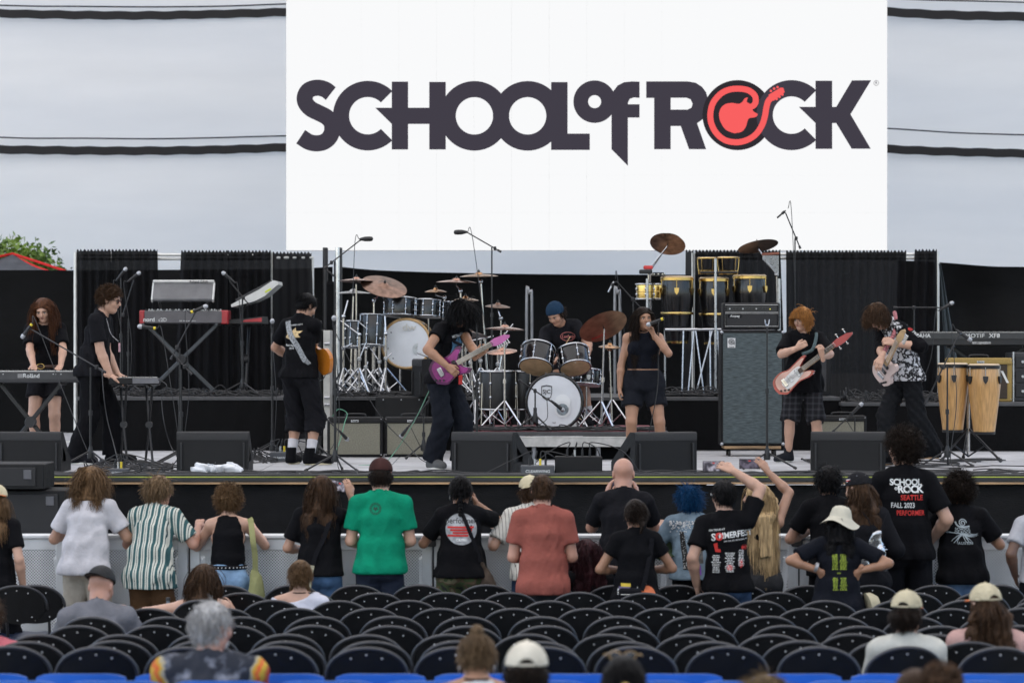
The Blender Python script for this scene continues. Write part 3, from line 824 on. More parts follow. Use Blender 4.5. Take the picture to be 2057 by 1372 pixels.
def strands(head, n, length, rad=.0035, style='straight', seed=1, region=None, gravity=.35, spread=.25, curl=0.0, curlf=60., step=.012, back=0.0, collide=None, tip=.35, lift=.012, jit=.3, part=False, fringe=False):
 """hair strand tubes; head=(centre,R,scale). returns verts, quad faces"""
 c, Rm, s = head; rn = np.random.default_rng(seed)
 P = []
 while len(P) < n:
  q = nrm(rn.normal(size=3))
  p = V3(0, -.012, .03) + q * V3(.078, .097, .088)
  y, z = p[1], p[2]
  if z < .065 + 1.037 * (y - .09) + .004: continue
  if region is not None and not region(p): continue
  P.append(np.r_[p, q])
 P = np.array(P); pos = P[:, :3].copy(); d = P[:, 3:] / np.array([.078, .097, .088]); d /= np.linalg.norm(d, axis=1)[:, None]
 nrmls = d.copy()
 if style == 'comb':       # swept down/back along the skull
  d = d * .22 + np.array([0, -back, -.35]) + rn.normal(size=d.shape) * jit * .45
 elif style == 'long':
  d = d * .12 + np.array([0, -back * 1.5, -.15]) + rn.normal(size=d.shape) * jit * .22
  d[:, 0] += np.sign(pos[:, 0]) * .3 * (np.abs(pos[:, 0]) < .05)
 elif style == 'fringe':
  d = d * .22 + np.array([0, .5, -.15]) + rn.normal(size=d.shape) * jit * .3
 else: d = d + rn.normal(size=d.shape) * spread
 d /= np.linalg.norm(d, axis=1)[:, None]
 S = max(4, int(length / step)); steps = step * (1 + .22 * rn.normal(size=(len(pos), 1)).clip(-1.5, 1.5))
 out = [pos.copy()]; ph = rn.uniform(0, 6.28, (len(pos), 1)); g = np.array([0, 0, -1.0])
 gl = np.asarray(Rm).T @ g; sgx = np.sign(pos[:, 0] + 1e-6); rnd = rn.uniform(0, 1, len(pos))
 a1 = nrm(np.array([.3, .8, .5])); e1 = np.cross(d, a1); e1 /= np.linalg.norm(e1, axis=1)[:, None] + 1e-9; e2 = np.cross(d, e1)
 clump = rn.integers(0, max(3, n // 9), len(pos)); cph = rn.uniform(0, 6.28, clump.max() + 1)[clump][:, None]
 for i in range(S):
  d = d + gl * gravity + rn.normal(size=d.shape) * .05
  d /= np.linalg.norm(d, axis=1)[:, None]
  pos = pos + d * steps
  # keep outside the skull
  e = (pos - np.array([0, -.012, .02])) / np.array([.083 + lift, .102 + lift, .096 + lift]); r = np.linalg.norm(e, axis=1)[:, None]
  m = r < 1
  pos = np.where(m, np.array([0, -.012, .02]) + (pos - np.array([0, -.012, .02])) / np.maximum(r, .2), pos)
  nk = pos[:, 2] < -.06                      # keep outside the neck
  rr = np.hypot(pos[:, 0], pos[:, 1] + .02)[:, None]; nk2 = nk[:, None] & (rr < .068)
  pos = np.where(nk2, np.c_[pos[:, :1] / np.maximum(rr, .01) * .068, (pos[:, 1:2] + .02) / np.maximum(rr, .01) * .068 - .02, pos[:, 2:]], pos)
  if part:                                    # hair parts round the face
   fm = (pos[:, 1] > .02) & (pos[:, 2] < .058) & (np.abs(pos[:, 0]) < .068)
   pos[fm, 0] = sgx[fm] * (.068 + .02 * rnd[fm])
  if fringe:
   fm = (pos[:, 1] > .04) & (pos[:, 2] < .030) & (np.abs(pos[:, 0]) < .066); pos[fm, 2] = .030; pos[fm] -= d[fm] * steps[fm] * .8
  q = pos.copy()
  if curl: q = q + curl * min(1, i / 4) * (np.cos(curlf * i * step + cph + ph * .25) * e1 + np.sin(curlf * i * step + cph + ph * .25) * e2)
  out.append(q)
 T = np.stack(out, 1)                            # strands, steps, 3
 if collide is not None:
  W_ = c + (T * s) @ np.asarray(Rm).T
  W_ = collide(W_);
 else: W_ = c + (T * s) @ np.asarray(Rm).T
 return tubes(W_, rad, tip)
def tubes(Wp, rad, tip=.35, seg=3):
 n, S, _ = Wp.shape
 Tn = np.gradient(Wp, axis=1); Tn /= np.linalg.norm(Tn, axis=2)[..., None] + 1e-9
 ref = np.array([.31, .22, .92]); x = np.cross(Tn, ref); x /= np.linalg.norm(x, axis=2)[..., None] + 1e-9; y = np.cross(Tn, x)
 rr = rad * (1 - (1 - tip) * np.linspace(0, 1, S) ** 1.5)[None, :, None]
 rings = []
 for k in range(seg):
  a = 2 * PI * k / seg; rings.append(Wp + rr * (math.cos(a) * x + math.sin(a) * y))
 Vv = np.stack(rings, 2).reshape(-1, 3)          # strand, step, seg
 base = (np.arange(n)[:, None] * S + np.arange(S - 1)[None]).ravel() * seg
 F = []
 for k in range(seg):
  k2 = (k + 1) % seg
  F.append(np.stack([base + k, base + k2, base + seg + k2, base + seg + k], 1))
 return Vv, np.vstack(F)
class Person: pass
def rt_(p): return p.Rc @ V3(1, 0, 0)
def person(label, loc, yaw=0, H=1.75, sk='fair', bw=1.0, sw=1.0, hw=1.0, fem=False, lean=4, side=0, twist=0, hunch=6, head=(8, 0, 0),
           L=None, Rr=None, feet=None, seat=None, group=None, h=.0135, face=False, fat=0.0, cat='person', bald=False, hands=True, headsize=1.0, top=None):
 """yaw 0 faces +Y (the stage); local X is the person's right... as seen from behind"""
 if top is not None:              # solve the stature so that the crown reaches this height
  u = lambda a: math.cos(R(a)) * math.cos(R(side))
  zr = (.515 if seat is None else .075) + .085 * u(lean * .5) + .115 * u(lean * .95) + .105 * u(lean * 1.1) + .052 * u(lean + hunch) + .006 * math.sin(R(-lean - hunch))
  zr += (.058 * math.cos(R(head[0])) - .018 * math.sin(R(head[0])) + .115) / 1.75
  H = (top - (seat or 0)) / zr
 p = Person(); p.H = H; p.label = label
 p.root = thing('person', label, cat, loc, yaw, group)
 s = H / 1.75; p.s = s; sw *= .94
 zp = .515 * H if seat is None else seat + .075 * H
 pel = V3(0, 0, zp)
 if seat is None and lean > 12: pel[1] -= .0018 * H * (lean - 12) * .8
 def Rt(f, tw): return rotm(-lean * f, side * f, tw)
 waist = pel + Rt(.5, 0) @ V3(0, 0, .085 * H)
 chest = waist + Rt(.95, twist * .6) @ V3(0, 0, .115 * H)
 Rc = Rt(1.1, twist)
 neckb = chest + Rc @ V3(0, 0, .105 * H)
 rt = Rc @ V3(1, 0, 0)
 p.SL = neckb + Rc @ V3(-.100 * H * sw, 0, -.039 * H); p.SR = neckb + Rc @ V3(.100 * H * sw, 0, -.039 * H)
 Rn = rotm(-(lean + hunch), side, twist)
 hb = neckb + Rn @ V3(0, .006 * H, .052 * H)
 Rh = rotm(0, 0, head[1]) @ rotm(-head[0], 0, 0) @ rotm(0, head[2], 0)
 hc = hb + Rh @ V3(0, .018, .058) * s * headsize
 p.head = (hc, Rh, s * headsize); p.neckb, p.chest, p.waist, p.pel, p.Rc, p.rt, p.hb = neckb, chest, waist, pel, Rc, rt, hb
 hipL = pel + V3(-.050 * H * hw, 0, -.012 * H); hipR = pel + V3(.050 * H * hw, 0, -.012 * H)
 # arms
 ua, fa = .168 * H, .145 * H
 p.arm = {}
 for sd_, S, A, sg in (('L', p.SL, L, -1), ('R', p.SR, Rr, 1)):
  A = dict(A or {})
  T = A.get('hand', (sg * .155 * H, .03 * H, .46 * H) if seat is None else (sg * .09 * H, .20 * H, zp + .06 * H))
  if seat is not None: A.setdefault('elbow', (sg * .5, -.8, -1))
  E, Wr = ik(S, T, ua, fa, A.get('elbow', (sg * .5, -1, -.2)))
  dr = nrm(A.get('dir', Wr - E)); pn = np.asarray(A.get('palm', (-sg, 0, -.2)), float)
  pn = nrm(pn - dr * (pn @ dr))
  p.arm[sd_] = dict(S=S, E=E, W=Wr, dir=dr, palm=pn, curl=A.get('curl', 25), sg=sg, spread=A.get('spread', 1.0))
 # legs
 p.leg = {}
 if feet is None:
  feet = [(-.058 * H, .0, 8), (.058 * H, .0, -8)] if seat is None else [(-.08 * H, .26 * H, 8), (.08 * H, .26 * H, -8)]
 for sd_, Hp, ft, sg in (('L', hipL, feet[0], -1), ('R', hipR, feet[1], 1)):
  ank = V3(ft[0], ft[1], .043 * H + (ft[3] if len(ft) > 3 else 0))
  K, A_ = ik(Hp, ank, .245 * H, .232 * H, (sg * .12, 1, .1))
  fd = rotm(0, 0, ft[2]) @ V3(0, 1, -.0 if len(ft) < 5 else ft[4])
  p.leg[sd_] = dict(hip=Hp, K=K, A=A_, fd=nrm(fd))
 p.bw, p.sw, p.hw, p.fem, p.fat, p.h = bw, sw, hw, fem, fat, h
 # ---- one continuous skin: trunk + limbs, then finer head and hands in the same mesh
 allp = [neckb, pel, p.SL, p.SR] + [a[k] for a in p.arm.values() for k in 'EW'] + [l[k] for l in p.leg.values() for k in ('K', 'A')]
 lo = np.min(allp, 0) - V3(.17, .15 + .06 * H, .14); hi = np.max(allp, 0) + .16; lo[2] = max(lo[2], -.03)
 p.lo, p.hi = lo, hi
 f = Field(lo, hi, h); torso(f, p, 0, 0); limbs(f, p, 0)
 f.cone(neckb - V3(0, 0, .01), hb, .036 * H, .033 * H, .02)
 parts = [f.mesh()]
 parts.append(head_mesh(p, face))
 if hands:
  for a in p.arm.values(): parts.append(hand_mesh(p, a))
 p.body = mesh_obj('body', parts, SK[sk], p.root)
 if face:
  hc, Rh, hs = p.head; P_ = lambda *q: hc + Rh @ V3(*q) * hs
  for sg in (-1, 1):
   e = MB().ell(P_(sg * .031, .0795, .001), (.0135 * hs, .010 * hs, .0055 * hs), Rh, 10, 7).build('eye', M_EYE, p.root, ang=180)
   MB().ell(P_(sg * .031, .0875, .000), (.0058 * hs, .004 * hs, .0056 * hs), Rh, 8, 6).build('iris', M_IRIS, e, ang=180)
   MB().tube([P_(sg * .014, .094, .019), P_(sg * .03, .0925, .024), P_(sg * .048, .083, .018)], [.0035 * hs, .0042 * hs, .002 * hs], 5).build('eyebrow', M_BROW, p.root, ang=180)
   MB().tube([P_(sg * .017, .0885, .007), P_(sg * .031, .0905, .0105), P_(sg * .046, .082, .005)], [.0018 * hs, .0028 * hs, .0018 * hs], 4).build('eyelashes', M_BROW, p.root, ang=180)
  MB().ell(P_(0, .089, -.052), (.022 * hs, .0125 * hs, .0072 * hs), Rh, 12, 7).build('lips', M_LIP, p.root, ang=180)
 return p
def torso(f, p, off, loose, bottom=None, k=.035):
 H, bw, fat = p.H, p.bw, p.fat
 up = p.Rc @ V3(0, 0, 1)
 f.econe(p.pel - V3(0, 0, .03 * H), p.waist, ((.086 * p.hw * bw + fat * .5) * H + off, (.062 + fat * .6) * bw * H + off), ((.074 * bw + fat) * H + off + loose, (.056 * bw + fat) * H + off + loose), V3(1, 0, 0), k)
 f.econe(p.waist, p.chest, ((.074 * bw + fat) * H + off + loose, (.056 * bw + fat) * H + off + loose), (.088 * bw * p.sw ** .5 * H + off, (.063 * bw + fat * .5) * H + off), p.rt, k)
 f.econe(p.chest, p.neckb - up * .035 * H, (.088 * bw * p.sw ** .5 * H + off, .063 * bw * H + off), (.066 * H * p.sw + off, .042 * H + off), p.rt, k * .7)
 for S in (p.SL, p.SR):
  f.cone(p.neckb + (S - p.neckb) * .22 - up * .004 * H, S, .029 * H + off * .8, .031 * H * bw ** .5 + off * .8, .03)
 if p.fem:
  fw = p.Rc @ V3(0, 1, 0)
  for sg in (-1, 1): f.ell(p.chest + fw * .052 * H + p.rt * sg * .042 * H + up * .012 * H, (.042 * H + off, .042 * H + off, .044 * H + off), None, .03)
def limbs(f, p, off):
 H = p.H; q = .9 if p.fem else 1.0
 for a in p.arm.values():
  S, E, W_ = a['S'], a['E'], a['W']
  f.cone(S, E, .0310 * H * q, .0245 * H * q, .02)
  m = E + (W_ - E) * .28
  f.cone(E, m, .0255 * H * q, .0268 * H * q, .015); f.cone(m, W_, .0265 * H * q, .0172 * H * q, .015)
 for l in p.leg.values():
  f.cone(l['hip'] + V3(0, -.008 * H, -.02 * H), l['K'], .050 * H * p.hw ** .5, .033 * H, .02)
  kd = nrm(l['A'] - l['K']); bk = nrm(np.cross(np.cross(kd, V3(0, 1, 0)), kd))
  f.cone(l['K'], l['A'], .034 * H, .021 * H, .02); f.ell(l['K'] + kd * .07 * H - bk * .010 * H, (.030 * H, .030 * H, .062 * H), None, .025)
  f.cone(l['A'], l['A'] + l['fd'] * .10 * H - V3(0, 0, .022 * H), .022 * H, .017 * H, .02)
  f.ell(p.pel + (l['hip'] - p.pel) * .9 + V3(0, -.028 * H, -.012 * H), (.048 * H, .048 * H, .052 * H), None, .03)
def head_mesh(p, fine):
 hc, Rh, s = p.head; hh = .0048 if fine else .0075
 f = Field(hc - .17 * s, hc + .16 * s, hh)
 P_ = lambda *q: hc + Rh @ V3(*q) * s
 def E(c, r, k=.018, op='u'): f.ell(P_(*c), np.array(r) * s, Rh, k * s, op)
 E((0, -.012, .03), (.076, .095, .086)); E((0, .026, -.028), (.063, .068, .083), .03); E((0, .058, -.088), (.030, .030, .024), .03)
 f.cone(P_(-.045, .0, -.075), P_(0, .05, -.092), .022 * s, .022 * s, .03 * s); f.cone(P_(.045, .0, -.075), P_(0, .05, -.092), .022 * s, .022 * s, .03 * s)
 E((0, .068, .022), (.052, .024, .014), .02)
 for sg in (-1, 1):
  E((sg * .031, .104, .000), (.018, .018, .012), .014, 's')
  E((sg * .040, .058, -.030), (.026, .028, .026), .02)
  E((sg * .078, -.008, -.008), (.010, .021, .031), .008); E((sg * .088, -.001, -.006), (.007, .010, .017), .006, 's')
 f.cone(P_(0, .089, .010), P_(0, .108, -.024), .008 * s, .012 * s, .012 * s); E((0, .098, -.029), (.018, .013, .010), .01)
 E((0, .086, -.052), (.024, .013, .011), .012); E((0, .103, -.052), (.020, .006, .0016), .006, 's'); E((0, .10, -.071), (.020, .010, .006), .012, 's')
 nb = p.neckb + (p.hb - p.neckb) * .15
 f.cone(P_(0, -.018, -.05), nb, .056 * s, .060 * s, .03)
 v, F = f.mesh()
 # drop the open bottom end inside the neck
 return relax(v, F, 1, .35), F
def hand_mesh(p, a):
 s = p.s * (.93 if p.fem else 1.0); hh = .0052 if p.h < .0125 else .0062
 Wr, d, n, sg = a['W'], a['dir'], a['palm'], a['sg']
 x = np.cross(d, n)            # across the palm
 th = x if (x @ V3(0, 0, 1)) > 0 else -x
 if 'thumb' in a: th = a['thumb']
 f = Field(Wr - .21 * s, Wr + .21 * s, hh)
 P_ = lambda u, v, w_: Wr + (th * u + d * v + n * w_) * s
 f.cone(Wr - d * .04 * s, P_(0, .02, 0), .026 * s, .023 * s, .01)
 for u in (-.028, -.010, .010, .026): f.cone(P_(u * .6, .015, 0), P_(u, .085, .002), .016 * s, .0125 * s, .012)
 c = a['curl']; ln = {-.028: .066, -.010: .078, .010: .084, .026: .074}
 for i, u in enumerate((-.028, -.010, .010, .026)):
  q = P_(u, .088, .002); l = ln[u] * s; ang = c * .6; prev = q
  fan = u * 2.2 * a['spread']
  for j, fr in enumerate((.45, .32, .23)):
   dd = nrm(d * math.cos(R(ang)) + n * math.sin(R(ang)) + th * fan * .6)
   q2 = prev + dd * l * fr * 1.08
   f.cone(prev, q2, (.0092 - j * .0011) * s, (.0086 - j * .0012) * s, .004)
   prev = q2; ang += c * (1.0 if j == 0 else .8)
 t0 = P_(.026, .025, .006); t1 = P_(.050, .062, .020); t2 = P_(.052, .095, .026 + c * .0003)
 f.cone(t0, t1, .0155 * s, .0118 * s, .012); f.cone(t1, t2, .0112 * s, .0085 * s, .006)
 v, F = f.mesh()
 return v, F
# ---------------------------------------------------------------- clothes
def shirt(p, mat, hem=.47, sleeve=.62, off=.013, loose=.010, flare=.012, name='shirt', wr=.008, seed=1, neck=.0395, longsl=None, cutneck=None, tank=False, k=.03):
 H = p.H
 f = Field(p.lo - .02, p.hi + .02, p.h)
 if not tank: torso(f, p, off, loose)
 else:
  up = p.Rc @ V3(0, 0, 1); bw = p.bw
  f.econe(p.pel - V3(0, 0, .03 * H), p.waist, (.086 * p.hw * bw * H + off, .062 * bw * H + off), (.074 * bw * H + off + loose, .056 * bw * H + off + loose), V3(1, 0, 0), .03)
  f.econe(p.waist, p.chest, (.074 * bw * H + off + loose, .056 * bw * H + off + loose), (.088 * bw * H + off, .063 * bw * H + off), p.rt, .03)
  f.econe(p.chest, p.neckb - up * .022 * H, (.090 * bw * H + off, .066 * bw * H + off), (.070 * H * p.sw + off, .046 * H + off), p.rt, .02)
  if p.fem:
   fw = p.Rc @ V3(0, 1, 0)
   for sg in (-1, 1): f.ell(p.chest + fw * .052 * H + p.rt * sg * .042 * H + up * .012 * H, (.042 * H + off, .042 * H + off, .044 * H + off), None, .03)
 # hanging lower part
 dn = nrm(p.pel - p.waist); zb = hem * H
 bot = p.pel + V3(0, 0, zb - p.pel[2]) + V3(0, -.004 * H, 0)
 if p.pel[2] > zb and p.seat is None if hasattr(p, 'seat') else p.pel[2] > zb:
  f.econe(p.waist, bot, (.080 * max(p.bw, p.hw) * H + off + loose, (.062 * p.bw + p.fat) * H + off + loose), ((.096 * max(p.bw, p.hw) + p.fat * .4) * H + off + flare, (.074 * p.bw + p.fat * .5) * H + off + flare), V3(1, 0, 0), .03)
  for l in p.leg.values():
   f.ell(p.pel + (l['hip'] - p.pel) * .9 + V3(0, -.028 * H, -.012 * H), (.052 * H + off + flare, .052 * H + off + flare, .054 * H + off), None, .03)
 if wr: f.wrinkle(wr, seed)
 f.plane((0, 0, max(zb, p.lo[2])), (0, 0, -1))
 if not tank:
  for a in p.arm.values():
   S, E, W_ = a['S'], a['E'], a['W']
   q = .92 if p.fem else 1.0
   if longsl:
    e = E + (W_ - E) * longsl; n = nrm(W_ - E)
    f.cone(S, E, .036 * H * q + off * .6, .032 * H * q + off * .6, .025); f.cone(E, e + n * .03, .033 * H * q + off * .6, .026 * H * q + off * .8, .02, cut=[(e, n)])
   else:
    n = nrm(E - S); e = S + (E - S) * sleeve
    f.cone(S, e + n * .03, .033 * H * q + off * .6, .0375 * H * q + off * .8, .02, cut=[(e, n)])
 else:
  for sg, S in ((-1, p.SL), (1, p.SR)):
   f.cone(S + p.Rc @ V3(sg * .020 * H, 0, .05 * H), S + p.Rc @ V3(sg * .012 * H, 0, -.075 * H), .048 * H, .040 * H, .008, 's')
 if not tank: f.cone(p.neckb - p.Rc @ V3(0, 0, .03 * H), p.neckb + (p.hb - p.neckb) * .02, .044 * H + off * .5, (neck + .005) * H, .012)
 f.cone(p.neckb + (p.hb - p.neckb) * .05 + p.Rc @ V3(0, .006 * H, 0), p.hb + (p.hb - p.neckb), neck * H, neck * H * 1.25, .006, 's')
 if cutneck: f.ell(p.neckb + p.Rc @ V3(*cutneck[0]) * H, np.array(cutneck[1]) * H, p.Rc, .006, 's')
 v, F = f.mesh(); v = relax(v, F, 1, .4)
 ob = mesh_obj(name, [(v, F)], mat, p.root)
 p.top = ob; p.topv = v; p.topf = F
 if zb < p.waist[2] - .01: p.hemz = zb
 return ob
def trousers(p, mat, length=.95, off=.010, loose=.010, name='trousers', wr=.008, seed=2, top=None, cuff=0.0):
 """length: fraction of the whole leg (1 = ankle)"""
 H = p.H; f = Field(p.lo - .02, p.hi + .02, p.h)
 top = p.pel + (p.waist - p.pel) * (.30 if top is None else top)
 if getattr(p, 'hemz', None) is not None: top = V3(0, 0, p.hemz + .03)
 f.econe(p.pel - V3(0, 0, .03 * H), p.waist, ((.088 * p.hw + p.fat * .4) * H * max(1, p.bw) + off, (.064 * p.bw + p.fat * .4) * H + off), (.078 * p.bw * H + off, .058 * p.bw * H + off), V3(1, 0, 0), .03)
 for l in p.leg.values():
  f.ell(p.pel + (l['hip'] - p.pel) * .9 + V3(0, -.028 * H, -.012 * H), (.050 * H + off, .050 * H + off, .053 * H + off), None, .03)
  hp, K, A = l['hip'] + V3(0, -.006 * H, -.02 * H), l['K'], l['A']
  if length <= .55:
   e = hp + (K - hp) * (length / .5); n = nrm(K - hp)
   f.cone(hp, e + n * .03, .050 * H * p.hw ** .5 + off, .049 * H * p.hw ** .5 + off + loose, .018, cut=[(e, n)])
  else:
   e = K + (A - K) * ((length - .5) / .5); n = nrm(A - K)
   f.cone(hp, K, .050 * H * p.hw ** .5 + off, .037 * H + off + loose, .018)
   f.cone(K, e + n * .03, .037 * H + off + loose, .031 * H + off + loose + cuff, .015, cut=[(e, n)])
 if wr: f.wrinkle(wr, seed, 55, .8)
 up = nrm(p.waist - p.pel); f.plane(top, up)
 v, F = f.mesh(); v = relax(v, F, 1, .4)
 return mesh_obj(name, [(v, F)], mat, p.root)
def shoes(p, mat, sole=None, high=False):
 H = p.H; sole = sole or M('sole_white', (.6, .58, .52), .6)
 for l in p.leg.values():
  A, fd = l['A'], l['fd']; lo = np.minimum(A, A + fd * .16 * H) - .1; hi = np.maximum(A, A + fd * .16 * H) + .1
  f = Field(lo, hi, .008)
  g = V3(0, 0, -.024 * H)
  f.cone(A + V3(0, 0, .012 * H) + (V3(0, 0, .03 * H) if high else 0), A + g * .6 - fd * .012 * H, .030 * H, .028 * H, .01); f.cone(A + g - fd * .012 * H, A + g * 1.0 + fd * .115 * H, .027 * H, .024 * H, .02); f.cone(A, A + fd * .105 * H - V3(0, 0, .021 * H), .027 * H, .024 * H, .02)
  zs = A[2] - .043 * H
  ft = abs(fd[2]) < .1
  if ft: f.plane((0, 0, zs + .012), (0, 0, -1))
  mesh_obj('shoe', [f.mesh()], mat, p.root)
  if ft:
   mb = MB(); rt = np.cross(fd, V3(0, 0, 1)); lp = []
   for k in range(20):
    th = 2 * PI * k / 20; u = math.cos(th); lp.append((.048 * H + .078 * H * u, (.024 + .004 * u) * H * math.sin(th)))
   c = V3(A[0], A[1], zs)
   mb.prism(lp, .022, lambda u, v_, w_: c + fd * u + rt * v_ + V3(0, 0, .001 + w_)); mb.build('sole', sole, p.root)
def socks(p, mat, hh=.10):
 for l in p.leg.values():
  MB().tube([l['A'] + V3(0, 0, -.01), l['A'] + (l['K'] - l['A']) * .2, l['A'] + (l['K'] - l['A']) * (hh / .232)], [.026 * p.H, .0265 * p.H, .030 * p.H], 12).build('sock', mat, p.root, ang=180)
# ---------------------------------------------------------------- hair and hats
def scalp(p, off=.010, cutp=None, wr=.004, seed=3, h=.0075, extra=None):
 hc, Rh, s = p.head; f = Field(hc - .18 * s, hc + .17 * s, h)
 P_ = lambda *q: hc + Rh @ V3(*q) * s
 f.ell(P_(0, -.014, .030), np.array((.078 + off, .097 + off, .088 + off)) * s, Rh, .01)
 f.ell(P_(0, -.055, -.035), np.array((.060 + off * .6, .042 + off, .050)) * s, Rh, .03)
 if extra: extra(f, P_, Rh, s)
 if wr: f.wrinkle(wr, seed, 55, 1.0)
 y0, z0, sl = cutp or (.09, .065, 1.037)
 n = Rh @ nrm(V3(0, sl, -1.0)); f.plane(P_(0, y0, z0), n)
 v, F = f.mesh()
 return v, F
def hair(p, col, style='short', n=900, length=.05, seed=1, **kw):
 parts = []
 hc, Rh, s = p.head; hd = p.head
 def torso_push(Wp, e=.018):
  # keep long hair outside the shoulders and back
  up = p.Rc @ V3(0, 0, 1); q = (Wp - p.neckb) @ p.Rc          # torso coordinates
  zlim = q[..., 2] < .0 * p.H
  rx, ry = (.115 * p.H * p.sw + e), (.058 * p.H * p.bw + e)
  dep = np.clip(-q[..., 2] / (.05 * p.H), 0, 1)
  rx_, ry_ = rx * (.45 + .55 * dep), ry * (.7 + .3 * dep)
  el = np.sqrt((q[..., 0] / rx_) ** 2 + (q[..., 1] / ry_) ** 2)
  m = zlim & (el < 1)
  sc = np.where(m, 1 / np.maximum(el, .25), 1)
  # move mostly front/back
  sy = np.where(m, np.sign(q[..., 1] + 1e-6) * ry_ * np.sqrt(np.maximum(0.02, 1 - np.clip(q[..., 0] / rx_, -1, 1) ** 2)), q[..., 1])
  q = np.stack([q[..., 0], sy, q[..., 2]], -1)
  return p.neckb + q @ p.Rc.T
 rad = kw.get('rad', .0024); reg = (lambda q: q[2] < .022) if kw.get('capped') else None
 if style == 'short':
  parts.append(scalp(p, .001 if reg else .008, seed=seed, wr=.003)); parts.append(strands(hd, n, length, rad, 'comb', seed, region=reg, gravity=.10, back=kw.get('back', .2), jit=kw.get('jit', .55), lift=.004, step=.010))
 elif style == 'mop':       # medium loose hair falling round the head
  parts.append(scalp(p, .013, seed=seed, wr=.006)); parts.append(strands(hd, n, length, rad, kw.get('st', 'comb'), seed, gravity=kw.get('g', .22), back=kw.get('back', .1), jit=.6, curl=kw.get('curl', .006), curlf=45, lift=.012, step=.016, fringe=kw.get('fr', False)))
 elif style == 'curly':
  parts.append(scalp(p, kw.get('off', .022), seed=seed, wr=.010)); parts.append(strands(hd, n, length, rad, 'out', seed, gravity=kw.get('g', .06), spread=.5, curl=kw.get('curl', .011), curlf=kw.get('cf', 130), step=.010, lift=.014))
 elif style == 'long':
  wd, bk, mass = kw.get('wd', .055), kw.get('bk', .075), kw.get('mass', .85)
  def mass_fn(f, P_, Rh_, s_): pass
  parts.append(scalp(p, .001 if reg else .008, seed=seed, wr=.003))
  if mass:                # the body of the hair behind the head and down the back
   a = hc + Rh @ V3(0, -.06, .0) * s; tipz = hc[2] + .02 - length * mass
   ds = np.array([a, hc + Rh @ V3(0, -bk, -.07) * s, p.neckb + p.Rc @ V3(0, -bk * .9, -.02), V3(p.neckb[0], min((p.chest + p.Rc @ V3(0, -.066 * p.H - .03, 0))[1], p.neckb[1] - .02), 0)])
   lo = np.minimum(ds[:3].min(0), a) - .16; hi = ds[:3].max(0) + .14; lo[2] = min(tipz - .06, lo[2]); lo[1] -= .12
   f = Field(lo, hi, .009)
   f.econe(ds[0], ds[1], (.075 * s, .045 * s), (wd * 1.25 * s, .042 * s), rt_(p), .02)
   if tipz < ds[1][2]:
    e = ds[2] if tipz < ds[2][2] else ds[1] + (ds[2] - ds[1]) * ((ds[1][2] - tipz) / (ds[1][2] - ds[2][2]))
    f.econe(ds[1], e, (wd * 1.25 * s, .042 * s), (wd * 1.2 * s, .036 * s), rt_(p), .02)
   if tipz < ds[2][2]:
    q = ds[2] + (ds[3] - ds[2]) * ((ds[2][2] - tipz) / (ds[2][2] - ds[3][2] + 1e-6)); q[1] = ds[2][1] - (ds[2][2] - tipz) * .12; q[2] = tipz
    f.econe(ds[2], q, (wd * 1.2 * s, .036 * s), (wd * .75 * s, .014 * s), rt_(p), .02)
   f.wrinkle(.007, seed, 90, .06)
   parts.append(f.mesh())
  parts.append(strands(hd, n, length, rad, 'long', seed, gravity=kw.get('g', .55), back=kw.get('back', .12), curl=kw.get('curl', .004), curlf=kw.get('cf', 28), step=.028, collide=torso_push, lift=.005, jit=.4, tip=.3, part=True, region=reg))
 elif style == 'tied':      # smooth pulled-back hair
  parts.append(scalp(p, .001 if reg else kw.get('soff', .006), seed=seed, wr=.002)); parts.append(strands(hd, n, .075, rad, 'comb', seed, region=reg, gravity=.10, back=.9, jit=.25, lift=.004, step=.012))
 for fn in kw.get('more', []): parts.append(fn(p))
 return mesh_obj('hair', parts, HM[col], p.root)
def tail(pts, r, seed=1, n=60, curl=.004, sp=.6):
 """a lock of hair through head-local points"""
 def fn(p):
  hc, Rh, s = p.head; rn = np.random.default_rng(seed)
  C = spline(pts, 6); m = len(C); out = []
  rr = np.interp(np.linspace(0, 1, m), np.linspace(0, 1, len(r)), r)
  for i in range(n):
   a = rn.uniform(0, 6.28); q = math.sqrt(rn.uniform(0, 1))
   off = np.outer(rr * q, [math.cos(a), math.sin(a), 0]) + curl * np.stack([np.sin(np.arange(m) * .7 + a), np.cos(np.arange(m) * .6 + a), 0 * np.arange(m)], 1)
   out.append(hc + (C + off) @ Rh.T * s)
  return tubes(np.array(out), .0045, .4)
 return fn
def bun(c, r, seed=1, n=70):
 def fn(p):
  hc, Rh, s = p.head; rn = np.random.default_rng(seed); out = []
  for i in range(n):
   ax = nrm(rn.normal(size=3)); x = nrm(np.cross(ax, rn.normal(size=3))); y = np.cross(ax, x); rr = r * rn.uniform(.7, 1.08); t0 = rn.uniform(0, 6)
   t = np.linspace(t0, t0 + rn.uniform(2, 4), 12)
   q = np.array(c) + rr * (np.outer(np.cos(t), x) + np.outer(np.sin(t), y)) * np.array([1, 1, .9])
   out.append(hc + q @ Rh.T * s)
  return tubes(np.array(out), .006, .6)
 return fn
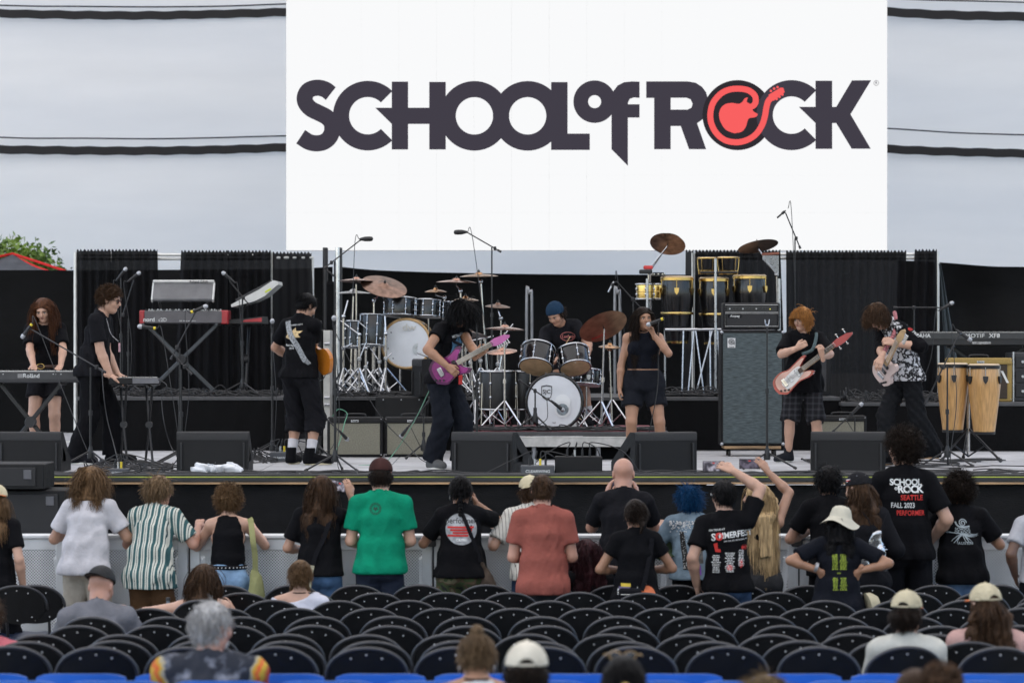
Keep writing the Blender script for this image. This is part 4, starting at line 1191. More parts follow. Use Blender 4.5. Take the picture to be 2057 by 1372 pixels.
def cap(p, mat, back=False, brim=None, tilt=0, yawc=0, hole=False, mesh=None, button=None, tall=1.0):
 hc, Rh, s = p.head
 Rk = Rh @ rotm(tilt, 0, 180 if back else 0) @ rotm(0, 0, yawc)
 P_ = lambda *q: hc + Rk @ V3(*q) * s
 f = Field(hc - .15 * s, hc + .2 * s, .0055)
 oy = .012 if back else -.012
 f.ell(P_(0, oy, .040), np.array((.093, .112, .100 * tall)) * s, Rk, 0); f.ell(P_(0, oy, .040), np.array((.086, .105, .092 * tall)) * s, Rk, 0, 's')
 f.plane(P_(0, 0, .034), Rk @ V3(0, 0, -1))
 if hole: f.cone(P_(0, -.06, .030), P_(0, -.15, .030), .036 * s, .036 * s, 0, 's')
 v, F = f.mesh(); o = mesh_obj('cap_crown', [(v, F)], mat, p.root)
 f = Field(hc - .15 * s, hc + .24 * s, .0055)
 f.ell(P_(0, .075 + oy, .030), np.array((.080, .115, .012)) * s, Rk, 0); f.ell(P_(0, .075 + oy, .014), np.array((.10, .14, .022)) * s, Rk, 0, 's')
 f.ell(P_(0, oy, .040), np.array((.089, .108, .09)) * s, Rk, 0, 's')
 f.plane(P_(0, .045 + oy, 0), Rk @ V3(0, -1, 0))
 mesh_obj('cap_brim', [f.mesh()], brim or mat, p.root)
 if hole: MB().tube([P_(-.036 + .072 * t, oy - .098 + .006 * abs(t - .5), .040) for t in np.linspace(0, 1, 7)], .006 * s, 6).build('cap_strap', mat, p.root)
 MB().ell(P_(0, oy, .140 * tall + .001), (.008 * s, .008 * s, .005 * s), Rk, 8, 5).build('cap_button', button or mat, p.root)
 return P_
def decal(p, items, back=True, off=.004):
 """flat print wrapped on the shirt. items: (name, mat, [(verts2d, faces)], (cx, cz)) in metres, cz above the floor"""
 v, F = p.topv, p.topf
 bv = BVHTree.FromPolygons(v.tolist(), F.tolist())
 sg = 1 if back else -1
 for nm, mat, meshes, (cx, cz) in items:
  mb = MB()
  for (q, fc) in meshes:
   if len(q) == 0: continue
   # split long edges so that the print can follow the cloth
   bm = bmesh.new(); vv = [bm.verts.new((a, b, 0)) for a, b in q]
   for t in fc:
    try: bm.faces.new([vv[i] for i in t])
    except ValueError: pass
   for _ in range(3):
    ed = [e for e in bm.edges if e.calc_length() > .035]
    if not ed: break
    bmesh.ops.subdivide_edges(bm, edges=ed, cuts=1, use_grid_fill=True)
   bmesh.ops.triangulate(bm, faces=bm.faces[:])
   bm.verts.index_update(); out = []
   for w_ in bm.verts:
    x, z = sg * (w_.co.x + cx), cz + w_.co.y
    hit = bv.ray_cast(Vector((x, -1.2 * sg, z)), Vector((0, sg, 0)))
    y = hit[0].y if hit[0] is not None else 0
    out.append((x, y - sg * off, z))
   mb.add(out, [tuple(w_.index for w_ in f_.verts) for f_ in bm.faces]); bm.free()
  mb.build(nm, mat, p.top, ang=180, fix=False)
INKW = M('print_white', (.60, .61, .60), .8, var=.25, vs=40); INKR = M('print_red', (.50, .025, .02), .8, var=.2, vs=40); INKY = M('print_lime', (.25, .32, .03), .8, var=.3, vs=60)
def T2(s, size, bold=.012, sx=1.0, dx=0, dz=0, rot=0, shear=0, space=1.0):
 v, f = text_mesh(s, size, bold, sx, shear=shear, space=space)
 if len(v):
  c, sn = math.cos(R(rot)), math.sin(R(rot)); v = np.stack([v[:, 0] * c - v[:, 1] * sn + dx, v[:, 0] * sn + v[:, 1] * c + dz], 1)
 return v, f
def bars2(x0, z0, w_, n, pitch, th, seed=1, center=True):
 """rows of tiny unreadable print"""
 rn = random.Random(seed); out = []
 for i in range(n):
  x = x0 - w_ / 2; z = z0 - i * pitch; tot = w_ * rn.uniform(.6, 1); x = x0 - tot / 2 if center else x0
  e = x + tot
  while x < e:
   l = rn.uniform(.006, .02); out.append((np.array([(x, z), (min(e, x + l), z), (min(e, x + l), z + th), (x, z + th)]), [(0, 1, 2, 3)])); x += l + .004
 return out
def strip(parent, name, pts, w_, mat, th=.004, normal=None, n=6):
 """flat ribbon through points with given surface normals"""
 P = spline(pts, n); T = np.gradient(P, axis=0); T /= np.linalg.norm(T, axis=1)[:, None]
 nn = np.array(normal if normal is not None else (0, -1, 0), float)
 sd_ = np.cross(T, nn); sd_ /= np.linalg.norm(sd_, axis=1)[:, None]
 up = np.cross(sd_, T)
 mb = MB(); a = P + sd_ * w_ / 2; b = P - sd_ * w_ / 2
 mb.sheet(np.stack([a + up * th, b + up * th, b - up * th, a - up * th, a + up * th], 1)); return mb.build(name, mat, parent, ang=60)
def on_body(p, pts, off=.008, back=True):
 """push points (x,z local) onto the shirt surface"""
 bv = BVHTree.FromPolygons(p.topv.tolist(), p.topf.tolist()); sg = 1 if back else -1; out = []
 for x, z in pts:
  hit = bv.ray_cast(Vector((x, -1.2 * sg, z)), Vector((0, sg, 0)))
  y = hit[0].y - sg * off if hit[0] is not None else (out[-1][1] if out else -.1 * sg)
  out.append((x, y, z))
 return out
# ================================================================== CROWD
ALUM = M('phone_body', (.02, .02, .022), .3, metal=.3, var=0)
def phone(label, c, fwd, right, tint, held=True):
 """smartphone lying in the plane right/up, its lit screen towards -fwd"""
 t_ = thing('smartphone', label, 'phone', c)
 fwd = nrm(fwd); right = nrm(right); up = np.cross(right, fwd)
 Rm = np.stack([right, fwd, up], 1)
 MB().box((0, 0, 0), (.168, .009, .080), Rm, b=.004).build('case', ALUM, t_)
 m = M('phone_screen_' + tint, (.02, .02, .02), .15, var=0)
 if not m.get('done'):
  t, N, L_, b = nodes_of(m); m['done'] = 1
  tc = N.new('ShaderNodeTexCoord'); nz = N.new('ShaderNodeTexNoise'); nz.inputs['Scale'].default_value = 26; nz.inputs['Detail'].default_value = 2
  L_.new(tc.outputs['Object'], nz.inputs['Vector']); rp = N.new('ShaderNodeValToRGB'); e = rp.color_ramp.elements
  e[0].position = .42; e[1].position = .62; e[0].color = (.012, .010, .016, 1); e[1].color = (.22, .21, .25, 1) if tint == 'bright' else (.07, .06, .085, 1)
  L_.new(nz.outputs[0], rp.inputs[0]); L_.new(rp.outputs[0], b.inputs['Emission Color']); b.inputs['Emission Strength'].default_value = 1.8 / 2 ** EXPO
 MB().box(-fwd * .0052, (.158, .001, .072), Rm, b=.0003).build('display', m, t_)
 MB().box(-fwd * .0060 + up * .024, (.018, .0008, .006), Rm, b=.0002).build('record_mark', M('rec_red', (.3, .02, .02), .5, var=0, emit=(.8, .05, .04), es=.7 / 2 ** EXPO), t_)
 return t_
def wx(p, q):   # person-local -> world
 o = p.root; c, s_ = math.cos(o.rotation_euler[2]), math.sin(o.rotation_euler[2])
 return V3(o.location[0] + q[0] * c - q[1] * s_, o.location[1] + q[0] * s_ + q[1] * c, o.location[2] + q[2])
def glasses(p, frame_m, lens_m, up=0.0, y=.104, name='glasses'):
 hc, Rh, s = p.head; P_ = lambda *q: hc + Rh @ V3(*q) * s
 mb = MB()
 for sg in (-1, 1):
  lp = [P_(sg * .034 + .027 * math.cos(a), y - .006 + .002 * math.sin(a), .002 + up + .019 * math.sin(a)) for a in np.linspace(0, 2 * PI, 17)[:-1]]
  mb.tube(lp, .0026 * s, 5, closed=True); mb.tube([P_(sg * .061, y - .008, .008 + up), P_(sg * .078, .06, .008 + up), P_(sg * .084, -.005, .004 + up)], .0028 * s, 5)
 mb.tube([P_(-.008, y, .004 + up), P_(.008, y, .004 + up)], .0025 * s, 5)
 o = mb.build(name, frame_m, p.root, ang=180)
 for sg in (-1, 1): MB().ell(P_(sg * .034, y - .006, .002 + up), (.026 * s, .0025 * s, .018 * s), Rh, 12, 5).build('lens', lens_m, o, ang=180)
 return o
M_GLS = M('glass_frame', (.015, .015, .017), .3, var=0); M_LENS = M('dark_lens', (.012, .010, .012), .12, var=0)
RAIL = BH + .03
def at(px, d, z=0.0): return (X(px, d), d, z)
def rest(x, y=.36, inw=.10):     # forearms folded on the barrier rail
 return dict(hand=(x, y, RAIL + .02), elbow=(math.copysign(1, x) * .55, .1, -1), curl=35, palm=(0, 0, -1))
def topH(py, d, z=0): return Z(py, d) - z
# --- A: cap girl cut by the left edge
p = person('person in black tee and pale cap cut off by the left edge', at(-12, 23.2), -12, 1.62, 'fair', fem=True, sw=.95, head=(6, 25, 0), Rr=dict(hand=(.22, .05, .80), curl=30))
shirt(p, BLACK, hem=.44, sleeve=.66); trousers(p, BLACK2, .95); hair(p, 'ltbrown', 'long', 700, .30, 3, capped=True, curl=.008)
cap(p, cloth('cream', (.50, .44, .30)), brim=cloth('cap_orange', (.62, .16, .04)), back=True)
cn = thing('drink_can', 'blue drink can held low by the person at the left edge', 'can', wx(p, p.arm['R']['W'] + p.arm['R']['dir'] * .1)); MB().lathe([(.02, -.06), (.03, -.052), (.03, .05), (.022, .06)], seg=16).build('can_body', M('can_blue', (.03, .12, .4), .3, .6), cn)
# --- B: white tee, shoulder-length brown hair, forearms on the rail
p = person('person with wavy brown hair in plain white tee leaning on the barrier', at(172, 24.05), -6, 1.70, top=topH(942, 23.85), sk='mid', bw=1.0, sw=.92, lean=17, hunch=0, head=(2, 0, 2), L=rest(-.20), Rr=dict(hand=(.20, .36, RAIL + .02), elbow=(.7, .0, -1), palm=(0, 0, -1)))
shirt(p, WHITE, hem=.47, sleeve=.72, off=.02, loose=.022, flare=.03, wr=.012, seed=4); trousers(p, cloth('khaki', (.38, .34, .28)), .97, loose=.02); shoes(p, BLACK2)
hair(p, 'ltbrown', 'long', 1300, .20, 5, curl=.012, cf=40, g=.35, mass=.9, wd=.07, rad=.003)
# --- C: striped shirt
m_str = cloth('striped', (.55, .56, .50))
t, N, L_, b = nodes_of(m_str); tc = [q for q in N if q.type == 'TEX_COORD'][0]
sx_ = N.new('ShaderNodeSeparateXYZ'); L_.new(tc.outputs['Object'], sx_.inputs[0])
def stripes(N, L_, src, per, duty, ph=0.0):
 m1 = N.new('ShaderNodeMath'); m1.operation = 'MULTIPLY_ADD'; m1.inputs[1].default_value = 1 / per; m1.inputs[2].default_value = 50 + ph; L_.new(src, m1.inputs[0])
 m2 = N.new('ShaderNodeMath'); m2.operation = 'FRACT'; L_.new(m1.outputs[0], m2.inputs[0])
 m3 = N.new('ShaderNodeMath'); m3.operation = 'LESS_THAN'; m3.inputs[1].default_value = duty; L_.new(m2.outputs[0], m3.inputs[0]); return m3.outputs[0]
s1 = stripes(N, L_, sx_.outputs[0], .052, .42); s2 = stripes(N, L_, sx_.outputs[0], .052, .10, .35)
mx1 = N.new('ShaderNodeMixRGB'); mx1.inputs[1].default_value = (.56, .56, .49, 1); mx1.inputs[2].default_value = (.045, .105, .11, 1); L_.new(s1, mx1.inputs[0])
mx2 = N.new('ShaderNodeMixRGB'); mx2.inputs[2].default_value = (.03, .06, .07, 1); L_.new(mx1.outputs[0], mx2.inputs[1]); L_.new(s2, mx2.inputs[0]); L_.new(mx2.outputs[0], b.inputs['Base Color'])
p = person('person in green and cream striped shirt and brown trousers at the barrier', at(303, 24.05), -14, 1.66, top=topH(963, 23.85), sk='pink', sw=1.0, lean=16, hunch=0, head=(3, -38, 0), L=rest(-.16), Rr=dict(hand=(.28, .34, RAIL + .03), elbow=(.6, -.2, -1), palm=(0, 0, -1)))
shirt(p, m_str, hem=.43, sleeve=.78, off=.022, loose=.025, flare=.035, wr=.013, seed=9); trousers(p, cloth('brown_pants', (.085, .045, .022)), .97, loose=.03, seed=4); shoes(p, BLACK2)
hair(p, 'sandy', 'mop', 1300, .085, 6, rad=.003, g=.25); glasses(p, M_GLS, M_LENS, name='sunglasses')
# --- D: curly bun, tank, jeans, green bag
p = person('person with curly bun in black tank top and light jeans', at(458, 24.05), 4, 1.64, top=topH(985, 23.85), sk='fair', fem=True, hw=1.05, sw=.95, lean=15, hunch=0, head=(4, -8, 0), L=dict(hand=(-.14, .36, RAIL + .02), elbow=(-.7, .0, -1), palm=(0, 0, -1)), Rr=dict(hand=(.20, .36, RAIL + .02), elbow=(.8, .0, -1), palm=(0, 0, -1)))
shirt(p, BLACK, hem=.555, tank=True, off=.008, loose=.004, wr=.004, name='tank_top'); trousers(p, DENIM, .97, loose=.012, top=.75, name='jeans'); shoes(p, BLACK2)
hair(p, 'ltbrown', 'curly', 1100, .06, 7, more=[bun((-.045, -.05, .10), .045, 3), bun((.04, -.03, .11), .038, 4)], rad=.003, g=.02)
mb = MB(); zc_ = p.pel[2] + .075; mb.tube([(.148 * math.cos(a) * p.s * 1.06, .112 * math.sin(a) * p.s - .004, zc_) for a in np.linspace(0, 2 * PI, 25)[:-1]], .018, 6, closed=True); bl = mb.build('studded_belt', BLACK2, p.root, ang=180)
for k in range(16):
 a = PI + PI * (k + .5) / 16; MB().ell((.166 * math.cos(a) * p.s * 1.06, .130 * math.sin(a) * p.s - .004, zc_), (.006, .006, .006), seg=6, rings=4).build('stud', m_rivet, bl, ang=180)
bg_ = thing('shoulder_bag', 'olive green cloth shoulder bag hanging beside the light jeans', 'bag', wx(p, (.20, -.12, 0)), 8)
mo = cloth('olive', (.24, .24, .11)); hx = p.pel[2] - .16
strip(bg_, 'strap', [(-.02, .10, p.SR[2] + .055), (-.012, .04, p.SR[2] + .03), (0, -.06, p.SR[2] - .12), (.015, -.05, p.waist[2] + .05), (.02, -.03, hx + .20)], .045, mo, .004)
f = Field((-.25, -.2, hx - .25), (.3, .15, hx + .35), .012); f.econe((.02, -.02, hx + .22), (.04, -.01, hx - .10), (.03, .02), (.11, .045), V3(1, 0, 0), .02); f.wrinkle(.02, 5, 30, .6); mesh_obj('bag_body', [f.mesh()], mo, bg_)
# --- E: dark-haired woman filming, jeans, cross strap
p = person('person with long dark hair in black tee holding up a phone', at(642, 23.8), -6, 1.68, top=topH(957, 23.8), sk='mid', fem=True, hw=1.06, sw=1.0, bw=1.03, lean=7, hunch=2, head=(4, -10, 0), L=dict(hand=(-.16, .26, 1.02), elbow=(-.8, -.7, -1)), Rr=dict(hand=(.20, .30, 1.46), elbow=(.7, .1, -1), dir=(-.25, .2, 1), palm=(-.5, .8, 0), curl=20))
shirt(p, BLACK, hem=.50, sleeve=.74, off=.016, loose=.012, flare=.015, seed=12); trousers(p, cloth('mid_denim', (.055, .105, .19), var=.3), .97, name='jeans'); shoes(p, BLACK2)
hair(p, 'brown', 'long', 1300, .33, 8, curl=.010, cf=34, wd=.062, rad=.003)
phone('smartphone held sideways by the woman with long dark hair', wx(p, p.arm['R']['W'] + V3(-.10, .06, .07)), (-.1, 1, .05), (1, .1, -.25), 'bright')
bs_ = on_body(p, [(.10, p.SR[2] + .02), (.085, p.chest[2] + .05), (.05, p.chest[2] - .06), (.0, p.waist[2] + .02), (-.03, p.waist[2] - .08)], .010)
strip(p.root, 'bag_strap', bs_, .036, BLACK2, .004); q = bs_[-1]
strip(p.root, 'strap_tassel', [q, (q[0] - .02, q[1] - .015, q[2] - .12), (q[0] - .03, q[1] - .01, q[2] - .30)], .032, cloth('pattern_strap', (.30, .28, .20), var=.7), .006)
# --- F: green tee, brown cap
p = person('tall man in green tee and brown trucker cap at the barrier', at(764, 23.75), 0, 1.7, top=topH(926, 23.75), sk='fair', sw=1.06, bw=1.04, lean=3, hunch=4, head=(7, -3, 0), L=dict(hand=(-.12, .26, 1.07), elbow=(-.6, -.8, -.8)), Rr=dict(hand=(.12, .26, 1.07), elbow=(.6, -.8, -.8)))
shirt(p, cloth('green', (.004, .21, .115)), hem=.475, sleeve=.70, off=.018, loose=.018, flare=.02, seed=21, wr=.010); trousers(p, cloth('navy_shorts', (.022, .028, .045)), .56, loose=.02, name='shorts'); shoes(p, BLACK2)
hair(p, 'dkbrown', 'short', 700, .03, 4, capped=True, jit=.3); cap(p, cloth('cap_brown', (.05, .022, .02)), brim=cloth('cap_red', (.3, .03, .03)))
INKD = M('print_dark_green', (.004, .06, .03), .8, var=.3, vs=40)
decal(p, [('round_emblem', INKD, [curve_mesh([arc2(0, 0, .046, 0, 350, 35), arc2(0, 0, .042, 0, 350, 35)]), curve_mesh([arc2(0, 0, .033, 0, 350, 35), arc2(0, 0, .031, 0, 350, 35)])] + [T2('A', .02, .02, dx=.037 * math.cos(a), dz=.037 * math.sin(a), rot=math.degrees(a) - 90) for a in np.linspace(.3, 2 * PI, 14)]
       + [curve_mesh([[(-.022, -.01), (-.008, .02), (.0, .005), (.012, .018), (.022, -.01), (.01, -.004), (0, -.02), (-.01, -.004)]])], (-.035, p.neckb[2] - .105))])
# --- G: performer shirt, camo shorts, braid
p = person('person with long braid in black performer shirt and camouflage shorts', at(926, 23.8), 3, 1.66, top=topH(957, 23.8), sk='tan', fem=True, hw=1.1, bw=1.06, sw=.92, lean=9, hunch=2, head=(4, -3, 0), L=dict(hand=(-.20, .33, RAIL + .03), elbow=(-.7, 0, -1), palm=(0, 0, -1)), Rr=dict(hand=(.13, .20, 1.40), elbow=(1.0, .15, -1), dir=(-.3, .1, 1)))
shirt(p, BLACK, hem=.49, sleeve=.74, off=.018, loose=.012, flare=.02, seed=31)
m_camo = M('camo', (.05, .06, .03), .9, var=0, bump=.2, bs=45)
t, N, L_, b = nodes_of(m_camo); tc = [q for q in N if q.type == 'TEX_COORD'][0]
nz = N.new('ShaderNodeTexNoise'); nz.inputs['Scale'].default_value = 11; nz.inputs['Detail'].default_value = 1.5; L_.new(tc.outputs['Object'], nz.inputs['Vector'])
rp = N.new('ShaderNodeValToRGB'); rp.color_ramp.interpolation = 'CONSTANT'; e = rp.color_ramp.elements; e[0].color = (.012, .014, .012, 1); e[1].position = .40; e[1].color = (.045, .065, .022, 1)
for ps, cl in ((.49, (.085, .055, .03, 1)), (.56, (.14, .125, .07, 1)), (.63, (.045, .065, .022, 1))): q = e.new(ps); q.color = cl
L_.new(nz.outputs[0], rp.inputs[0]); L_.new(rp.outputs[0], b.inputs['Base Color'])
trousers(p, m_camo, .46, loose=.02, off=.014, name='shorts'); shoes(p, BLACK2)
hair(p, 'black', 'tied', 900, seed=6, more=[bun((0, -.115, .005), .030, 5, 40)] + [bun((.004 * math.sin(k * 2), -.135 - .006 * k, -.045 - .028 * k), .018 - .0008 * k, 6 + k, 26) for k in range(7)])
dz_ = p.chest[2] + .01
decal(p, [('round_photo', M('print_photo', (.30, .31, .32), .8, var=.35, vs=22), [curve_mesh([arc2(0, 0, .125, 0, 350, 35)])], (0, dz_))])
INKB = M('print_black', (.012, .012, .012), .8, var=0)
decal(p, [('lettering', INKB, [T2('performer', .062, .006, .95)], (0, dz_ + .065)), ('red_bars', INKR, [(np.array(rect2(-.11 + .02 * ((k * 7) % 3), -.012 - k * .022, .10 - .015 * ((k * 5) % 4), .003 - k * .022)), [(0, 1, 2, 3)]) for k in range(4)], (0, dz_ + .02)), ('plate', INKW, [curve_mesh([rect2(-.04, -.010, .04, .012)])], (0, dz_ - .085)), ('plate_lettering', INKB, [T2('SEASON 23', .014, .01)], (0, dz_ - .084))], off=.007)
bs_ = on_body(p, [(.005, p.SR[2] + .03), (.05, p.chest[2] + .03), (.10, p.chest[2] - .10), (.155, p.waist[2] - .06)], .010); strip(p.root, 'bag_strap', bs_, .03, BLACK2, .004)
bg_ = thing('shoulder_bag', 'patterned brown shoulder bag hanging beside the camouflage shorts', 'bag', wx(p, (.185, -.08, p.pel[2] - .02)))
mp_ = cloth('bag_print', (.06, .045, .035), var=.9); f = Field((-.15, -.15, -.25), (.15, .15, .2), .011); f.econe((-.02, 0, .09), (.02, 0, -.10), (.035, .025), (.075, .04), V3(1, 0, 0), .02); f.wrinkle(.012, 8, 30, .6); mesh_obj('bag_body', [f.mesh()], mp_, bg_)
for sg in (-1, 1):
 hc, Rh, s_ = p.head; MB().tube([hc + Rh @ V3(sg * .088, -.008 + .014 * math.sin(a), -.065 + .018 * math.cos(a)) * s_ for a in np.linspace(0, 2 * PI, 11)[:-1]], .0035, 5, closed=True).build('earring', m_rivet, p.root, ang=180)
# --- H: pinstriped baseball jersey, leaning
m_pin = cloth('pinstripe', (.5, .49, .45)); t, N, L_, b = nodes_of(m_pin); tc = [q for q in N if q.type == 'TEX_COORD'][0]; sx_ = N.new('ShaderNodeSeparateXYZ'); L_.new(tc.outputs['Object'], sx_.inputs[0])
mx1 = N.new('ShaderNodeMixRGB'); mx1.inputs[1].default_value = (.52, .50, .45, 1); mx1.inputs[2].default_value = (.06, .05, .05, 1); L_.new(stripes(N, L_, sx_.outputs[0], .028, .14), mx1.inputs[0]); L_.new(mx1.outputs[0], b.inputs['Base Color'])
p = person('person in cream pinstriped baseball jersey and cap leaning on the rail', at(1072, 24.0), 10, 1.68, top=topH(962, 24), sk='mid', sw=1.05, lean=20, hunch=-2, head=(2, -6, 0), L=dict(hand=(-.26, .26, RAIL + .02), elbow=(-.7, 0, -1), palm=(0, 0, -1)), Rr=rest(.22))
shirt(p, m_pin, hem=.47, sleeve=.80, off=.02, loose=.02, flare=.02, seed=41); trousers(p, DDENIM, .97, name='jeans'); shoes(p, BLACK2); hair(p, 'brown', 'short', 500, .05, 4, capped=True); cap(p, cloth('cream', (.50, .44, .30)), back=True, hole=True)
decal(p, [('lettering', INKR, [T2('AVILA', .05, .02, shear=.1), curve_mesh([arc2(.02, -.075, .045, 0, 350, 35), arc2(.02, -.075, .03, 0, 350, 30)])], (-.02, p.chest[2] + .045))])
# --- I: salmon tee, nearer
p = person('man in salmon pink tee with grey trousers standing behind the barrier line', at(1090, 22.6), 2, 1.7, top=topH(957, 22.6), sk='pink', sw=1.05, bw=1.0, lean=3, hunch=8, head=(12, 0, 0), L=dict(hand=(-.10, .24, 1.06), elbow=(-.6, -.8, -.8)), Rr=dict(hand=(.10, .24, 1.06), elbow=(.6, -.8, -.8)))
shirt(p, cloth('salmon', (.26, .080, .062), var=.12), hem=.455, sleeve=.66, off=.018, loose=.016, flare=.02, seed=51, wr=.010); trousers(p, cloth('charcoal', (.045, .047, .05)), .97, loose=.015); shoes(p, BLACK2); hair(p, 'brown', 'short', 1100, .035, 9, jit=.35)
# --- J: bald man filming with both hands
p = person('bald man in faded black tee holding a phone with both hands', at(1253, 23.7), 0, 1.7, top=topH(922, 23.7), sk='pink', sw=.99, bw=1.06, lean=5, hunch=6, head=(10, 0, 0), L=dict(hand=(-.125, .30, 1.44), elbow=(-.5, .0, -1), dir=(.15, .2, 1), palm=(1, .3, 0)), Rr=dict(hand=(.125, .30, 1.44), elbow=(.5, .0, -1), dir=(-.15, .2, 1), palm=(-1, .3, 0)))
shirt(p, BLACK2, hem=.47, sleeve=.74, off=.018, loose=.018, flare=.02, seed=61); trousers(p, NAVY, .97); shoes(p, BLACK2);
hc, Rh, s_ = p.head
phone('smartphone held in front of the bald man', wx(p, V3(0, .36, 1.535)), (0, 1, .05), (1, 0, 0), 'dim')
ht = thing('boonie_hat', 'olive green sun hat hanging over the barrier rail', 'hat', (X(1330, 23.95), 24.05, Z(1100, 24.05)), 20)
mb = MB(); mb.lathe([(.001, -.085), (.06, -.08), (.082, -.05), (.088, 0), (.10, .012), (.16, .03), (.163, .036), (.10, .02), (.08, .008)], axis=(.25, -.5, .83), seg=28); mb.build('crown_and_brim', cloth('boonie', (.045, .07, .035)), ht, ang=60)
# --- K: woman, ponytail, black tee with print, belt bag
p = person('woman with low ponytail in black tee carrying a small cross-body bag', at(1278, 22.3), 2, 1.7, top=topH(1005, 22.3), sk='tan', fem=True, hw=1.06, sw=.9, lean=3, hunch=5, head=(8, 12, 0), L=dict(hand=(-.10, .20, .98), elbow=(-1.2, -.7, -.5)), Rr=dict(hand=(.12, .22, .98), elbow=(1.1, -.8, -.3)))
shirt(p, BLACK, hem=.40, sleeve=.50, off=.012, loose=.008, flare=.03, seed=71); trousers(p, DENIM, .97, name='jeans'); shoes(p, BLACK2)
hair(p, 'dkbrown', 'tied', 1000, seed=7, more=[bun((.015, -.115, -.055), .034, 3, 40), tail([(.01, -.125, -.06), (.015, -.15, -.11), (.0, -.15, -.18)], [.02, .02, .004], 5, 60)])
INKO = M('print_orange', (.55, .14, .05), .8, var=.2, vs=30); INKV = M('print_violet', (.10, .08, .14), .8, var=.2); INKYE = M('print_yellow', (.55, .40, .04), .8, var=.2)
zp_ = p.pel[2]
decal(p, [('orange_disc', INKO, [curve_mesh([arc2(.07, .0, .062, 0, 350, 35)])], (0, zp_ + .02)), ('yellow_bar', INKYE, [curve_mesh([[(.0, -.045), (.10, -.085), (.105, -.07), (.005, -.03)]])], (0, zp_ - .02)), ('yellow_patch', INKYE, [curve_mesh([rect2(-.12, .075, -.05, .10)])], (0, zp_)), ('violet_patch', INKV, [curve_mesh([rect2(-.135, .02, -.055, .075)])], (0, zp_)),
          ('white_scribble', INKW, [curve_mesh([[(-.15, .0), (-.14, .05), (-.135, .0)]]), curve_mesh([[(-.02, -.02), (.0, .06), (.015, .0), (.03, .07), (.02, -.03)]]), curve_mesh([arc2(-.13, .02, .018, 0, 340, 12)]), curve_mesh([[(.02, .05), (.07, .075), (.05, .09)]])], (0, zp_ + .02)), ('red_bar', INKO, [curve_mesh([[(.06, -.062), (.11, -.07), (.11, -.055), (.065, -.05)]])], (0, zp_ - .01))])
bs_ = on_body(p, [(.115, p.SR[2] + .015), (.105, p.chest[2] + .04), (.08, p.chest[2] - .08), (.05, p.waist[2] - .03), (.03, zp_ + .05)], .012); strip(p.root, 'bag_strap', bs_, .034, BLACK2, .004)
bg_ = thing('belt_bag', 'small black cross-body bag on the hip of the ponytailed woman', 'bag', wx(p, (-.06, -.185, zp_ - .01))); MB().box((0, 0, 0), (.17, .055, .16), b=.018).build('bag_body', BLACK2, bg_); MB().box((0, -.03, .035), (.14, .006, .006)).build('zip', m_rivet, bg_)
mb = MB(); flat(mb, text_mesh('pacsafe', .02, .01), lambda a, b_: (a - .02, -.0285, b_ + .005)); mb.build('maker_lettering', INKW, bg_, smooth=False)
# --- L: sitting dark-red hair
p = person('seated person with long dark red hair against the barrier', at(1180, 23.2), 20, 1.62, 'fair', fem=True, seat=.30, lean=0, head=(4, 0, 0))
shirt(p, BLACK, hem=.05, longsl=.9); trousers(p, BLACK2, .95); hair(p, 'red', 'long', 1300, .42, 11, curl=.014, cf=30, wd=.085, rad=.0032)
# --- M: blue hair, denim jacket
p = person('person with bright blue hair in a studded pale denim jacket', at(1392, 24.0), 6, 1.63, top=topH(980, 24), sk='fair', fem=True, sw=1.04, lean=14, hunch=-2, head=(2, 8, -4), L=dict(hand=(-.24, .24, RAIL + .02), elbow=(-.8, 0, -1), palm=(0, 0, -1)), Rr=dict(hand=(.24, .24, RAIL + .02), elbow=(.8, 0, -1), palm=(0, 0, -1)))
shirt(p, cloth('pale_denim', (.16, .22, .27), var=.35), hem=.50, off=.026, loose=.02, flare=.02, longsl=.95, name='denim_jacket', seed=81, neck=.040); trousers(p, BLACK, .97); shoes(p, BLACK2)
hair(p, 'blue', 'mop', 1700, .085, 12, g=.10, curl=.003, rad=.0032, back=.35, jit=1.0)
rn = random.Random(4); mb = MB(); bv = on_body(p, [(rn.uniform(-.19, .19), p.neckb[2] - .03 - abs(rn.gauss(0, .035))) for _ in range(230)], .004)
for q in bv: mb.ell(q, (.0058, .0045, .0058), seg=5, rings=3)
o = mb.build('studs', m_rivet, p.top, ang=180); o['kind'] = 'stuff'
decal(p, [('side_panel', INKB, [curve_mesh([[(-.115, .10), (-.085, .10), (-.055, -.12), (-.06, -.20), (-.10, -.20), (-.105, -.1)]])], (0, p.chest[2] - .05)), ('photo_patch', M('patch_grey', (.10, .095, .09), .8, var=.6, vs=30), [curve_mesh([rect2(-.04, -.13, .06, .03)])], (0, p.chest[2] - .07)), ('purple_patch', M('patch_purple', (.16, .05, .30), .8), [curve_mesh([rect2(-.035, -.22, .04, -.145)])], (0, p.chest[2] - .07))])
decal(p, [('yellow_scrawl', M('patch_yellow', (.55, .5, .12), .8), [curve_mesh([[(-.035, .03), (.0, .0), (.01, .02), (.05, -.03), (.02, -.015), (.01, -.04), (-.015, -.01), (-.03, -.03)]])], (0, p.chest[2] - .08)), ('panel_dots', INKW, [curve_mesh([arc2(-.10 + .035 * rn.random(), .08 - .27 * rn.random(), .0028, 0, 300, 6)]) for _ in range(45)], (0, p.chest[2] - .05))], off=.008)
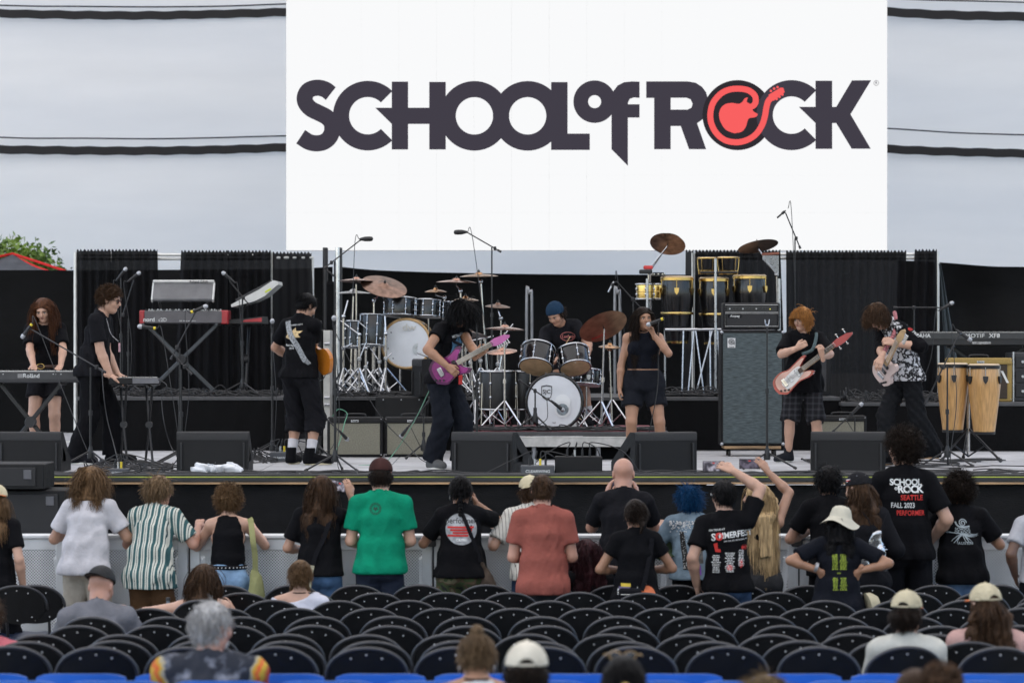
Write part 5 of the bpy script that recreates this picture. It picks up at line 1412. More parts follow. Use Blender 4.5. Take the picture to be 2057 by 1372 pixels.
# --- N: summerfest shirt, arm raised with phone
p = person('man with glasses in tour-dates black tee raising a phone high', at(1462, 22.7), -6, 1.7, top=topH(966, 22.7), sk='fair', sw=1.04, bw=1.0, lean=2, side=-3, hunch=2, head=(0, 28, 0), L=dict(hand=(-.235, .02, .84), elbow=(-.5, -1, 0), curl=30), Rr=dict(hand=(.04, .14, 1.71), elbow=(1.0, .15, .0), dir=(-.8, .2, .4), palm=(-.2, .9, -.4), curl=25))
shirt(p, BLACK, hem=.475, sleeve=.68, off=.016, loose=.014, flare=.016, seed=91); trousers(p, DDENIM, .97, name='jeans'); shoes(p, BLACK2); hair(p, 'black', 'short', 1200, .035, 13, jit=.3); glasses(p, m_rivet, M('clear_lens', (.3, .32, .34), .1, var=0))
cz = p.chest[2] + .02
decal(p, [('white_lettering', INKW, [T2('S', .075, .02, dx=-.105, dz=-.012), T2('MMERFEST', .062, .02, .86, dx=.058, dz=.012, rot=7), T2('ON TOUR AT', .020, .02, dx=-.08, dz=.045, rot=7), T2('JUNE 19-20, 2023 | MILWAUKEE, WI', .0155, .012, .72, dx=.06, dz=-.030, rot=7)]
           + bars2(-.085, -.15, .075, 11, .0125, .006, 1) + bars2(.02, -.13, .075, 12, .0125, .006, 2) + bars2(.105, -.11, .05, 10, .0125, .006, 3), (.0, cz)),
          ('red_marks', INKR, [curve_mesh([arc2(-.062, -.004, .030, 0, 350, 24), arc2(-.062, -.004, .013, 0, 350, 18)]), curve_mesh([[(-.105, -.06), (-.075, -.05), (-.072, -.095), (-.05, -.10), (-.05, -.122), (-.09, -.12)]]), curve_mesh([arc2(.02, -.235, .022, 0, 350, 16)]), curve_mesh([[(.09, -.19), (.11, -.17), (.12, -.22), (.10, -.24)]]), curve_mesh([arc2(.125, -.085, .02, 0, 350, 16)])], (0, cz))])
phone('smartphone held high sideways by the man in the tour-dates tee', wx(p, p.arm['R']['W'] + V3(-.155, .05, .035)), (0, 1, .02), (1, 0, 0), 'bright')
# --- O: long blonde hair, arm raised with phone
p = person('woman with long straight blonde hair raising a phone', at(1528, 23.5), 14, 1.7, top=topH(972, 23.5), sk='mid', fem=True, sw=.95, hw=1.02, lean=3, hunch=2, head=(0, 72, 0), L=dict(hand=(-.15, .22, 1.0), elbow=(-1, -.5, -.5)), Rr=dict(hand=(.11, .15, 1.67), elbow=(1, .0, .0), dir=(-.55, .1, .75), palm=(-.3, .9, 0), curl=20), face=True, h=.0135)
shirt(p, BLACK, hem=.575, tank=True, off=.009, loose=.0, wr=.004, name='crop_top'); trousers(p, cloth('black_denim', (.028, .028, .030), var=.3), .34, off=.012, loose=.016, top=.8, name='denim_shorts', seed=5)
mb = MB()
for l in p.leg.values(): mb.tube([l['hip'] + (l['K'] - l['hip']) * t for t in np.linspace(.3, 1, 6)], [.058 * p.H * (1 - .35 * t) for t in np.linspace(.3, 1, 6)], 12)
o = mb.build('lace_tights', M('lace', (.035, .018, .012), .8, var=.8, vs=60), p.root, ang=180); shoes(p, BLACK2)
hair(p, 'blond', 'long', 2300, .56, 14, curl=.003, cf=12, wd=.060, mass=.85, rad=.0026, bk=.125)
phone('smartphone held high sideways by the blonde woman', wx(p, p.arm['R']['W'] + V3(-.13, .06, .06)), V3(.24, .97, .02), V3(.97, -.24, 0), 'dim')
# --- P: dark-haired boy leaning
p = person('dark-haired person in black tee leaning on the barrier behind the sun hat', at(1672, 23.95), 6, 1.72, top=topH(940, 23.95), sk='mid', sw=1.02, lean=15, hunch=-2, head=(0, 10, 0), L=dict(hand=(-.10, .30, RAIL + .02), elbow=(-.9, 0, -1), palm=(0, 0, -1)), Rr=rest(.2))
shirt(p, BLACK, hem=.47, sleeve=.70, off=.018, loose=.016, flare=.02, seed=95); trousers(p, BLACK2, .97); shoes(p, BLACK2); hair(p, 'black', 'mop', 1300, .06, 15, g=.2, rad=.003)
# --- Q: bucket hat woman, hands on hips
p = person('woman in cream sun hat and black shirt with hands on her hips', at(1682, 22.0), 0, 1.7, top=topH(1020, 22.0), sk='tan', fem=True, hw=1.08, bw=1.05, sw=1.04, lean=2, side=2, hunch=4, head=(6, -6, 8), L=dict(hand=(-.145, -.075, 1.02), elbow=(-1.4, -.15, .25), dir=(.6, .25, -.75), palm=(.2, 1, .2), curl=12), Rr=dict(hand=(.155, -.075, 1.02), elbow=(1.4, -.15, .25), dir=(-.45, .25, -.85), palm=(-.2, 1, .2), curl=12))
shirt(p, cloth('night', (.007, .008, .012)), hem=.45, sleeve=.74, off=.018, loose=.01, flare=.025, seed=101); trousers(p, BLACK2, .97); shoes(p, BLACK2); hair(p, 'black', 'long', 900, .25, 16, capped=True, curl=.006, wd=.07, rad=.003)
hc, Rh, s_ = p.head; P_ = lambda *q: hc + Rh @ V3(*q) * s_
mb = MB(); V_ = []
prof = [(.02, .128), (.060, .122), (.082, .100), (.094, .060), (.100, .030), (.118, .006), (.150, -.022), (.172, -.036), (.176, -.034), (.152, -.017), (.118, .012), (.098, .034)]
for r_, z_ in prof: V_.append([P_(r_ * math.cos(a) * .96, r_ * math.sin(a) * 1.08 - .012, z_ + (.016 * math.sin(3 * a + 1) + .01 * math.sin(2 * a)) * max(0, (r_ - .1) / .07)) for a in np.linspace(0, 2 * PI, 41)])
mb.sheet(V_); mb.ell(P_(0, -.012, .118), (.05 * s_, .055 * s_, .013), Rh); ho = mb.build('sun_hat', cloth('hat_cream', (.50, .47, .38), bump=.3), p.root, ang=60)
MB().tube([P_(.01, -.135, .02), P_(.03, -.165, -.02), P_(.0, -.16, -.05), P_(-.012, -.14, -.01)], .003, 5).build('hat_cord', M_GLS, ho, ang=180)
cz = p.chest[2] - .01
decal(p, [('lime_print', INKY, bars2(-.028, .055, .045, 11, .0105, .0075, 5, True) + bars2(.038, .055, .060, 11, .0105, .0075, 6, False)[:0] + bars2(.032, .055, .06, 11, .0105, .0075, 7) + bars2(-.028, -.115, .045, 9, .0105, .0075, 8) + bars2(.032, -.115, .06, 9, .0105, .0075, 9) + [T2('2023', .014, .02, dz=-.075)], (0, cz))])
a = p.arm['L']; MB().lathe([(.034, -.01), (.036, -.008), (.036, .012), (.034, .014)], a['W'] - a['dir'] * .035, nrm(a['W'] - a['E']), 16).build('wristwatch', M('watch_grey', (.3, .3, .31), .4, .4), p.root)
cp_ = thing('baseball_cap', 'cream baseball cap hanging at the hip of the woman with hands on hips', 'cap', wx(p, (.22, -.05, p.pel[2] - .02)), 90)
mb = MB(); mb.lathe([(.001, .09), (.05, .08), (.085, .04), (.092, 0), (.086, 0)], axis=(.2, -.9, .25), seg=24); mb.build('cap_crown', cloth('cream', (.50, .44, .30)), cp_, ang=60); mb = MB(); mb.ell((0, .0, -.10), (.06, .012, .07)); mb.build('cap_brim', cloth('cream', (.5, .44, .3)), cp_)
# --- R: cap woman with drawstring bag
p = person('person in black cap with long curly brown hair and silver drawstring bag', at(1732, 23.2), 8, 1.7, top=topH(955, 23.2), sk='fair', fem=True, sw=.92, bw=1.0, lean=5, head=(4, 38, 0), L=dict(hand=(-.1, .25, 1.05)), Rr=dict(hand=(.2, .2, 1.0)))
shirt(p, BLACK2, hem=.42, longsl=.6, off=.024, loose=.02, flare=.03, seed=111, name='hooded_top'); trousers(p, BLACK, .97); shoes(p, BLACK2); hair(p, 'brown', 'long', 1500, .33, 17, capped=True, curl=.014, cf=36, wd=.085, rad=.003)
P_ = cap(p, cloth('cap_black', (.014, .014, .016)), tilt=-4)
mb = MB(); flat(mb, curve_mesh([rect2(-.02, -.012, .02, .012)]), lambda a, b_: P_(-.083, .02 + a, .075 + b_)); mb.build('cap_flag', INKW, p.root, smooth=False); mb = MB(); flat(mb, curve_mesh([rect2(-.02, -.005, .02, .005)]), lambda a, b_: P_(-.0845, .02 + a, .075 + b_)); mb.build('cap_flag_stripe', INKR, p.root, smooth=False)
for a in np.linspace(0, 2 * PI, 7)[:-1]: MB().ell(P_(.066 * math.sin(a), -.012 + .08 * math.cos(a), .105), (.004,) * 3, seg=6, rings=4).build('cap_eyelet', m_rivet, p.root)
bg_ = thing('drawstring_bag', 'crumpled silver drawstring bag on the back of the capped person', 'bag', wx(p, (.06, -.21, p.chest[2] - .14)))
f = Field((-.2, -.15, -.25), (.2, .15, .28), .011); f.econe((0, 0, .13), (0, -.01, -.12), (.03, .02), (.10, .035), V3(1, 0, 0), .02); f.wrinkle(.03, 3, 45, .9); mesh_obj('bag_body', [f.mesh()], M('foil', (.55, .56, .58), .22, .9, bump=.6, bs=25), bg_); MB().box((-.03, -.045, -.12), (.06, .01, .03), rotm(0, 20, 0)).build('orange_print', INKO, bg_)
for sg in (-1, 1): MB().tube([(sg * .02, 0, .13), (sg * .06, .03, .24), (sg * .10, .12, .30)], .004, 5).build('drawcord', BLACK2, bg_)
# --- S: tall performer tee
p = person('tall curly-haired person in black tee with white and red performer lettering', at(1818, 23.75), -2, 1.7, top=topH(868, 23.75), sk='fair', sw=.95, bw=.98, lean=4, hunch=4, head=(-4, 32, 0), L=dict(hand=(-.14, .33, 1.16), elbow=(-1, -.4, -.6)), Rr=dict(hand=(.24, .22, 1.12), elbow=(.8, -1, -.3)), h=.0135)
shirt(p, BLACK, hem=.475, sleeve=.74, off=.018, loose=.022, flare=.02, seed=121); trousers(p, BLACK2, .95, loose=.03); shoes(p, BLACK2)
hair(p, 'dkbrown', 'curly', 1500, .06, 18, g=.05, rad=.0028, off=.02)
hc, Rh, s_ = p.head; MB().tube([p.neckb + V3(.062 * math.cos(a) * p.s, .055 * math.sin(a) * p.s, .016) for a in np.linspace(0, 2 * PI, 17)[:-1]], .006, 5, closed=True).build('necklace', BLACK2, p.root, ang=180)
cz = p.chest[2] + .03
decal(p, [('white_lettering', INKW, [T2('SCHOOL', .068, .030, .98, dx=-.012, dz=.095, space=.9), T2('of', .045, .028, dx=-.085, dz=.050), T2('ROCK', .078, .032, 1.0, dx=.022, dz=.040, space=.88), T2('FALL 2023', .056, .018, .76, dx=-.04, dz=-.085)], (.012, cz)), ('red_lettering', INKR, [T2('SEATTLE', .058, .018, .80, dx=.03, dz=-.025)], (.012, cz)), ('lower_red_lettering', INKR, [T2('PERFORMER', .056, .018, .74, dx=.02, dz=-.145)], (.012, cz)), ('guitar_loop', INKB, [curve_mesh([arc2(.012, .038, .020, 0, 350, 24), arc2(.012, .038, .014, 0, 350, 20)])], (0, cz))], off=.004)
# --- T: big curls, snail shirt
p = person('person with big dark curls in black tee with pale snail print', at(1932, 23.9), 0, 1.7, top=topH(960, 23.9), sk='tan', sw=1.02, lean=11, hunch=0, head=(2, 0, 0), L=dict(hand=(-.17, .34, RAIL + .02), elbow=(-.7, 0, -1), palm=(0, 0, -1)), Rr=dict(hand=(.24, .30, RAIL + .02), elbow=(.7, 0, -1), palm=(0, 0, -1)))
shirt(p, BLACK, hem=.46, sleeve=.76, off=.022, loose=.026, flare=.025, seed=131, wr=.011); trousers(p, cloth('loose_denim', (.12, .19, .30), var=.3), .97, loose=.03, name='jeans'); shoes(p, BLACK2); hair(p, 'dkbrown', 'curly', 1700, .075, 19, off=.032, g=.03, rad=.003)
cz = p.chest[2] - .01; br = []
rn = random.Random(3)
for k in range(14):
 a = PI * (1.02 + .96 * k / 13); q = [(0, -.01)];
 for j in range(5): a += rn.uniform(-.35, .35); q.append((q[-1][0] + .026 * math.cos(a), q[-1][1] + .022 * math.sin(a) * .8))
 br.append(curve_mesh([stroke2(q, np.linspace(.004, .0012, 6))]))
decal(p, [('snail_print', M('print_pale', (.33, .38, .40), .8, var=.2), [curve_mesh([stroke2([(.032 * (1 - t / 14) * math.cos(t), .075 + .032 * (1 - t / 14) * math.sin(t)) for t in np.linspace(0, 11, 60)], .0034)]), curve_mesh([stroke2(spline([(-.055, .085), (-.045, .06), (-.02, .045), (.03, .045), (.055, .05)], 5), .006)]), T2('SCHOOL', .030, .02, dz=.026), T2('OF ROCK', .030, .02, dz=.0), T2('AUSTIN', .030, .01, dx=.02, dz=-.085, space=1.2)] + br, (-.005, cz))])
# --- U: arm and side of someone at the right edge
p = person('person in grey tee cut off by the right edge of the picture', at(2092, 23.5), 8, 1.62, 'dark', sw=1.0, L=dict(hand=(-.19, .08, .86), elbow=(-.8, -1, 0)))
shirt(p, cloth('lt_grey', (.35, .35, .37)), hem=.50, sleeve=.66); trousers(p, BLACK2, .5); hair(p, 'black', 'short')
# ================================================================== SEATED AUDIENCE
def sitter(label, px, d, pytop, **kw):
 z0 = gz(d); H = kw.pop('H', 1.72); seat = Z(pytop, d) - z0 - .485 * H - .075 * H * 0
 return person(label, (X(px, d), d, z0), kw.pop('yaw', 0), H, seat=max(.2, Z(pytop, d) - z0 - .56 * H), **kw)
p = sitter('seated bald man in grey tee with a backwards black mesh cap', 193, 20.0, 1122, H=1.78, sk='pink', sw=1.12, bw=1.12, lean=10, hunch=14, head=(22, -16, 0), h=.0115, L=dict(hand=(-.2, .4, .75)), Rr=dict(hand=(.2, .4, .75)))
shirt(p, cloth('heather', (.15, .15, .165)), hem=.10, off=.02, loose=.02, seed=141, wr=.011); trousers(p, NAVY, .9); cap(p, M('cap_mesh', (.012, .012, .013), .8, var=.2), back=True, hole=True)
p = sitter('seated woman with brown wavy hair and bare shoulders beside the grey-haired man', 404, 21.5, 1118, H=1.65, sk='fair', fem=True, lean=14, hunch=4, head=(6, -6, 0), L=dict(hand=(-.24, .3, .70), elbow=(-1, -.3, 0)), Rr=dict(hand=(.2, .35, .72)))
shirt(p, cloth('rust', (.20, .07, .04)), hem=.1, tank=True, off=.008); trousers(p, DENIM, .9); hair(p, 'brown', 'long', 1400, .27, 21, curl=.012, cf=34, wd=.075, rad=.003)
p = sitter('seated woman with two brown braids in off-shoulder white top', 601, 21.9, 1112, H=1.64, sk='fair', fem=True, lean=8, hunch=6, head=(8, 0, 0))
shirt(p, cloth('lilac_white', (.52, .52, .58)), hem=.1, off=.014, loose=.012, seed=151, cutneck=((-.04, 0, .02), (.095, .2, .06))); trousers(p, DENIM, .9)
hair(p, 'ltbrown', 'tied', 1100, seed=22, more=[bun((sg * (.05 + .006 * k), -.07 + .012 * k, -.05 - .028 * k), .019 - .001 * k, 30 + k, 26) for k in range(6) for sg in (-1, 1)] + [bun((0, -.06, -.03), .062, 55, 40)])
MB().tube([p.neckb + V3(.064 * math.cos(a) * p.s, .06 * math.sin(a) * p.s - .004, .012) for a in np.linspace(0, 2 * PI, 17)[:-1]], .004, 5, closed=True).build('necklace', BLACK2, p.root, ang=180)
m_tie = M('tie_dye', (.02, .024, .032), .9, var=0, bump=.2, bs=45); t, N, L_, b = nodes_of(m_tie); tc = [q for q in N if q.type == 'TEX_COORD'][0]
nz = N.new('ShaderNodeTexNoise'); nz.inputs['Scale'].default_value = 14; nz.inputs['Detail'].default_value = 4; L_.new(tc.outputs['Object'], nz.inputs['Vector']); rp = N.new('ShaderNodeValToRGB'); e = rp.color_ramp.elements; e[0].position = .50; e[0].color = (.016, .019, .028, 1); e[1].position = .74; e[1].color = (.20, .21, .25, 1); L_.new(nz.outputs[0], rp.inputs[0])
sx_ = N.new('ShaderNodeSeparateXYZ'); L_.new(tc.outputs['Object'], sx_.inputs[0]); ab = N.new('ShaderNodeMath'); ab.operation = 'ABSOLUTE'; L_.new(sx_.outputs[0], ab.inputs[0])
ad = N.new('ShaderNodeMath'); ad.operation = 'MULTIPLY_ADD'; ad.inputs[1].default_value = .10; L_.new(nz.outputs[0], ad.inputs[0]); L_.new(ab.outputs[0], ad.inputs[2])
zz = N.new('ShaderNodeMath'); zz.operation = 'MULTIPLY_ADD'; zz.inputs[1].default_value = -.35; zz.inputs[2].default_value = .33; L_.new(sx_.outputs[2], zz.inputs[0]); a2 = N.new('ShaderNodeMath'); L_.new(ad.outputs[0], a2.inputs[0]); L_.new(zz.outputs[0], a2.inputs[1])
r2 = N.new('ShaderNodeValToRGB'); e = r2.color_ramp.elements; e[0].position = .285; e[0].color = (.016, .019, .028, 1); e[1].position = .34; e[1].color = (.5, .06, .02, 1)
for ps, cl in ((.298, (.3, .28, .22, 1)), (.312, (.42, .26, .02, 1)), (.36, (.45, .33, .03, 1)), (.39, (.32, .03, .015, 1))): q = e.new(ps); q.color = cl
L_.new(a2.outputs[0], r2.inputs[0]); gt = N.new('ShaderNodeMath'); gt.operation = 'GREATER_THAN'; gt.inputs[1].default_value = .29; L_.new(a2.outputs[0], gt.inputs[0])
mx1 = N.new('ShaderNodeMixRGB'); L_.new(gt.outputs[0], mx1.inputs[0]); L_.new(rp.outputs[0], mx1.inputs[1]); L_.new(r2.outputs[0], mx1.inputs[2]); L_.new(mx1.outputs[0], b.inputs['Base Color'])
p = sitter('seated grey-haired man with glasses in dark tie-dye shirt', 420, 15.0, 1190, H=1.80, sk='pink', sw=1.30, bw=1.30, lean=0, hunch=6, head=(2, -42, 0), h=.011)
shirt(p, m_tie, hem=.10, sleeve=.7, off=.02, loose=.02, seed=161, wr=.010); trousers(p, NAVY, .9); hair(p, 'grey', 'short', 1500, .045, 23, jit=.4); glasses(p, M_GLS, M('clear_lens', (.3, .32, .34), .1, var=0))
hc, Rh, s_ = p.head; f = Field(hc - .16, hc + .16, .006); f.ell(hc + Rh @ V3(0, .05, -.085) * s_, np.array((.045, .048, .036)) * s_, Rh, .0); f.wrinkle(.004, 3, 80); mesh_obj('beard', [f.mesh()], HM['grey'], p.root)
p = sitter('seated woman with messy blond bun and bare shoulders at the bottom', 957, 14.0, 1240, H=1.68, headsize=.95, sk='tan', fem=True, lean=4, hunch=32, head=(20, 0, 0), h=.011)
shirt(p, cloth('white_strap', (.5, .5, .5)), hem=.1, tank=True, off=.008); hair(p, 'sandy', 'tied', 1200, seed=24, more=[bun((0, -.055, .118), .034, 7, 60)], soff=.002); trousers(p, DENIM, .9)
MB().tube([p.neckb + V3(.064 * math.cos(a) * p.s, .06 * math.sin(a) * p.s - .004, .016) for a in np.linspace(0, 2 * PI, 17)[:-1]], .005, 5, closed=True).build('necklace', BLACK2, p.root, ang=180)
for sg in (-1, 1):
 hc, Rh, s_ = p.head; MB().tube([hc + Rh @ V3(sg * .09, -.008 + .02 * math.sin(a), -.062 + .024 * math.cos(a)) * s_ for a in np.linspace(0, 2 * PI, 13)[:-1]], .003, 5, closed=True).build('earring', m_rivet, p.root, ang=180)
p = sitter('seated man in cream snapback cap at the bottom centre', 1058, 12.9, 1276, H=1.76, sk='mid', lean=2, hunch=4, head=(4, 0, 0), h=.011)
shirt(p, BLACK, hem=.1, seed=171); hair(p, 'dkbrown', 'short', 700, .04, 25, capped=True); cap(p, cloth('cap_offwhite', (.55, .51, .42)), hole=True); trousers(p, NAVY, .9)
p = sitter('seated dark-haired person with sunglasses pushed up on the head', 1253, 12.6, 1296, H=1.68, sk='mid', fem=True, lean=2, head=(4, 0, 0), h=.011)
shirt(p, BLACK, hem=.1); hair(p, 'black', 'tied', 1200, seed=26, more=[bun((0, -.11, -.01), .045, 8, 60)]); trousers(p, NAVY, .9); glasses(p, M('tortoise', (.35, .22, .08), .3, var=.5, vs=40), M_LENS, up=.115, y=.07, name='sunglasses')
hc, Rh, s_ = p.head; MB().ell(hc + Rh @ V3(0, -.15, -.005) * s_, (.022, .012, .016), Rh).build('hair_clip', M('gold_clip', (.5, .35, .12), .3, .8), p.root)
p = sitter('seated person with blurred light brown hair at the bottom edge', 1540, 11.8, 1336, H=1.68, sk='fair', fem=True, lean=2, h=.011)
shirt(p, cloth('grey_dim', (.1, .1, .11)), hem=.1); hair(p, 'olive', 'mop', 1200, .07, 27, rad=.003); trousers(p, NAVY, .9)
CREAM = cloth('cream', (.50, .44, .30))
p = sitter('seated person in cream cap with orange brim and white top', 1822, 17.0, 1176, H=1.66, sk='tan', fem=True, sw=1.05, lean=2, hunch=4, head=(4, -20, 0), h=.012)
shirt(p, cloth('ivory', (.46, .45, .40)), hem=.1, sleeve=.65, off=.016, seed=181); hair(p, 'dkbrown', 'tied', 900, seed=28, capped=True, more=[bun((.01, -.105, -.045), .034, 9, 50)]); cap(p, CREAM, brim=cloth('cap_orange', (.62, .16, .04)), hole=True); trousers(p, DENIM, .9)
p = sitter('seated person with long curly brown hair under a cream cap at right', 1985, 17.3, 1162, H=1.68, sk='fair', fem=True, sw=1.1, bw=1.05, lean=4, hunch=4, head=(4, 22, 0), h=.012)
shirt(p, cloth('pinkish', (.45, .28, .25)), hem=.1, sleeve=.7, off=.018, seed=191); hair(p, 'brown', 'long', 1700, .40, 29, capped=True, curl=.016, cf=38, wd=.105, rad=.003, back=.2); cap(p, CREAM, brim=cloth('cap_orange', (.62, .16, .04)), hole=True); trousers(p, DENIM, .9)
p = sitter('seated person with large fluffy bun blurred at the bottom right', 1842, 11.4, 1322, H=1.66, sk='mid', fem=True, lean=2, h=.011)
shirt(p, cloth('plum', (.05, .02, .04)), hem=.1); hair(p, 'brown', 'tied', 900, seed=31, more=[bun((.10, -.06, .07), .085, 10, 150)]); trousers(p, NAVY, .9)
p = sitter('seated person in pink cut off by the left edge', -28, 17.2, 1240, H=1.66, sk='pink', lean=2)
shirt(p, cloth('rose', (.45, .12, .14)), hem=.1); hair(p, 'brown', 'short'); trousers(p, NAVY, .9)
bt = thing('water_bottle', 'clear water bottle standing between the seats by the brown trousers', 'bottle', (X(338, 22.6), 22.6, .55)); MB().lathe([(.03, 0), (.034, .02), (.034, .14), (.014, .18), (.014, .20)], seg=16).build('bottle_body', M('bottle_grey', (.10, .11, .12), .15, var=0), bt); MB().lathe([(.017, .19), (.017, .215)], seg=12).build('bottle_cap', m_blk, bt)
# ================================================================== STAGE GEAR
CHR = M('chrome', (.50, .51, .53), .14, metal=1.0, var=.12, vs=30); CHR2 = M('satin_chrome', (.42, .43, .45), .28, metal=.95, var=.15, vs=20)
GUN = M('black_metal', (.014, .014, .015), .36, metal=.3, var=.2); PLA = M('black_plastic', (.009, .009, .010), .5, var=.2, bump=.1, bs=200)
BOXB = M('cabinet_black', (.006, .006, .0065), .6, var=.25, vs=12, bump=.25, bs=220, spec=.3); GRL = M('speaker_grille', (.010, .010, .011), .6, var=.3, vs=150, bump=.5, bs=300)
GOLD = M('gold_hw', (.58, .41, .15), .22, metal=1.0, var=.15); DRUMB = M('drum_black', (.006, .006, .007), .22, var=.1, coat=.15); SKINW = M('drum_head', (.62, .64, .67), .5, var=.06, vs=6)
HIDE = M('drum_hide', (.55, .42, .28), .6, var=.12, vs=12); TANH = M('clear_head', (.50, .33, .19), .35, var=.2, vs=14); CABL = M('cable', (.012, .012, .013), .5, var=0); BRZ = M('bronze', (.36, .20, .10), .24, metal=1.0, var=.3, vs=12); BRZ2 = M('dark_bronze', (.20, .125, .095), .32, metal=.95, var=.4, vs=16)
BRZP = M('rose_bronze', (.42, .23, .17), .22, metal=1.0, var=.2, vs=10); GREYM = M('tolex_grey', (.028, .028, .030), .6, var=.2)
HSZ = HS; DZ = HS + .303
class TH:
 """a top-level thing whose parts are given in world coordinates"""
 def __init__(s, name, label, cat, loc, group=None, rz=0):
  s.o = np.array(loc, float); s.t = thing(name, label, cat, loc, 0, group); s.rm = rotm(0, 0, rz); s.name = name
 def put(s, mb, name, mat, parent=None, **k):
  for i, v in enumerate(mb.v): mb.v[i] = (v - s.o) @ s.rm.T
  return mb.build(name, mat, parent or s.t, **k)
 def loc(s, mb, name, mat, parent=None, **k):
  for i, v in enumerate(mb.v): mb.v[i] = v @ s.rm.T
  return mb.build(name, mat, parent or s.t, **k)
def pt(px, py, d): return W(px, py, d)
def tripod(T, c, z0, r, h, mat, n=3, ph=90, tube=.011, foot=True, brace=True):
 """three legs from a hub at height h to feet at radius r"""
 for k in range(n):
  a = R(ph + 360 / n * k); f = np.array([c[0] + r * math.cos(a), c[1] + r * math.sin(a), z0 + .012]); hb = np.array([c[0] + .012 * math.cos(a), c[1] + .012 * math.sin(a), z0 + h])
  l = T.put(MB().cyl(hb, f, tube, seg=8), 'leg', mat)
  if foot: T.put(MB().cyl(f - (f - hb) * .09, f + (f - hb) * .015, tube * 1.45, seg=8), 'rubber_foot', PLA, l)
  if brace: T.put(MB().cyl(hb + (f - hb) * .5, (c[0], c[1], z0 + h * .16), tube * .7, seg=6), 'brace', mat, l)
def micstand(label, px, d, z0, top, boom=None, mic=None, miclabel=None, miccol=None, r=.30, ph=80, wire=True, kind='dyn', mic_len=.17, cat='microphone stand', group='microphone stands'):
 """top: photo y of the pole top. boom: ((px,py,d) tail, (px,py,d) tip)"""
 c = np.array([X(px, d), d, z0]); T = TH('microphone_stand', label, cat, c, group); zt = Z(top, d)
 tripod(T, c, z0, r, .16, GUN, ph=ph, tube=.0095, brace=False)
 T.put(MB().lathe([(.03, .0), (.034, .03), (.022, .09), (.016, .12)], (c[0], c[1], z0 + .09), seg=12), 'hub', PLA)
 m = z0 + (zt - z0) * .55
 T.put(MB().cyl((c[0], c[1], z0 + .1), (c[0], c[1], m), .0125, seg=10), 'lower_tube', GUN); T.put(MB().cyl((c[0], c[1], m), (c[0], c[1], zt), .0085, seg=10), 'upper_tube', GUN)
 T.put(MB().cyl((c[0], c[1], m - .03), (c[0], c[1], m + .02), .019, seg=10), 'clutch', PLA)
 tip = np.array([c[0], c[1], zt])
 if boom:
  a, b_ = pt(*boom[0]), pt(*boom[1]); T.put(MB().cyl(a, b_, .0075, seg=8), 'boom_arm', GUN); T.put(MB().cyl(a, a + (b_ - a) * .08, .014, seg=8), 'counterweight', PLA)
  u = nrm(b_ - a); j = a + u * np.clip((np.array([c[0], c[1], zt]) - a) @ u, .02, 9); T.put(MB().box(j, (.035, .045, .045), b=.008), 'boom_clamp', PLA); tip = b_
 if mic is not None:
  mc = pt(*mic[0]); md = nrm(pt(*mic[1]) - mc)      # from head to tail of the microphone
  T.put(MB().cyl(tip, mc + md * mic_len * .55, .007, seg=6).cyl(mc + md * mic_len * .45, mc + md * mic_len * .68, .0175, .0165, seg=10), 'mic_clip', PLA)
  microphone(miclabel, mc, md, kind, miccol, mic_len)
  if wire:
   e = mc + md * mic_len; g = np.array([c[0] + .03, c[1] - .02, z0 + .05]); mid = (e + g) / 2 + np.array([.03, -.02, -.05])
   T.put(MB().tube(spline([e, e + md * .05 - V3(0, 0, .02), mid, g, g + V3(.15, -.05, -.035)], 7), .0042, 5), 'cable', CABL, ang=180)
 return T
def microphone(label, c, md, kind='dyn', ring=None, ln=.17):
 T = TH('microphone', label, 'microphone', c, 'microphones'); md = nrm(md)
 if kind == 'dyn':
  T.put(MB().lathe([(.004, -.026), (.017, -.020), (.0245, -.004), (.0245, .006), (.021, .020)], c, md, 16), 'grille', M('mic_grille', (.42, .43, .45), .35, .8, var=.3, vs=200, bump=.6, bs=400)); T.put(MB().lathe([(.0235, .004), (.0235, .012)], c, md, 14), 'collar', CHR2)
  T.put(MB().lathe([(.0205, .018), (.019, .04), (.0125, ln - .01), (.010, ln)], c, md, 14), 'handle', PLA)
  if ring: T.put(MB().lathe([(.0150, ln - .035), (.0150, ln - .012)], c, md, 12), 'colour_ring', ring)
 elif kind == 'pencil':
  T.put(MB().lathe([(.0095, 0), (.0105, .004), (.0105, .12), (.006, .135)], c, md, 12), 'body', CHR2 if ring is None else ring)
 else:      # side-address condenser in a foam-dark shell
  T.put(MB().lathe([(.004, -.01), (.024, 0), (.029, .03), (.028, .085), (.02, .12), (.010, .15)], c, md, 16), 'body', PLA)
 return T
YR = M('tape_yellow', (.65, .5, .03), .6, var=0); RR_ = M('tape_red', (.5, .04, .03), .6, var=0)
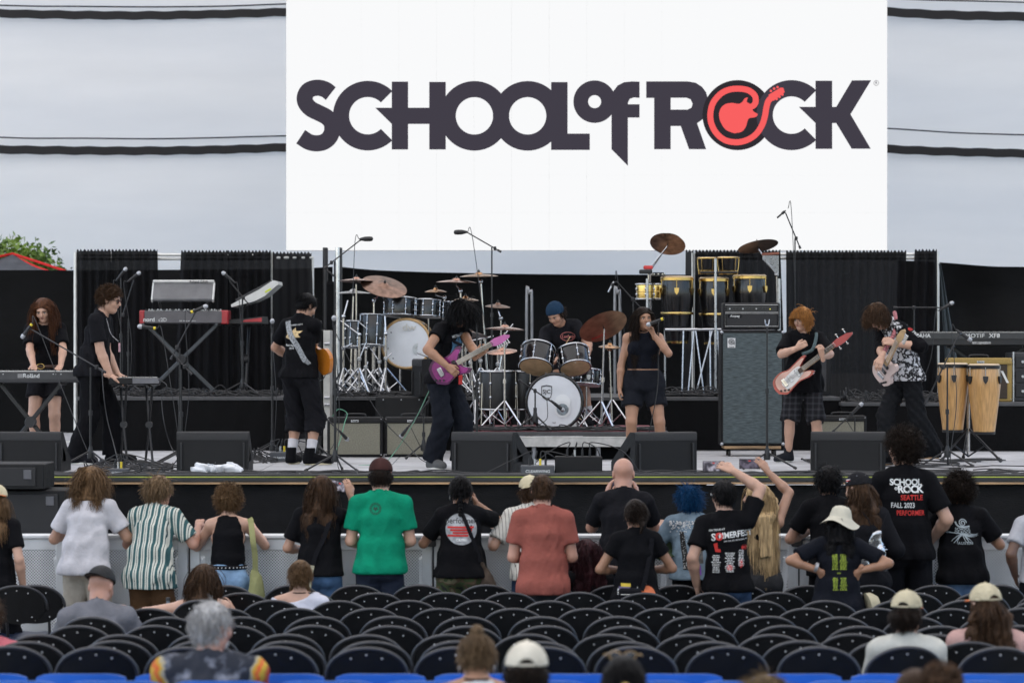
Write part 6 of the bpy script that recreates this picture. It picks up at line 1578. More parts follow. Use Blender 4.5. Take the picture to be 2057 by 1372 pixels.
# ---------- floor monitors
def wedge(label, pxc, w_, d, rz, h=.385, dep=.52, z0=HS):
 t_ = thing('stage_monitor', label, 'monitor', (X(pxc, d), d, z0), rz, 'stage monitor wedges')
 prof = [(0, 0), (0, h - .012), (.012, h), (.11, h), (dep, .09), (dep, 0)]
 for sx in (-1, 1):
  hole = [(.10, .10), (.24, .10), (.24, .155), (.10, .25)]
  mb = MB(); v_, f_ = curve_mesh([prof, hole, [(.035, .10), (.075, .10), (.075, .14), (.035, .14)]])
  flat(mb, (v_, f_), lambda a, b_: (sx * w_ / 2, a, b_)); mb.build('side_panel', BOXB, t_, smooth=False)
  MB().box((sx * (w_ / 2 - .045), .15, .15), (.02, .34, .26)).build('handle_pocket', PLA, t_)
 mb = MB();
 mb.add([(-w_ / 2, 0, .004), (w_ / 2, 0, .004), (w_ / 2, 0, h - .085), (-w_ / 2, 0, h - .085)], [(0, 1, 2, 3)]); mb.build('rear_panel', BOXB, t_, smooth=False)
 mb = MB(); P = [[(x, y, z) for x in (-w_ / 2, -w_ / 2 + .01, w_ / 2 - .01, w_ / 2)] for y, z in ((0, h - .085), (-.004, h - .08), (-.004, h - .02), (.006, h - .004), (.016, h), (.11, h))]; mb.sheet(P); mb.build('top_band', GRL, t_)
 mb = MB(); mb.sheet([[(x, y, z) for x in (-w_ / 2, w_ / 2)] for y, z in ((.11, h), (dep, .09), (dep, 0))]); mb.build('grille', GRL, t_, smooth=False)
 MB().box((0, dep / 2, .002), (w_ - .01, dep - .01, .004), b=.001).build('base', PLA, t_)
 return t_
wedge('black stage monitor wedge at the far left in front of the keyboard girl', 58, .62, 28.6, -2)
wedge('black stage monitor wedge behind the white plastic bag', 427, .69, 28.65, 0)
wedge('black stage monitor wedge left of the drum riser turned to the right', 968, .64, 28.5, -24)
wedge('black stage monitor wedge in front of the singer turned to the left', 1338, .66, 28.5, 24)
wedge('black stage monitor wedge at right in front of the bass player', 1704, .71, 28.6, -5)
# ---------- subwoofers in the pit on the left
for nm, lb, x0, x1, y0, y1, d in (('subwoofer', 'large black subwoofer cabinet in the pit at far left', -60, 133, 985, 1075, 26.1), ('subwoofer', 'smaller black speaker on top of the pit subwoofer at left', -70, 88, 932, 983, 26.0)):
 xa, xb = X(x0, d), X(x1, d); zb, zt = (0.0 if y1 > 1000 else Z(y1, d)), Z(y0, d)
 T = TH(nm, lb, 'speaker', ((xa + xb) / 2, d, zb)); w_, h_ = xb - xa, zt - zb
 T.loc(MB().box((0, .30, h_ / 2), (w_, .6, h_), b=.008), 'cabinet', BOXB); T.loc(MB().box((-.02, -.006, h_ / 2), (w_ - .10, .02, h_ - .06), b=.004), 'grille', GRL); T.loc(MB().box((w_ / 2 - .14, -.02, h_ - .09), (.07, .01, .08), b=.003), 'badge', M('badge_grey', (.09, .09, .1), .4))
# ---------- combo amplifiers
FENDG = M('amp_cloth', (.20, .19, .145), .85, var=.3, vs=90, bump=.6, bs=260)
def combo(label, x0, x1, y0, y1, d, tol=BOXB, cloth_=FENDG, z0=None, dep=.27, frame=.032):
 xa, xb = X(x0, d), X(x1, d); zb = Z(y1, d) if z0 is None else z0; zt = Z(y0, d); w_, h_ = xb - xa, zt - zb
 T = TH('combo_amplifier', label, 'amplifier', ((xa + xb) / 2, d, zb), 'guitar amplifiers')
 T.loc(MB().box((0, dep / 2 + .01, h_ / 2), (w_, dep, h_), b=.012), 'cabinet', tol); T.loc(MB().box((0, .006, h_ * .46), (w_ - 2 * frame, .012, h_ * .78), b=.003), 'speaker_cloth', cloth_)
 T.loc(MB().box((0, -.001, h_ * .90), (w_ - .02, .02, h_ * .09), b=.004), 'control_rail', tol); T.loc(MB().box((0, -.014, h_ * .905), (.085, .006, .024), b=.003), 'name_plate', CHR2)
 mb = MB(); flat(mb, text_mesh('Fender', .024, .01, shear=.2), lambda a, b_: (a, -.0185, h_ * .905 + b_)); T.loc(mb, 'plate_lettering', BLACK2, smooth=False)
 for sx in (-1, 1):
  for sz in (.06, .94): T.loc(MB().ell((sx * (w_ / 2 - .018), .0, h_ * sz), (.007, .005, .007), seg=8, rings=5), 'corner_screw', CHR)
 T.loc(MB().tube(spline([(-.11, dep / 2, h_), (-.09, dep / 2, h_ + .03), (.09, dep / 2, h_ + .03), (.11, dep / 2, h_)], 5), .009, 6), 'handle', PLA)
 return T
combo('black combo amplifier with tan cloth, left of the pair by the guitarist', 657, 769, 838, 918, 32.3, z0=HS)
combo('black combo amplifier with tan cloth, right of the pair by the guitarist', 772, 880, 838, 918, 32.35, z0=HS)
combo('small black combo amplifier behind the bass player', 1645, 1741, 835, 905, 33.2, z0=HS)
combo('tweed covered guitar amplifier behind the wooden congas', 1905, 2034, 719, 805, 34.5, M('tweed', (.30, .20, .055), .75, var=.25, vs=120), M('tweed_cloth', (.045, .032, .022), .9, var=.3, vs=80), z0=HS + .555, frame=.06)
# bass rig
d = 32.5; T = TH('bass_cabinet', 'tall blue-grey bass speaker cabinet on a wooden dolly', 'speaker', (X(1511.5, d), d, HS)); w_ = 127 * d / F_PX; z0 = .115; h_ = Z(664, d) - HS - z0
m_bc = M('bass_cloth', (.062, .080, .085), .85, var=.5, vs=90, aniso=(.15, 1, 1), bump=.4, bs=200)
T.loc(MB().box((0, .21, z0 + h_ / 2), (w_, .40, h_), b=.012), 'cabinet', BOXB); T.loc(MB().box((0, .006, z0 + h_ / 2), (w_ - .05, .014, h_ - .06), b=.003), 'grille_cloth', m_bc)
lx, lzz = -w_ / 2 + .115, z0 + h_ - .135
T.loc(MB().box((lx, -.003, lzz), (.085, .008, .105), b=.002), 'badge', M('badge_white', (.6, .6, .6), .5, var=0))
mb = MB(); fn = lambda a, b_: (lx + a, -.0085, lzz + .012 + b_)
for ro, ri in ((.033, .026), (.021, .014), (.009, .0)): flat(mb, curve_mesh([arc2(0, 0, ro, 0, 350, 30)] + ([arc2(0, 0, ri, 0, 350, 30)] if ri else [])), fn)
flat(mb, curve_mesh([rect2(.026, -.033, .034, .0)]), fn); flat(mb, text_mesh('Ampeg', .02, .01), lambda a, b_: (lx + a, -.0085, lzz - .04 + b_)); T.loc(mb, 'badge_mark', INKB, smooth=False)
for sx in (-1, 1):
 for zz_ in (z0 + .02, z0 + h_ - .02): T.loc(MB().ell((sx * (w_ / 2 - .012), .012, zz_), (.02, .02, .02), seg=10, rings=6), 'corner_cap', CHR2)
T.loc(MB().box((0, .2, .098), (w_ * .9, .42, .03), b=.003), 'dolly', m_wood)
for sx in (-1, 1):
 for sy in (.04, .36): T.loc(MB().cyl((sx * w_ * .36 - .012, sy, .036), (sx * w_ * .36 + .012, sy, .036), .036, seg=14), 'caster', PLA)
T = TH('bass_amplifier_head', 'black bass amplifier head on top of the tall cabinet', 'amplifier', (X(1510, d), d, Z(663, d) + .005)); w2 = 114 * d / F_PX; h2 = 54 * d / F_PX
T.loc(MB().box((0, .19, h2 / 2), (w2, .36, h2), b=.012), 'case', BOXB); T.loc(MB().box((0, .002, h2 * .76), (w2 - .07, .012, h2 * .26), b=.002), 'control_panel', M('panel_black', (.014, .014, .015), .3)); T.loc(MB().box((0, .002, h2 * .34), (w2 - .07, .012, h2 * .48), b=.002), 'grille', GRL)
mb = MB()
for (xa, xb, za, zb) in ((-.29, .29, .12, .60), (-.29, .29, .64, .92)):
 s_ = w2 / .62 ; lp = [(xa * s_, h2 * za), (xb * s_, h2 * za), (xb * s_, h2 * zb), (xa * s_, h2 * zb)]
 mb.tube([(a, -.006, b_) for a, b_ in lp], .0028, 4, closed=True)
T.loc(mb, 'piping', M('piping', (.45, .45, .44), .5))
T.loc(MB().box((-w2 * .30, -.006, h2 * .50), (.145, .006, .036), b=.003), 'name_plate', BLACK2); mb = MB(); flat(mb, text_mesh('Ampeg', .034, .014, 1.1, shear=.25), lambda a, b_: (-w2 * .30 + a, -.0105, h2 * .50 + b_)); T.loc(mb, 'plate_lettering', INKW, smooth=False)
for k in range(12): T.loc(MB().cyl((-.24 + k * .036, -.004, h2 * .77), (-.24 + k * .036, -.022, h2 * .77), .009, .008, seg=10), 'knob', PLA if k % 4 else CHR2)
T.loc(MB().box((.20, -.008, h2 * .76), (.012, .006, .010)), 'power_lamp', M('lamp_yellow', (.3, .28, .02), .4, var=0, emit=(.7, .65, .1), es=1.2 / 2 ** EXPO))
# cabinets behind the left guitarist and the black box with a wedge
d = 33.2; T = TH('speaker_stack', 'black speaker stack with pale metal side behind the left guitarist', 'speaker', (X(634, d), d, HS))
T.loc(MB().box((-.02, .25, (Z(662, d) - HS) / 2), (34 * d / F_PX, .5, Z(662, d) - HS), b=.01), 'cabinet', BOXB); T.loc(MB().box((.125, .2, (Z(662, d) - HS) / 2), (.075, .45, Z(662, d) - HS - .02), b=.004), 'side_plate', M('side_alu', (.42, .41, .38), .5, .4)); T.loc(MB().box((-.02, .2, Z(650, d) - HS), (.14, .25, .07), b=.008), 'amplifier_unit', BOXB)
for zz_ in (690, 798, 812): T.loc(MB().cyl((.10, -.05, Z(zz_, d) - HS), (.16, -.05, Z(zz_, d) - HS), .018, seg=8), 'clamp', CHR2)
d = 33.3; T = TH('road_case', 'black flight case behind the pair of combo amplifiers', 'case', (X(806, d), d, HS)); T.loc(MB().box((0, .25, (Z(797, d) - HS) / 2), (104 * d / F_PX, .5, Z(797, d) - HS), b=.012), 'case_body', BOXB)
for sx in (-.2, 0, .2): T.loc(MB().ell((sx, -.002, Z(803, d) - HS), (.008, .006, .008), seg=8, rings=5), 'latch', CHR2)
t_ = wedge('black monitor wedge on the flight case seen from its side', 838, .40, 33.35, -72, h=.42, dep=.50, z0=Z(796.5, 33.3))
# amp block behind bass player, low table right, rack case
d = 34.8; T = TH('equipment_case', 'dark amplifier box on the platform behind the bass player', 'case', (X(1622, d), d, RT)); T.loc(MB().box((0, .2, .24), (92 * d / F_PX, .4, .47), b=.012), 'case_body', BOXB); T.loc(MB().box((0, -.003, .24), (.44, .012, .38), b=.004), 'grille', GREYM)
d = 34.6; T = TH('rack_case', 'rack of power amplifiers in a flight case at the right edge', 'rack', (X(2075, d), d, HS + .555)); T.loc(MB().box((0, .3, .285), (.46, .55, .57), b=.012), 'case_body', GREYM)
for k in range(3): T.loc(MB().box((0, .018, .12 + k * .17), (.40, .02, .14), b=.004), 'rack_unit', PLA); T.loc(MB().cyl((-.12, .0, .12 + k * .17), (-.12, -.015, .12 + k * .17), .016), 'dial', CHR2)
for sx in (-1, 1): T.loc(MB().box((sx * .225, .015, .285), (.02, .03, .58), b=.003), 'edge_trim', CHR2)
# ---------- keyboards
def lettering(T, s, size, c, mat, bold=.01, sx=1.0, shear=0, name='lettering'):
 mb = MB(); flat(mb, text_mesh(s, size, bold, sx, shear=shear), lambda a, b_: (c[0] + a, c[1], c[2] + b_)); return T.loc(mb, name, mat, smooth=False)
def keybed(T, w_, z, y0):
 n = int(w_ / .0235); mw = M('key_white', (.6, .6, .57), .35, var=0)
 for k in range(n): T.loc(MB().box((-w_ / 2 + (k + .5) * w_ / n, y0, z), (w_ / n - .0015, .14, .012), b=.002), 'white_key', mw)
 for k in range(n - 1):
  if k % 7 in (0, 1, 3, 4, 5): T.loc(MB().box((-w_ / 2 + (k + 1) * w_ / n, y0 - .025, z + .012), (.011, .09, .012), b=.002), 'black_key', PLA)
def xstand(label, px, d, z0, w_, h, mat, rz=0, low=None, flat_=False):
 T = TH('keyboard_stand', label, 'keyboard stand', (X(px, d), d, z0), 'keyboard stands', rz)
 for yy in (-.03, .03):
  s_ = 1 if yy < 0 else -1
  T.loc(MB().box((0, yy, h / 2), (math.hypot(w_, h), .028, .045), rotm(0, -math.degrees(math.atan2(h, w_)) * s_, 0), b=.006), 'cross_leg', mat)
 for sx in (-1, 1):
  T.loc(MB().cyl((sx * w_ / 2, -.22, h - .01), (sx * w_ / 2, .22, h - .01), .015), 'support_arm', mat); T.loc(MB().cyl((sx * w_ / 2, -.25, .015), (sx * w_ / 2, .25, .015), .016), 'foot_bar', mat)
 T.loc(MB().lathe([(.055, -.045), (.06, -.03), (.06, .03), (.055, .045)], (0, 0, h / 2), (0, 1, 0), 12), 'pivot', PLA)
 return T
d = 31.0; zk = Z(769, d); T = TH('keyboard', 'dark grey stage piano in front of the girl at far left', 'keyboard', (X(84, d), d, zk), rz=0); w_ = 262 * d / F_PX
T.loc(MB().box((0, .15, .058), (w_, .30, .115), b=.012), 'body', GREYM); T.loc(MB().box((0, -.004, .07), (w_ - .06, .006, .08), b=.002), 'rear_panel', M('panel_grey', (.035, .035, .037), .5)); keybed(T, w_ - .16, .118, .22)
lettering(T, 'Roland', .062, (X(63, d) - X(84, d), -.0085, .072), INKW, .01, 1.0); T.loc(MB().box((X(41, d) - X(84, d), -.008, .072), (.055, .002, .042), b=.0005), 'logo_block', M('logo_grey', (.2, .2, .2), .6))
for k in (-.62, -.60, -.4, -.1, .12, .15, .2, .35): T.loc(MB().cyl((k, -.006, .09), (k, -.012, .09), .006, seg=8), 'socket', CHR2)
xstand('black x-frame stand under the stage piano at far left', 62, 31.15, HS, .66, zk - HS, GUN)
d = 30.35; zk2 = Z(774, d); T = TH('synthesizer', 'small black synthesizer on a double-braced stand', 'keyboard', (X(269, d), d, zk2), rz=4); w_ = 100 * d / F_PX
T.loc(MB().box((0, .16, .035), (w_, .32, .07), rotm(-3, 0, 0), b=.01), 'body', BOXB); T.loc(MB().box((.12, -.008, .045), (.27, .012, .055), b=.003), 'rear_panel', M('steel_grey', (.12, .12, .13), .5)); keybed(T, w_ - .06, .074, .24)
T2_ = TH('keyboard_stand', 'black double-braced stand under the small synthesizer', 'keyboard stand', (X(272, d), d + .16, HS), 'keyboard stands')
hh = zk2 - HS
for sx in (-.14, .12):
 for q in (-1, 1): T2_.loc(MB().tube([(sx - q * .055, q * .14, .01), (sx, q * .01, hh * .5), (sx + q * .05, -q * .14, hh - .012)], .013, 8), 'leg', GUN)
 T2_.loc(MB().cyl((sx, -.035, hh * .5), (sx, .035, hh * .5), .035, seg=14), 'pivot', PLA); T2_.loc(MB().cyl((sx, -.17, hh - .012), (sx, .17, hh - .012), .014), 'support_arm', GUN); T2_.loc(MB().cyl((sx, -.2, .012), (sx, .2, .012), .013), 'foot_bar', GUN)
d = 35.0; zn = Z(650, d); T = TH('keyboard', 'red-ended stage keyboard on the platform at left', 'keyboard', (X(368, d), d, zn)); w_ = 176 * d / F_PX
T.loc(MB().box((0, .17, .075), (w_ - .10, .34, .15), b=.012), 'body', M('nord_grey', (.06, .058, .062), .55)); m_nr = M('nord_red', (.32, .012, .02), .35, coat=.3)
for sx in (-1, 1): T.loc(MB().box((sx * (w_ / 2 - .03), .17, .075), (.06 if sx < 0 else .09, .35, .16), b=.01), 'end_cheek', m_nr)
T.loc(MB().box((0, -.004, .075), (w_ - .12, .006, .13), b=.002), 'rear_panel', M('panel_grey2', (.09, .085, .09), .6)); lettering(T, 'nord', .07, (-.40, -.0085, .045), INKW, .012); lettering(T, 'c2D', .06, (-.24, -.0085, .042), INKW, .0)
for k in range(26): T.loc(MB().cyl((-.44 + k * .035, .05, .15), (-.44 + k * .035, .05, .172), .008, seg=8), 'knob', CHR2 if k % 3 else PLA)
keybed(T, w_ - .16, .152, .24)
lettering(T, 'C2D  MADE IN SWEDEN', .018, (.05, -.0085, .03), INKW, .01)
zg = Z(604, d); T = TH('synthesizer', 'white synthesizer tilted on the upper tier above the red-ended keyboard', 'keyboard', (X(367, d), d, zg)); w_ = 122 * d / F_PX; rm = rotm(38, 0, 0); mw = M('synth_white', (.55, .55, .53), .45, var=.06)
T.loc(MB().box((0, .05, .10), (w_, .055, .26), rotm(-38, 0, 0), b=.012), 'body', M('synth_dark', (.11, .11, .115), .5)); T.loc(MB().box((0, .118, .215), (w_ + .01, .075, .03), rotm(-38, 0, 0), b=.01), 'rear_lip', mw)
for sx in (-1, 1): T.loc(MB().box((sx * w_ / 2, .055, .10), (.022, .06, .27), rotm(-38, 0, 0), b=.008), 'end_cheek', mw)
lettering(T, 'Roland GAIA', .04, (.18, .076, .222), INKB, .012); T.loc(MB().box((-.05, .05, .06), (.6, .05, .02), rotm(-38, 0, 0)), 'vent_slot', PLA)
T = xstand('dark x-frame two-tier stand under the red-ended keyboard', 365, 35.15, RT, .86, zn - RT, M('stand_grey', (.06, .065, .07), .45, .4))
for sx in (-.26, .30): T.loc(MB().tube([(sx, .12, zn - RT), (sx, .2, zn - RT + .12), (sx, -.02, zg - RT - .02), (sx, .06, zg - RT + .06)], .014, 8), 'upper_arm', GUN)
d = 35.1; za = Z(612, d); T = TH('synthesizer', 'white synthesizer seen end-on, tilted toward its player', 'keyboard', (X(511, d), d, za))
prof = [(-.27, .0), (-.255, -.02), (.10, .14), (.235, .265), (.27, .25), (.255, .19), (.10, .05)]
prof = [(-.275, .0), (-.27, -.03), (.0, .04), (.12, .10), (.275, .235), (.27, .275), (.22, .285), (.05, .175), (-.12, .085)]
T.loc(MB().prism(prof, .75, lambda a, b_, c_: (a, c_, b_)), 'body', mw); mb = MB(); mb.prism([(-.22, .03), (.2, .255), (.19, .275), (-.23, .05)], .6, lambda a, b_, c_: (a, c_ + .06, b_ + .012)); T.loc(mb, 'panel', GREYM); T.loc(MB().box((.16, -.004, .165), (.08, .006, .02), rotm(0, -30, 0)), 'yellow_tape', M('tape_lime', (.5, .6, .03), .6, var=0))
za = Z(650, d); T = TH('synthesizer', 'red synthesizer seen end-on below the white one', 'keyboard', (X(492, d), d + .03, za)); T.loc(MB().prism([(-.22, .0), (-.21, .045), (.0, .06), (.20, .085), (.21, .0)], .8, lambda a, b_, c_: (a, c_, b_)), 'body', PLA); T.loc(MB().prism([(-.05, .018), (.195, .022), (.195, .07), (.0, .045)], .006, lambda a, b_, c_: (a, c_ - .006, b_)), 'end_cheek', m_nr)
T = xstand('black x-frame stand under the end-on synthesizers', 492, 35.5, RT, .34, Z(650, d) - RT, GUN, 88)
T.loc(MB().tube([(-.1, .06, Z(650, d) - RT), (-.1, -.04, Z(600, d) - RT), (-.1, -.12, Z(585, d) - RT)], .014, 8), 'upper_arm', GUN)
d = 34.9; zm = Z(695, d); T = TH('keyboard', 'long black workstation keyboard at the far right', 'keyboard', (X(1985, d), d, zm)); w_ = 292 * d / F_PX
T.loc(MB().box((0, .2, .08), (w_, .40, .155), b=.012), 'body', PLA); T.loc(MB().box((0, -.006, .118), (w_ - .02, .008, .075), b=.002), 'rear_panel', M('motif_panel', (.028, .029, .03), .4)); keybed(T, w_ - .2, .157, .3)
lettering(T, 'YAMAHA', .065, (X(1846, d) - X(1985, d), -.0115, .118), INKW, .014); lettering(T, 'MOTIF', .062, (X(1958, d) - X(1985, d), -.0115, .118), INKW, .008, 1.25); lettering(T, 'XF8', .066, (X(1994, d) - X(1985, d) + .02, -.0115, .118), INKW, .016, 1.15); T.loc(MB().box((-.08, -.006, .035), (.22, .004, .03)), 'rating_label', M('label_grey', (.25, .25, .25), .6, var=.8, vs=60))
xstand('black x-frame stand under the workstation keyboard', 1985, 35.1, HS + .555, .9, zm - HS - .555, GUN)
# ---------- drums
def drum(label, c, axis, r, ln, shell=DRUMB, hoop=CHR, front=SKINW, back=SKINW, nl=8, name='drum', cat='drum', group='drums', lug=CHR, loc=None, T=None, hoopw=.022, bands=None, tag_=True):
 """c: centre; axis points to the head called front"""
 c = np.array(c, float); ax = nrm(axis)
 T = T or TH(name, label, cat, loc if loc is not None else c - V3(0, 0, r if abs(ax[2]) < .5 else ln / 2), group)
 sh = T.put(MB().lathe([(r * .985, -ln / 2), (r, -ln / 2 + .01), (r, ln / 2 - .01), (r * .985, ln / 2)], c, ax, 36), 'shell', shell)
 for s_, m in ((1, front), (-1, back)):
  T.put(MB().lathe([(r * .99, s_ * ln / 2), (r * .985, s_ * (ln / 2 + .004)), (.001, s_ * (ln / 2 + .006))], c, ax, 36), 'head', m)
  T.put(MB().tube([c + ax * s_ * (ln / 2 - .004) + (r + .006) * (math.cos(a) * frame(ax)[0] + math.sin(a) * frame(ax)[1]) for a in np.linspace(0, 2 * PI, 37)[:-1]], hoopw / 2, 6, closed=True), 'hoop', hoop, ang=180)
 x, y, _ = frame(ax)
 for k in range(nl):
  a = 2 * PI * (k + .5) / nl; u = math.cos(a) * x + math.sin(a) * y; p0 = c + u * (r + .010)
  l = T.put(MB().cyl(p0 - ax * ln * .5, p0 + ax * ln * .5, .0042, seg=6).ell(p0 + ax * ln * .18, (.014, .014, .018), seg=8, rings=5).ell(p0 - ax * ln * .18, (.014, .014, .018), seg=8, rings=5), 'lug', lug)
 return T
def disc_on(T, c, ax, r, off, mat, name, dx=0, dz=0):
 x, y, a = frame(ax); return T.put(MB().lathe([(r, 0), (r, .002), (.001, .003)], np.array(c) + x * dx + y * dz + a * off, a, 28), name, mat)
def cymbal(label, px, py, d, dia, tilt=(0, 0), base=None, z0=RT, mat=BRZ, arm=None, pole=CHR, rad=.24, ph=30, under=None, group='cymbals on stands', hat=False):
 """tilt=(toward camera deg, sideways deg). base=(px,d) of the tripod; arm: pole-top photo point"""
 c = pt(px, py, d); n = rotm(tilt[0], tilt[1], 0) @ V3(0, 0, 1); r = dia / 2
 bp = base or (px, d); b0 = np.array([X(bp[0], bp[1]), bp[1], z0])
 T = TH('cymbal_stand', label, 'cymbal', b0, group)
 prof = [(r, -.026), (r * .72, -.012), (r * .45, -.003), (r * .24, .001), (r * .2, .012), (r * .12, .024), (.006, .028)]
 T.put(MB().lathe(prof + [(.006, .0265), (r * .12, .0225), (r * .2, .0105), (r * .24, -.0005), (r * .45, -.0045), (r * .72, -.0135), (r, -.0272)], c, n, 40), 'cymbal', mat, ang=70)
 if hat: T.put(MB().lathe([(r, -.030), (r * .6, -.044), (r * .24, -.052), (r * .18, -.064), (.006, -.07)], c, n, 36), 'bottom_cymbal', mat, ang=70)
 T.put(MB().cyl(c - n * .07, c + n * .06, .0055, seg=8).cyl(c + n * .028, c + n * .045, .016, .013, seg=10), 'wing_nut', PLA)
 if arm: j = pt(*arm); T.put(MB().cyl(j, c - n * .06, .009, seg=8), 'boom_arm', pole); T.put(MB().ell(j, (.026, .026, .026), seg=10, rings=6), 'tilter', pole); top = j
 else: top = c - n * .06
 k = b0 + V3(0, 0, .2); T.put(MB().cyl(b0 + V3(0, 0, .05), (b0 + top) / 2 , .0135, seg=10), 'lower_tube', pole); T.put(MB().cyl((b0 + top) / 2, top, .010, seg=10), 'upper_tube', pole); T.put(MB().cyl((b0 + top) / 2 - V3(0, 0, .03), (b0 + top) / 2 + V3(0, 0, .02), .022, seg=10), 'clutch', pole)
 tripod(T, b0, z0, rad, .30, pole, ph=ph, tube=.010)
 return T
# front kit ------------------------------------------------------
d = 32.3; kc = pt(1113.5, 807.5, d); kr = 55 * d / F_PX
T = drum('large black bass drum with white shield-logo head at the centre', kc + V3(0, .2, 0), (0, -1, 0), kr, .40, hoop=DRUMB, front=SKINW, nl=10, name='bass_drum', hoopw=.04)
ax = V3(0, -1, 0); q = kc + V3(0, -.012, 0)
disc_on(T, q, ax, .085, .0, M('port_ring', (.7, .71, .73), .3, .3, var=0), 'port_ring', X(1130, d) - kc[0], 0);
def face(px, py, off): return lambda a, b_: (X(px, d) + a, kc[1] - off, Z(py, d) + b_)
T.put(flat(MB(), curve_mesh([arc2(0, 0, .088, 0, 350, 35), arc2(0, 0, .070, 0, 350, 35)]), face(1130, 822, .016)), 'port_ring_outer', M('ring_white', (.66, .67, .68), .4, var=0)); T.put(flat(MB(), curve_mesh([arc2(0, 0, .062, 0, 350, 35)]), face(1130, 822, .017)), 'port_hole', M('port_dark', (.16, .19, .21), .3, var=.4, vs=20))
sh_ = [(-.058, .078), (0, .09), (.058, .078), (.058, .0), (.045, -.045), (0, -.078), (-.045, -.045), (-.058, 0)]
T.put(flat(MB(), curve_mesh([sh_, [(a * .88, b_ * .88) for a, b_ in sh_]]), face(1098, 790, .016)), 'shield_logo', INKB); T.put(flat(MB(), T2('SJC', .062, .012), face(1098, 787, .0165)), 'logo_lettering', INKB); T.put(flat(MB(), T2('DRUMS', .018, .01), face(1098, 799, .0165)), 'logo_small_lettering', INKB); T.put(flat(MB(), T2('REMO', .016, .01), face(1113, 849, .0165)), 'maker_lettering', INKB)
for sx in (-1, 1): T.put(MB().cyl(kc + V3(sx * kr * .9, .12, -.1), (kc[0] + sx * kr * 1.25, kc[1] - .06, DZ), .009), 'spur', CHR)
for lb, px, py, r_, ln, rx, ry in (('black rack tom on the left above the white bass drum', 1079, 719, .178, .24, -32, 8), ('black rack tom on the right above the white bass drum', 1153, 722, .165, .22, -30, -8)):
 c = pt(px, py, 32.5); ax = rotm(rx, ry, 0) @ V3(0, 0, 1); T = drum(lb, c, ax, r_, ln, front=SKINW, back=TANH, nl=6, name='rack_tom', loc=c - V3(0, 0, .15))
 if px > 1100: T.put(flat(MB(), curve_mesh([[(a * .36, b_ * .36) for a, b_ in sh_]]), lambda a, b_: c + V3(a, 0, b_) + nrm(np.cross(V3(1, 0, 0), ax)) * 0 + V3(.01, -r_ * .98, -.01) * 1.0 + V3(0, -.012, 0)), 'shield_logo', INKW)
 T.put(MB().cyl(c + V3(.0, .1, -.1), (kc[0] + (px - 1113) * .002, kc[1] + .2, kc[2] + kr), .012), 'tom_mount', CHR)
for lb, px, r_, yy in (('black floor tom nearest the crash cymbal stand', 1000, .20, 32.55), ('black floor tom beside the white bass drum', 1050, .20, 32.75)):
 c = pt(px, 784, yy); T = drum(lb, c, (0, 0, 1), r_, .42, M('drum_satin', (.008, .008, .009), .4, var=.2), back=TANH, nl=8, name='floor_tom')
 for k in range(3): a = R(100 + 120 * k); u = V3(math.cos(a), math.sin(a), 0) * (r_ + .02); T.put(MB().cyl(c + u + V3(0, 0, .08), (c[0] + u[0] * 1.06, c[1] + u[1] * 1.06, DZ), .007), 'leg', CHR)
c = pt(1178, 758, 33.0); T = drum('black snare drum on a stand right of the bass drum', c, rotm(-8, 4, 0) @ V3(0, 0, 1), .155, .17, nl=8, name='snare_drum', loc=(c[0], c[1], DZ)); T.put(MB().cyl((c[0], c[1], DZ + .05), c - V3(0, 0, .1), .011), 'stand_tube', CHR); tripod(T, c, DZ, .22, .2, CHR, ph=20); T.put(flat(MB(), curve_mesh([[(a * .35, b_ * .35) for a, b_ in sh_]]), lambda a, b_: c + V3(a + .02, -.168, b_)), 'shield_logo', INKW)
cymbal('rose bronze crash cymbal left of the drummer', 1014, 657, 32.3, .44, (-2, 2), (1014, 32.3), DZ, BRZP, rad=.28, ph=75)
T = cymbal('large tilted bronze ride cymbal right of the drummer', 1210, 652, 32.2, .54, (-32, -22), (1208, 32.2), DZ, M('brown_bronze', (.31, .19, .11), .3, metal=.9, var=.35, vs=9), rad=.26, ph=60)
c = pt(1210, 652, 32.2); Rm = rotm(-32, -22, 0); o_ = T.o
mb = MB(); flat(mb, T2('PAISTE', .055, .02), lambda a, b_: c + Rm @ V3(a - .08, .15 - b_, -.034)); T.put(mb, 'red_lettering', INKR, smooth=False)
cymbal('hi-hat pair on a chrome stand right of the drummer', 1225, 693, 33.0, .25, (4, 3), (1229, 33.0), DZ, BRZ, rad=.22, ph=100, hat=True)
cymbal('dark cymbal behind the purple guitar', 945, 668, 33.0, .40, (-8, 6), (955, 33.0), DZ, BRZ2, rad=.22)
cymbal('small pink cymbal low beside the guitar neck', 1008, 702, 33.1, .34, (10, -4), (985, 33.1), DZ, BRZP, rad=.2)
th_ = TH('drum_throne', 'black round drum throne under the drummer', 'stool', (X(1130, 33.45), 33.45, DZ)); th_.loc(MB().lathe([(.001, .53), (.15, .53), (.165, .51), (.165, .46), (.15, .44), (.02, .44)], seg=24), 'seat', BLACK2); th_.loc(MB().cyl((0, 0, .05), (0, 0, .45), .013), 'tube', CHR); tripod(th_, th_.o, DZ, .24, .2, CHR)
pd = TH('kick_pedal', 'chrome double kick pedal behind the bass drum', 'pedal', (X(1150, 32.9), 32.9, DZ)); pd.loc(MB().box((0, 0, .03), (.09, .28, .012), rotm(12, 0, 0)), 'footboard', CHR2)
for sx in (-1, 1): pd.loc(MB().cyl((sx * .05, -.12, 0), (sx * .05, -.12, .2), .008), 'post', CHR)
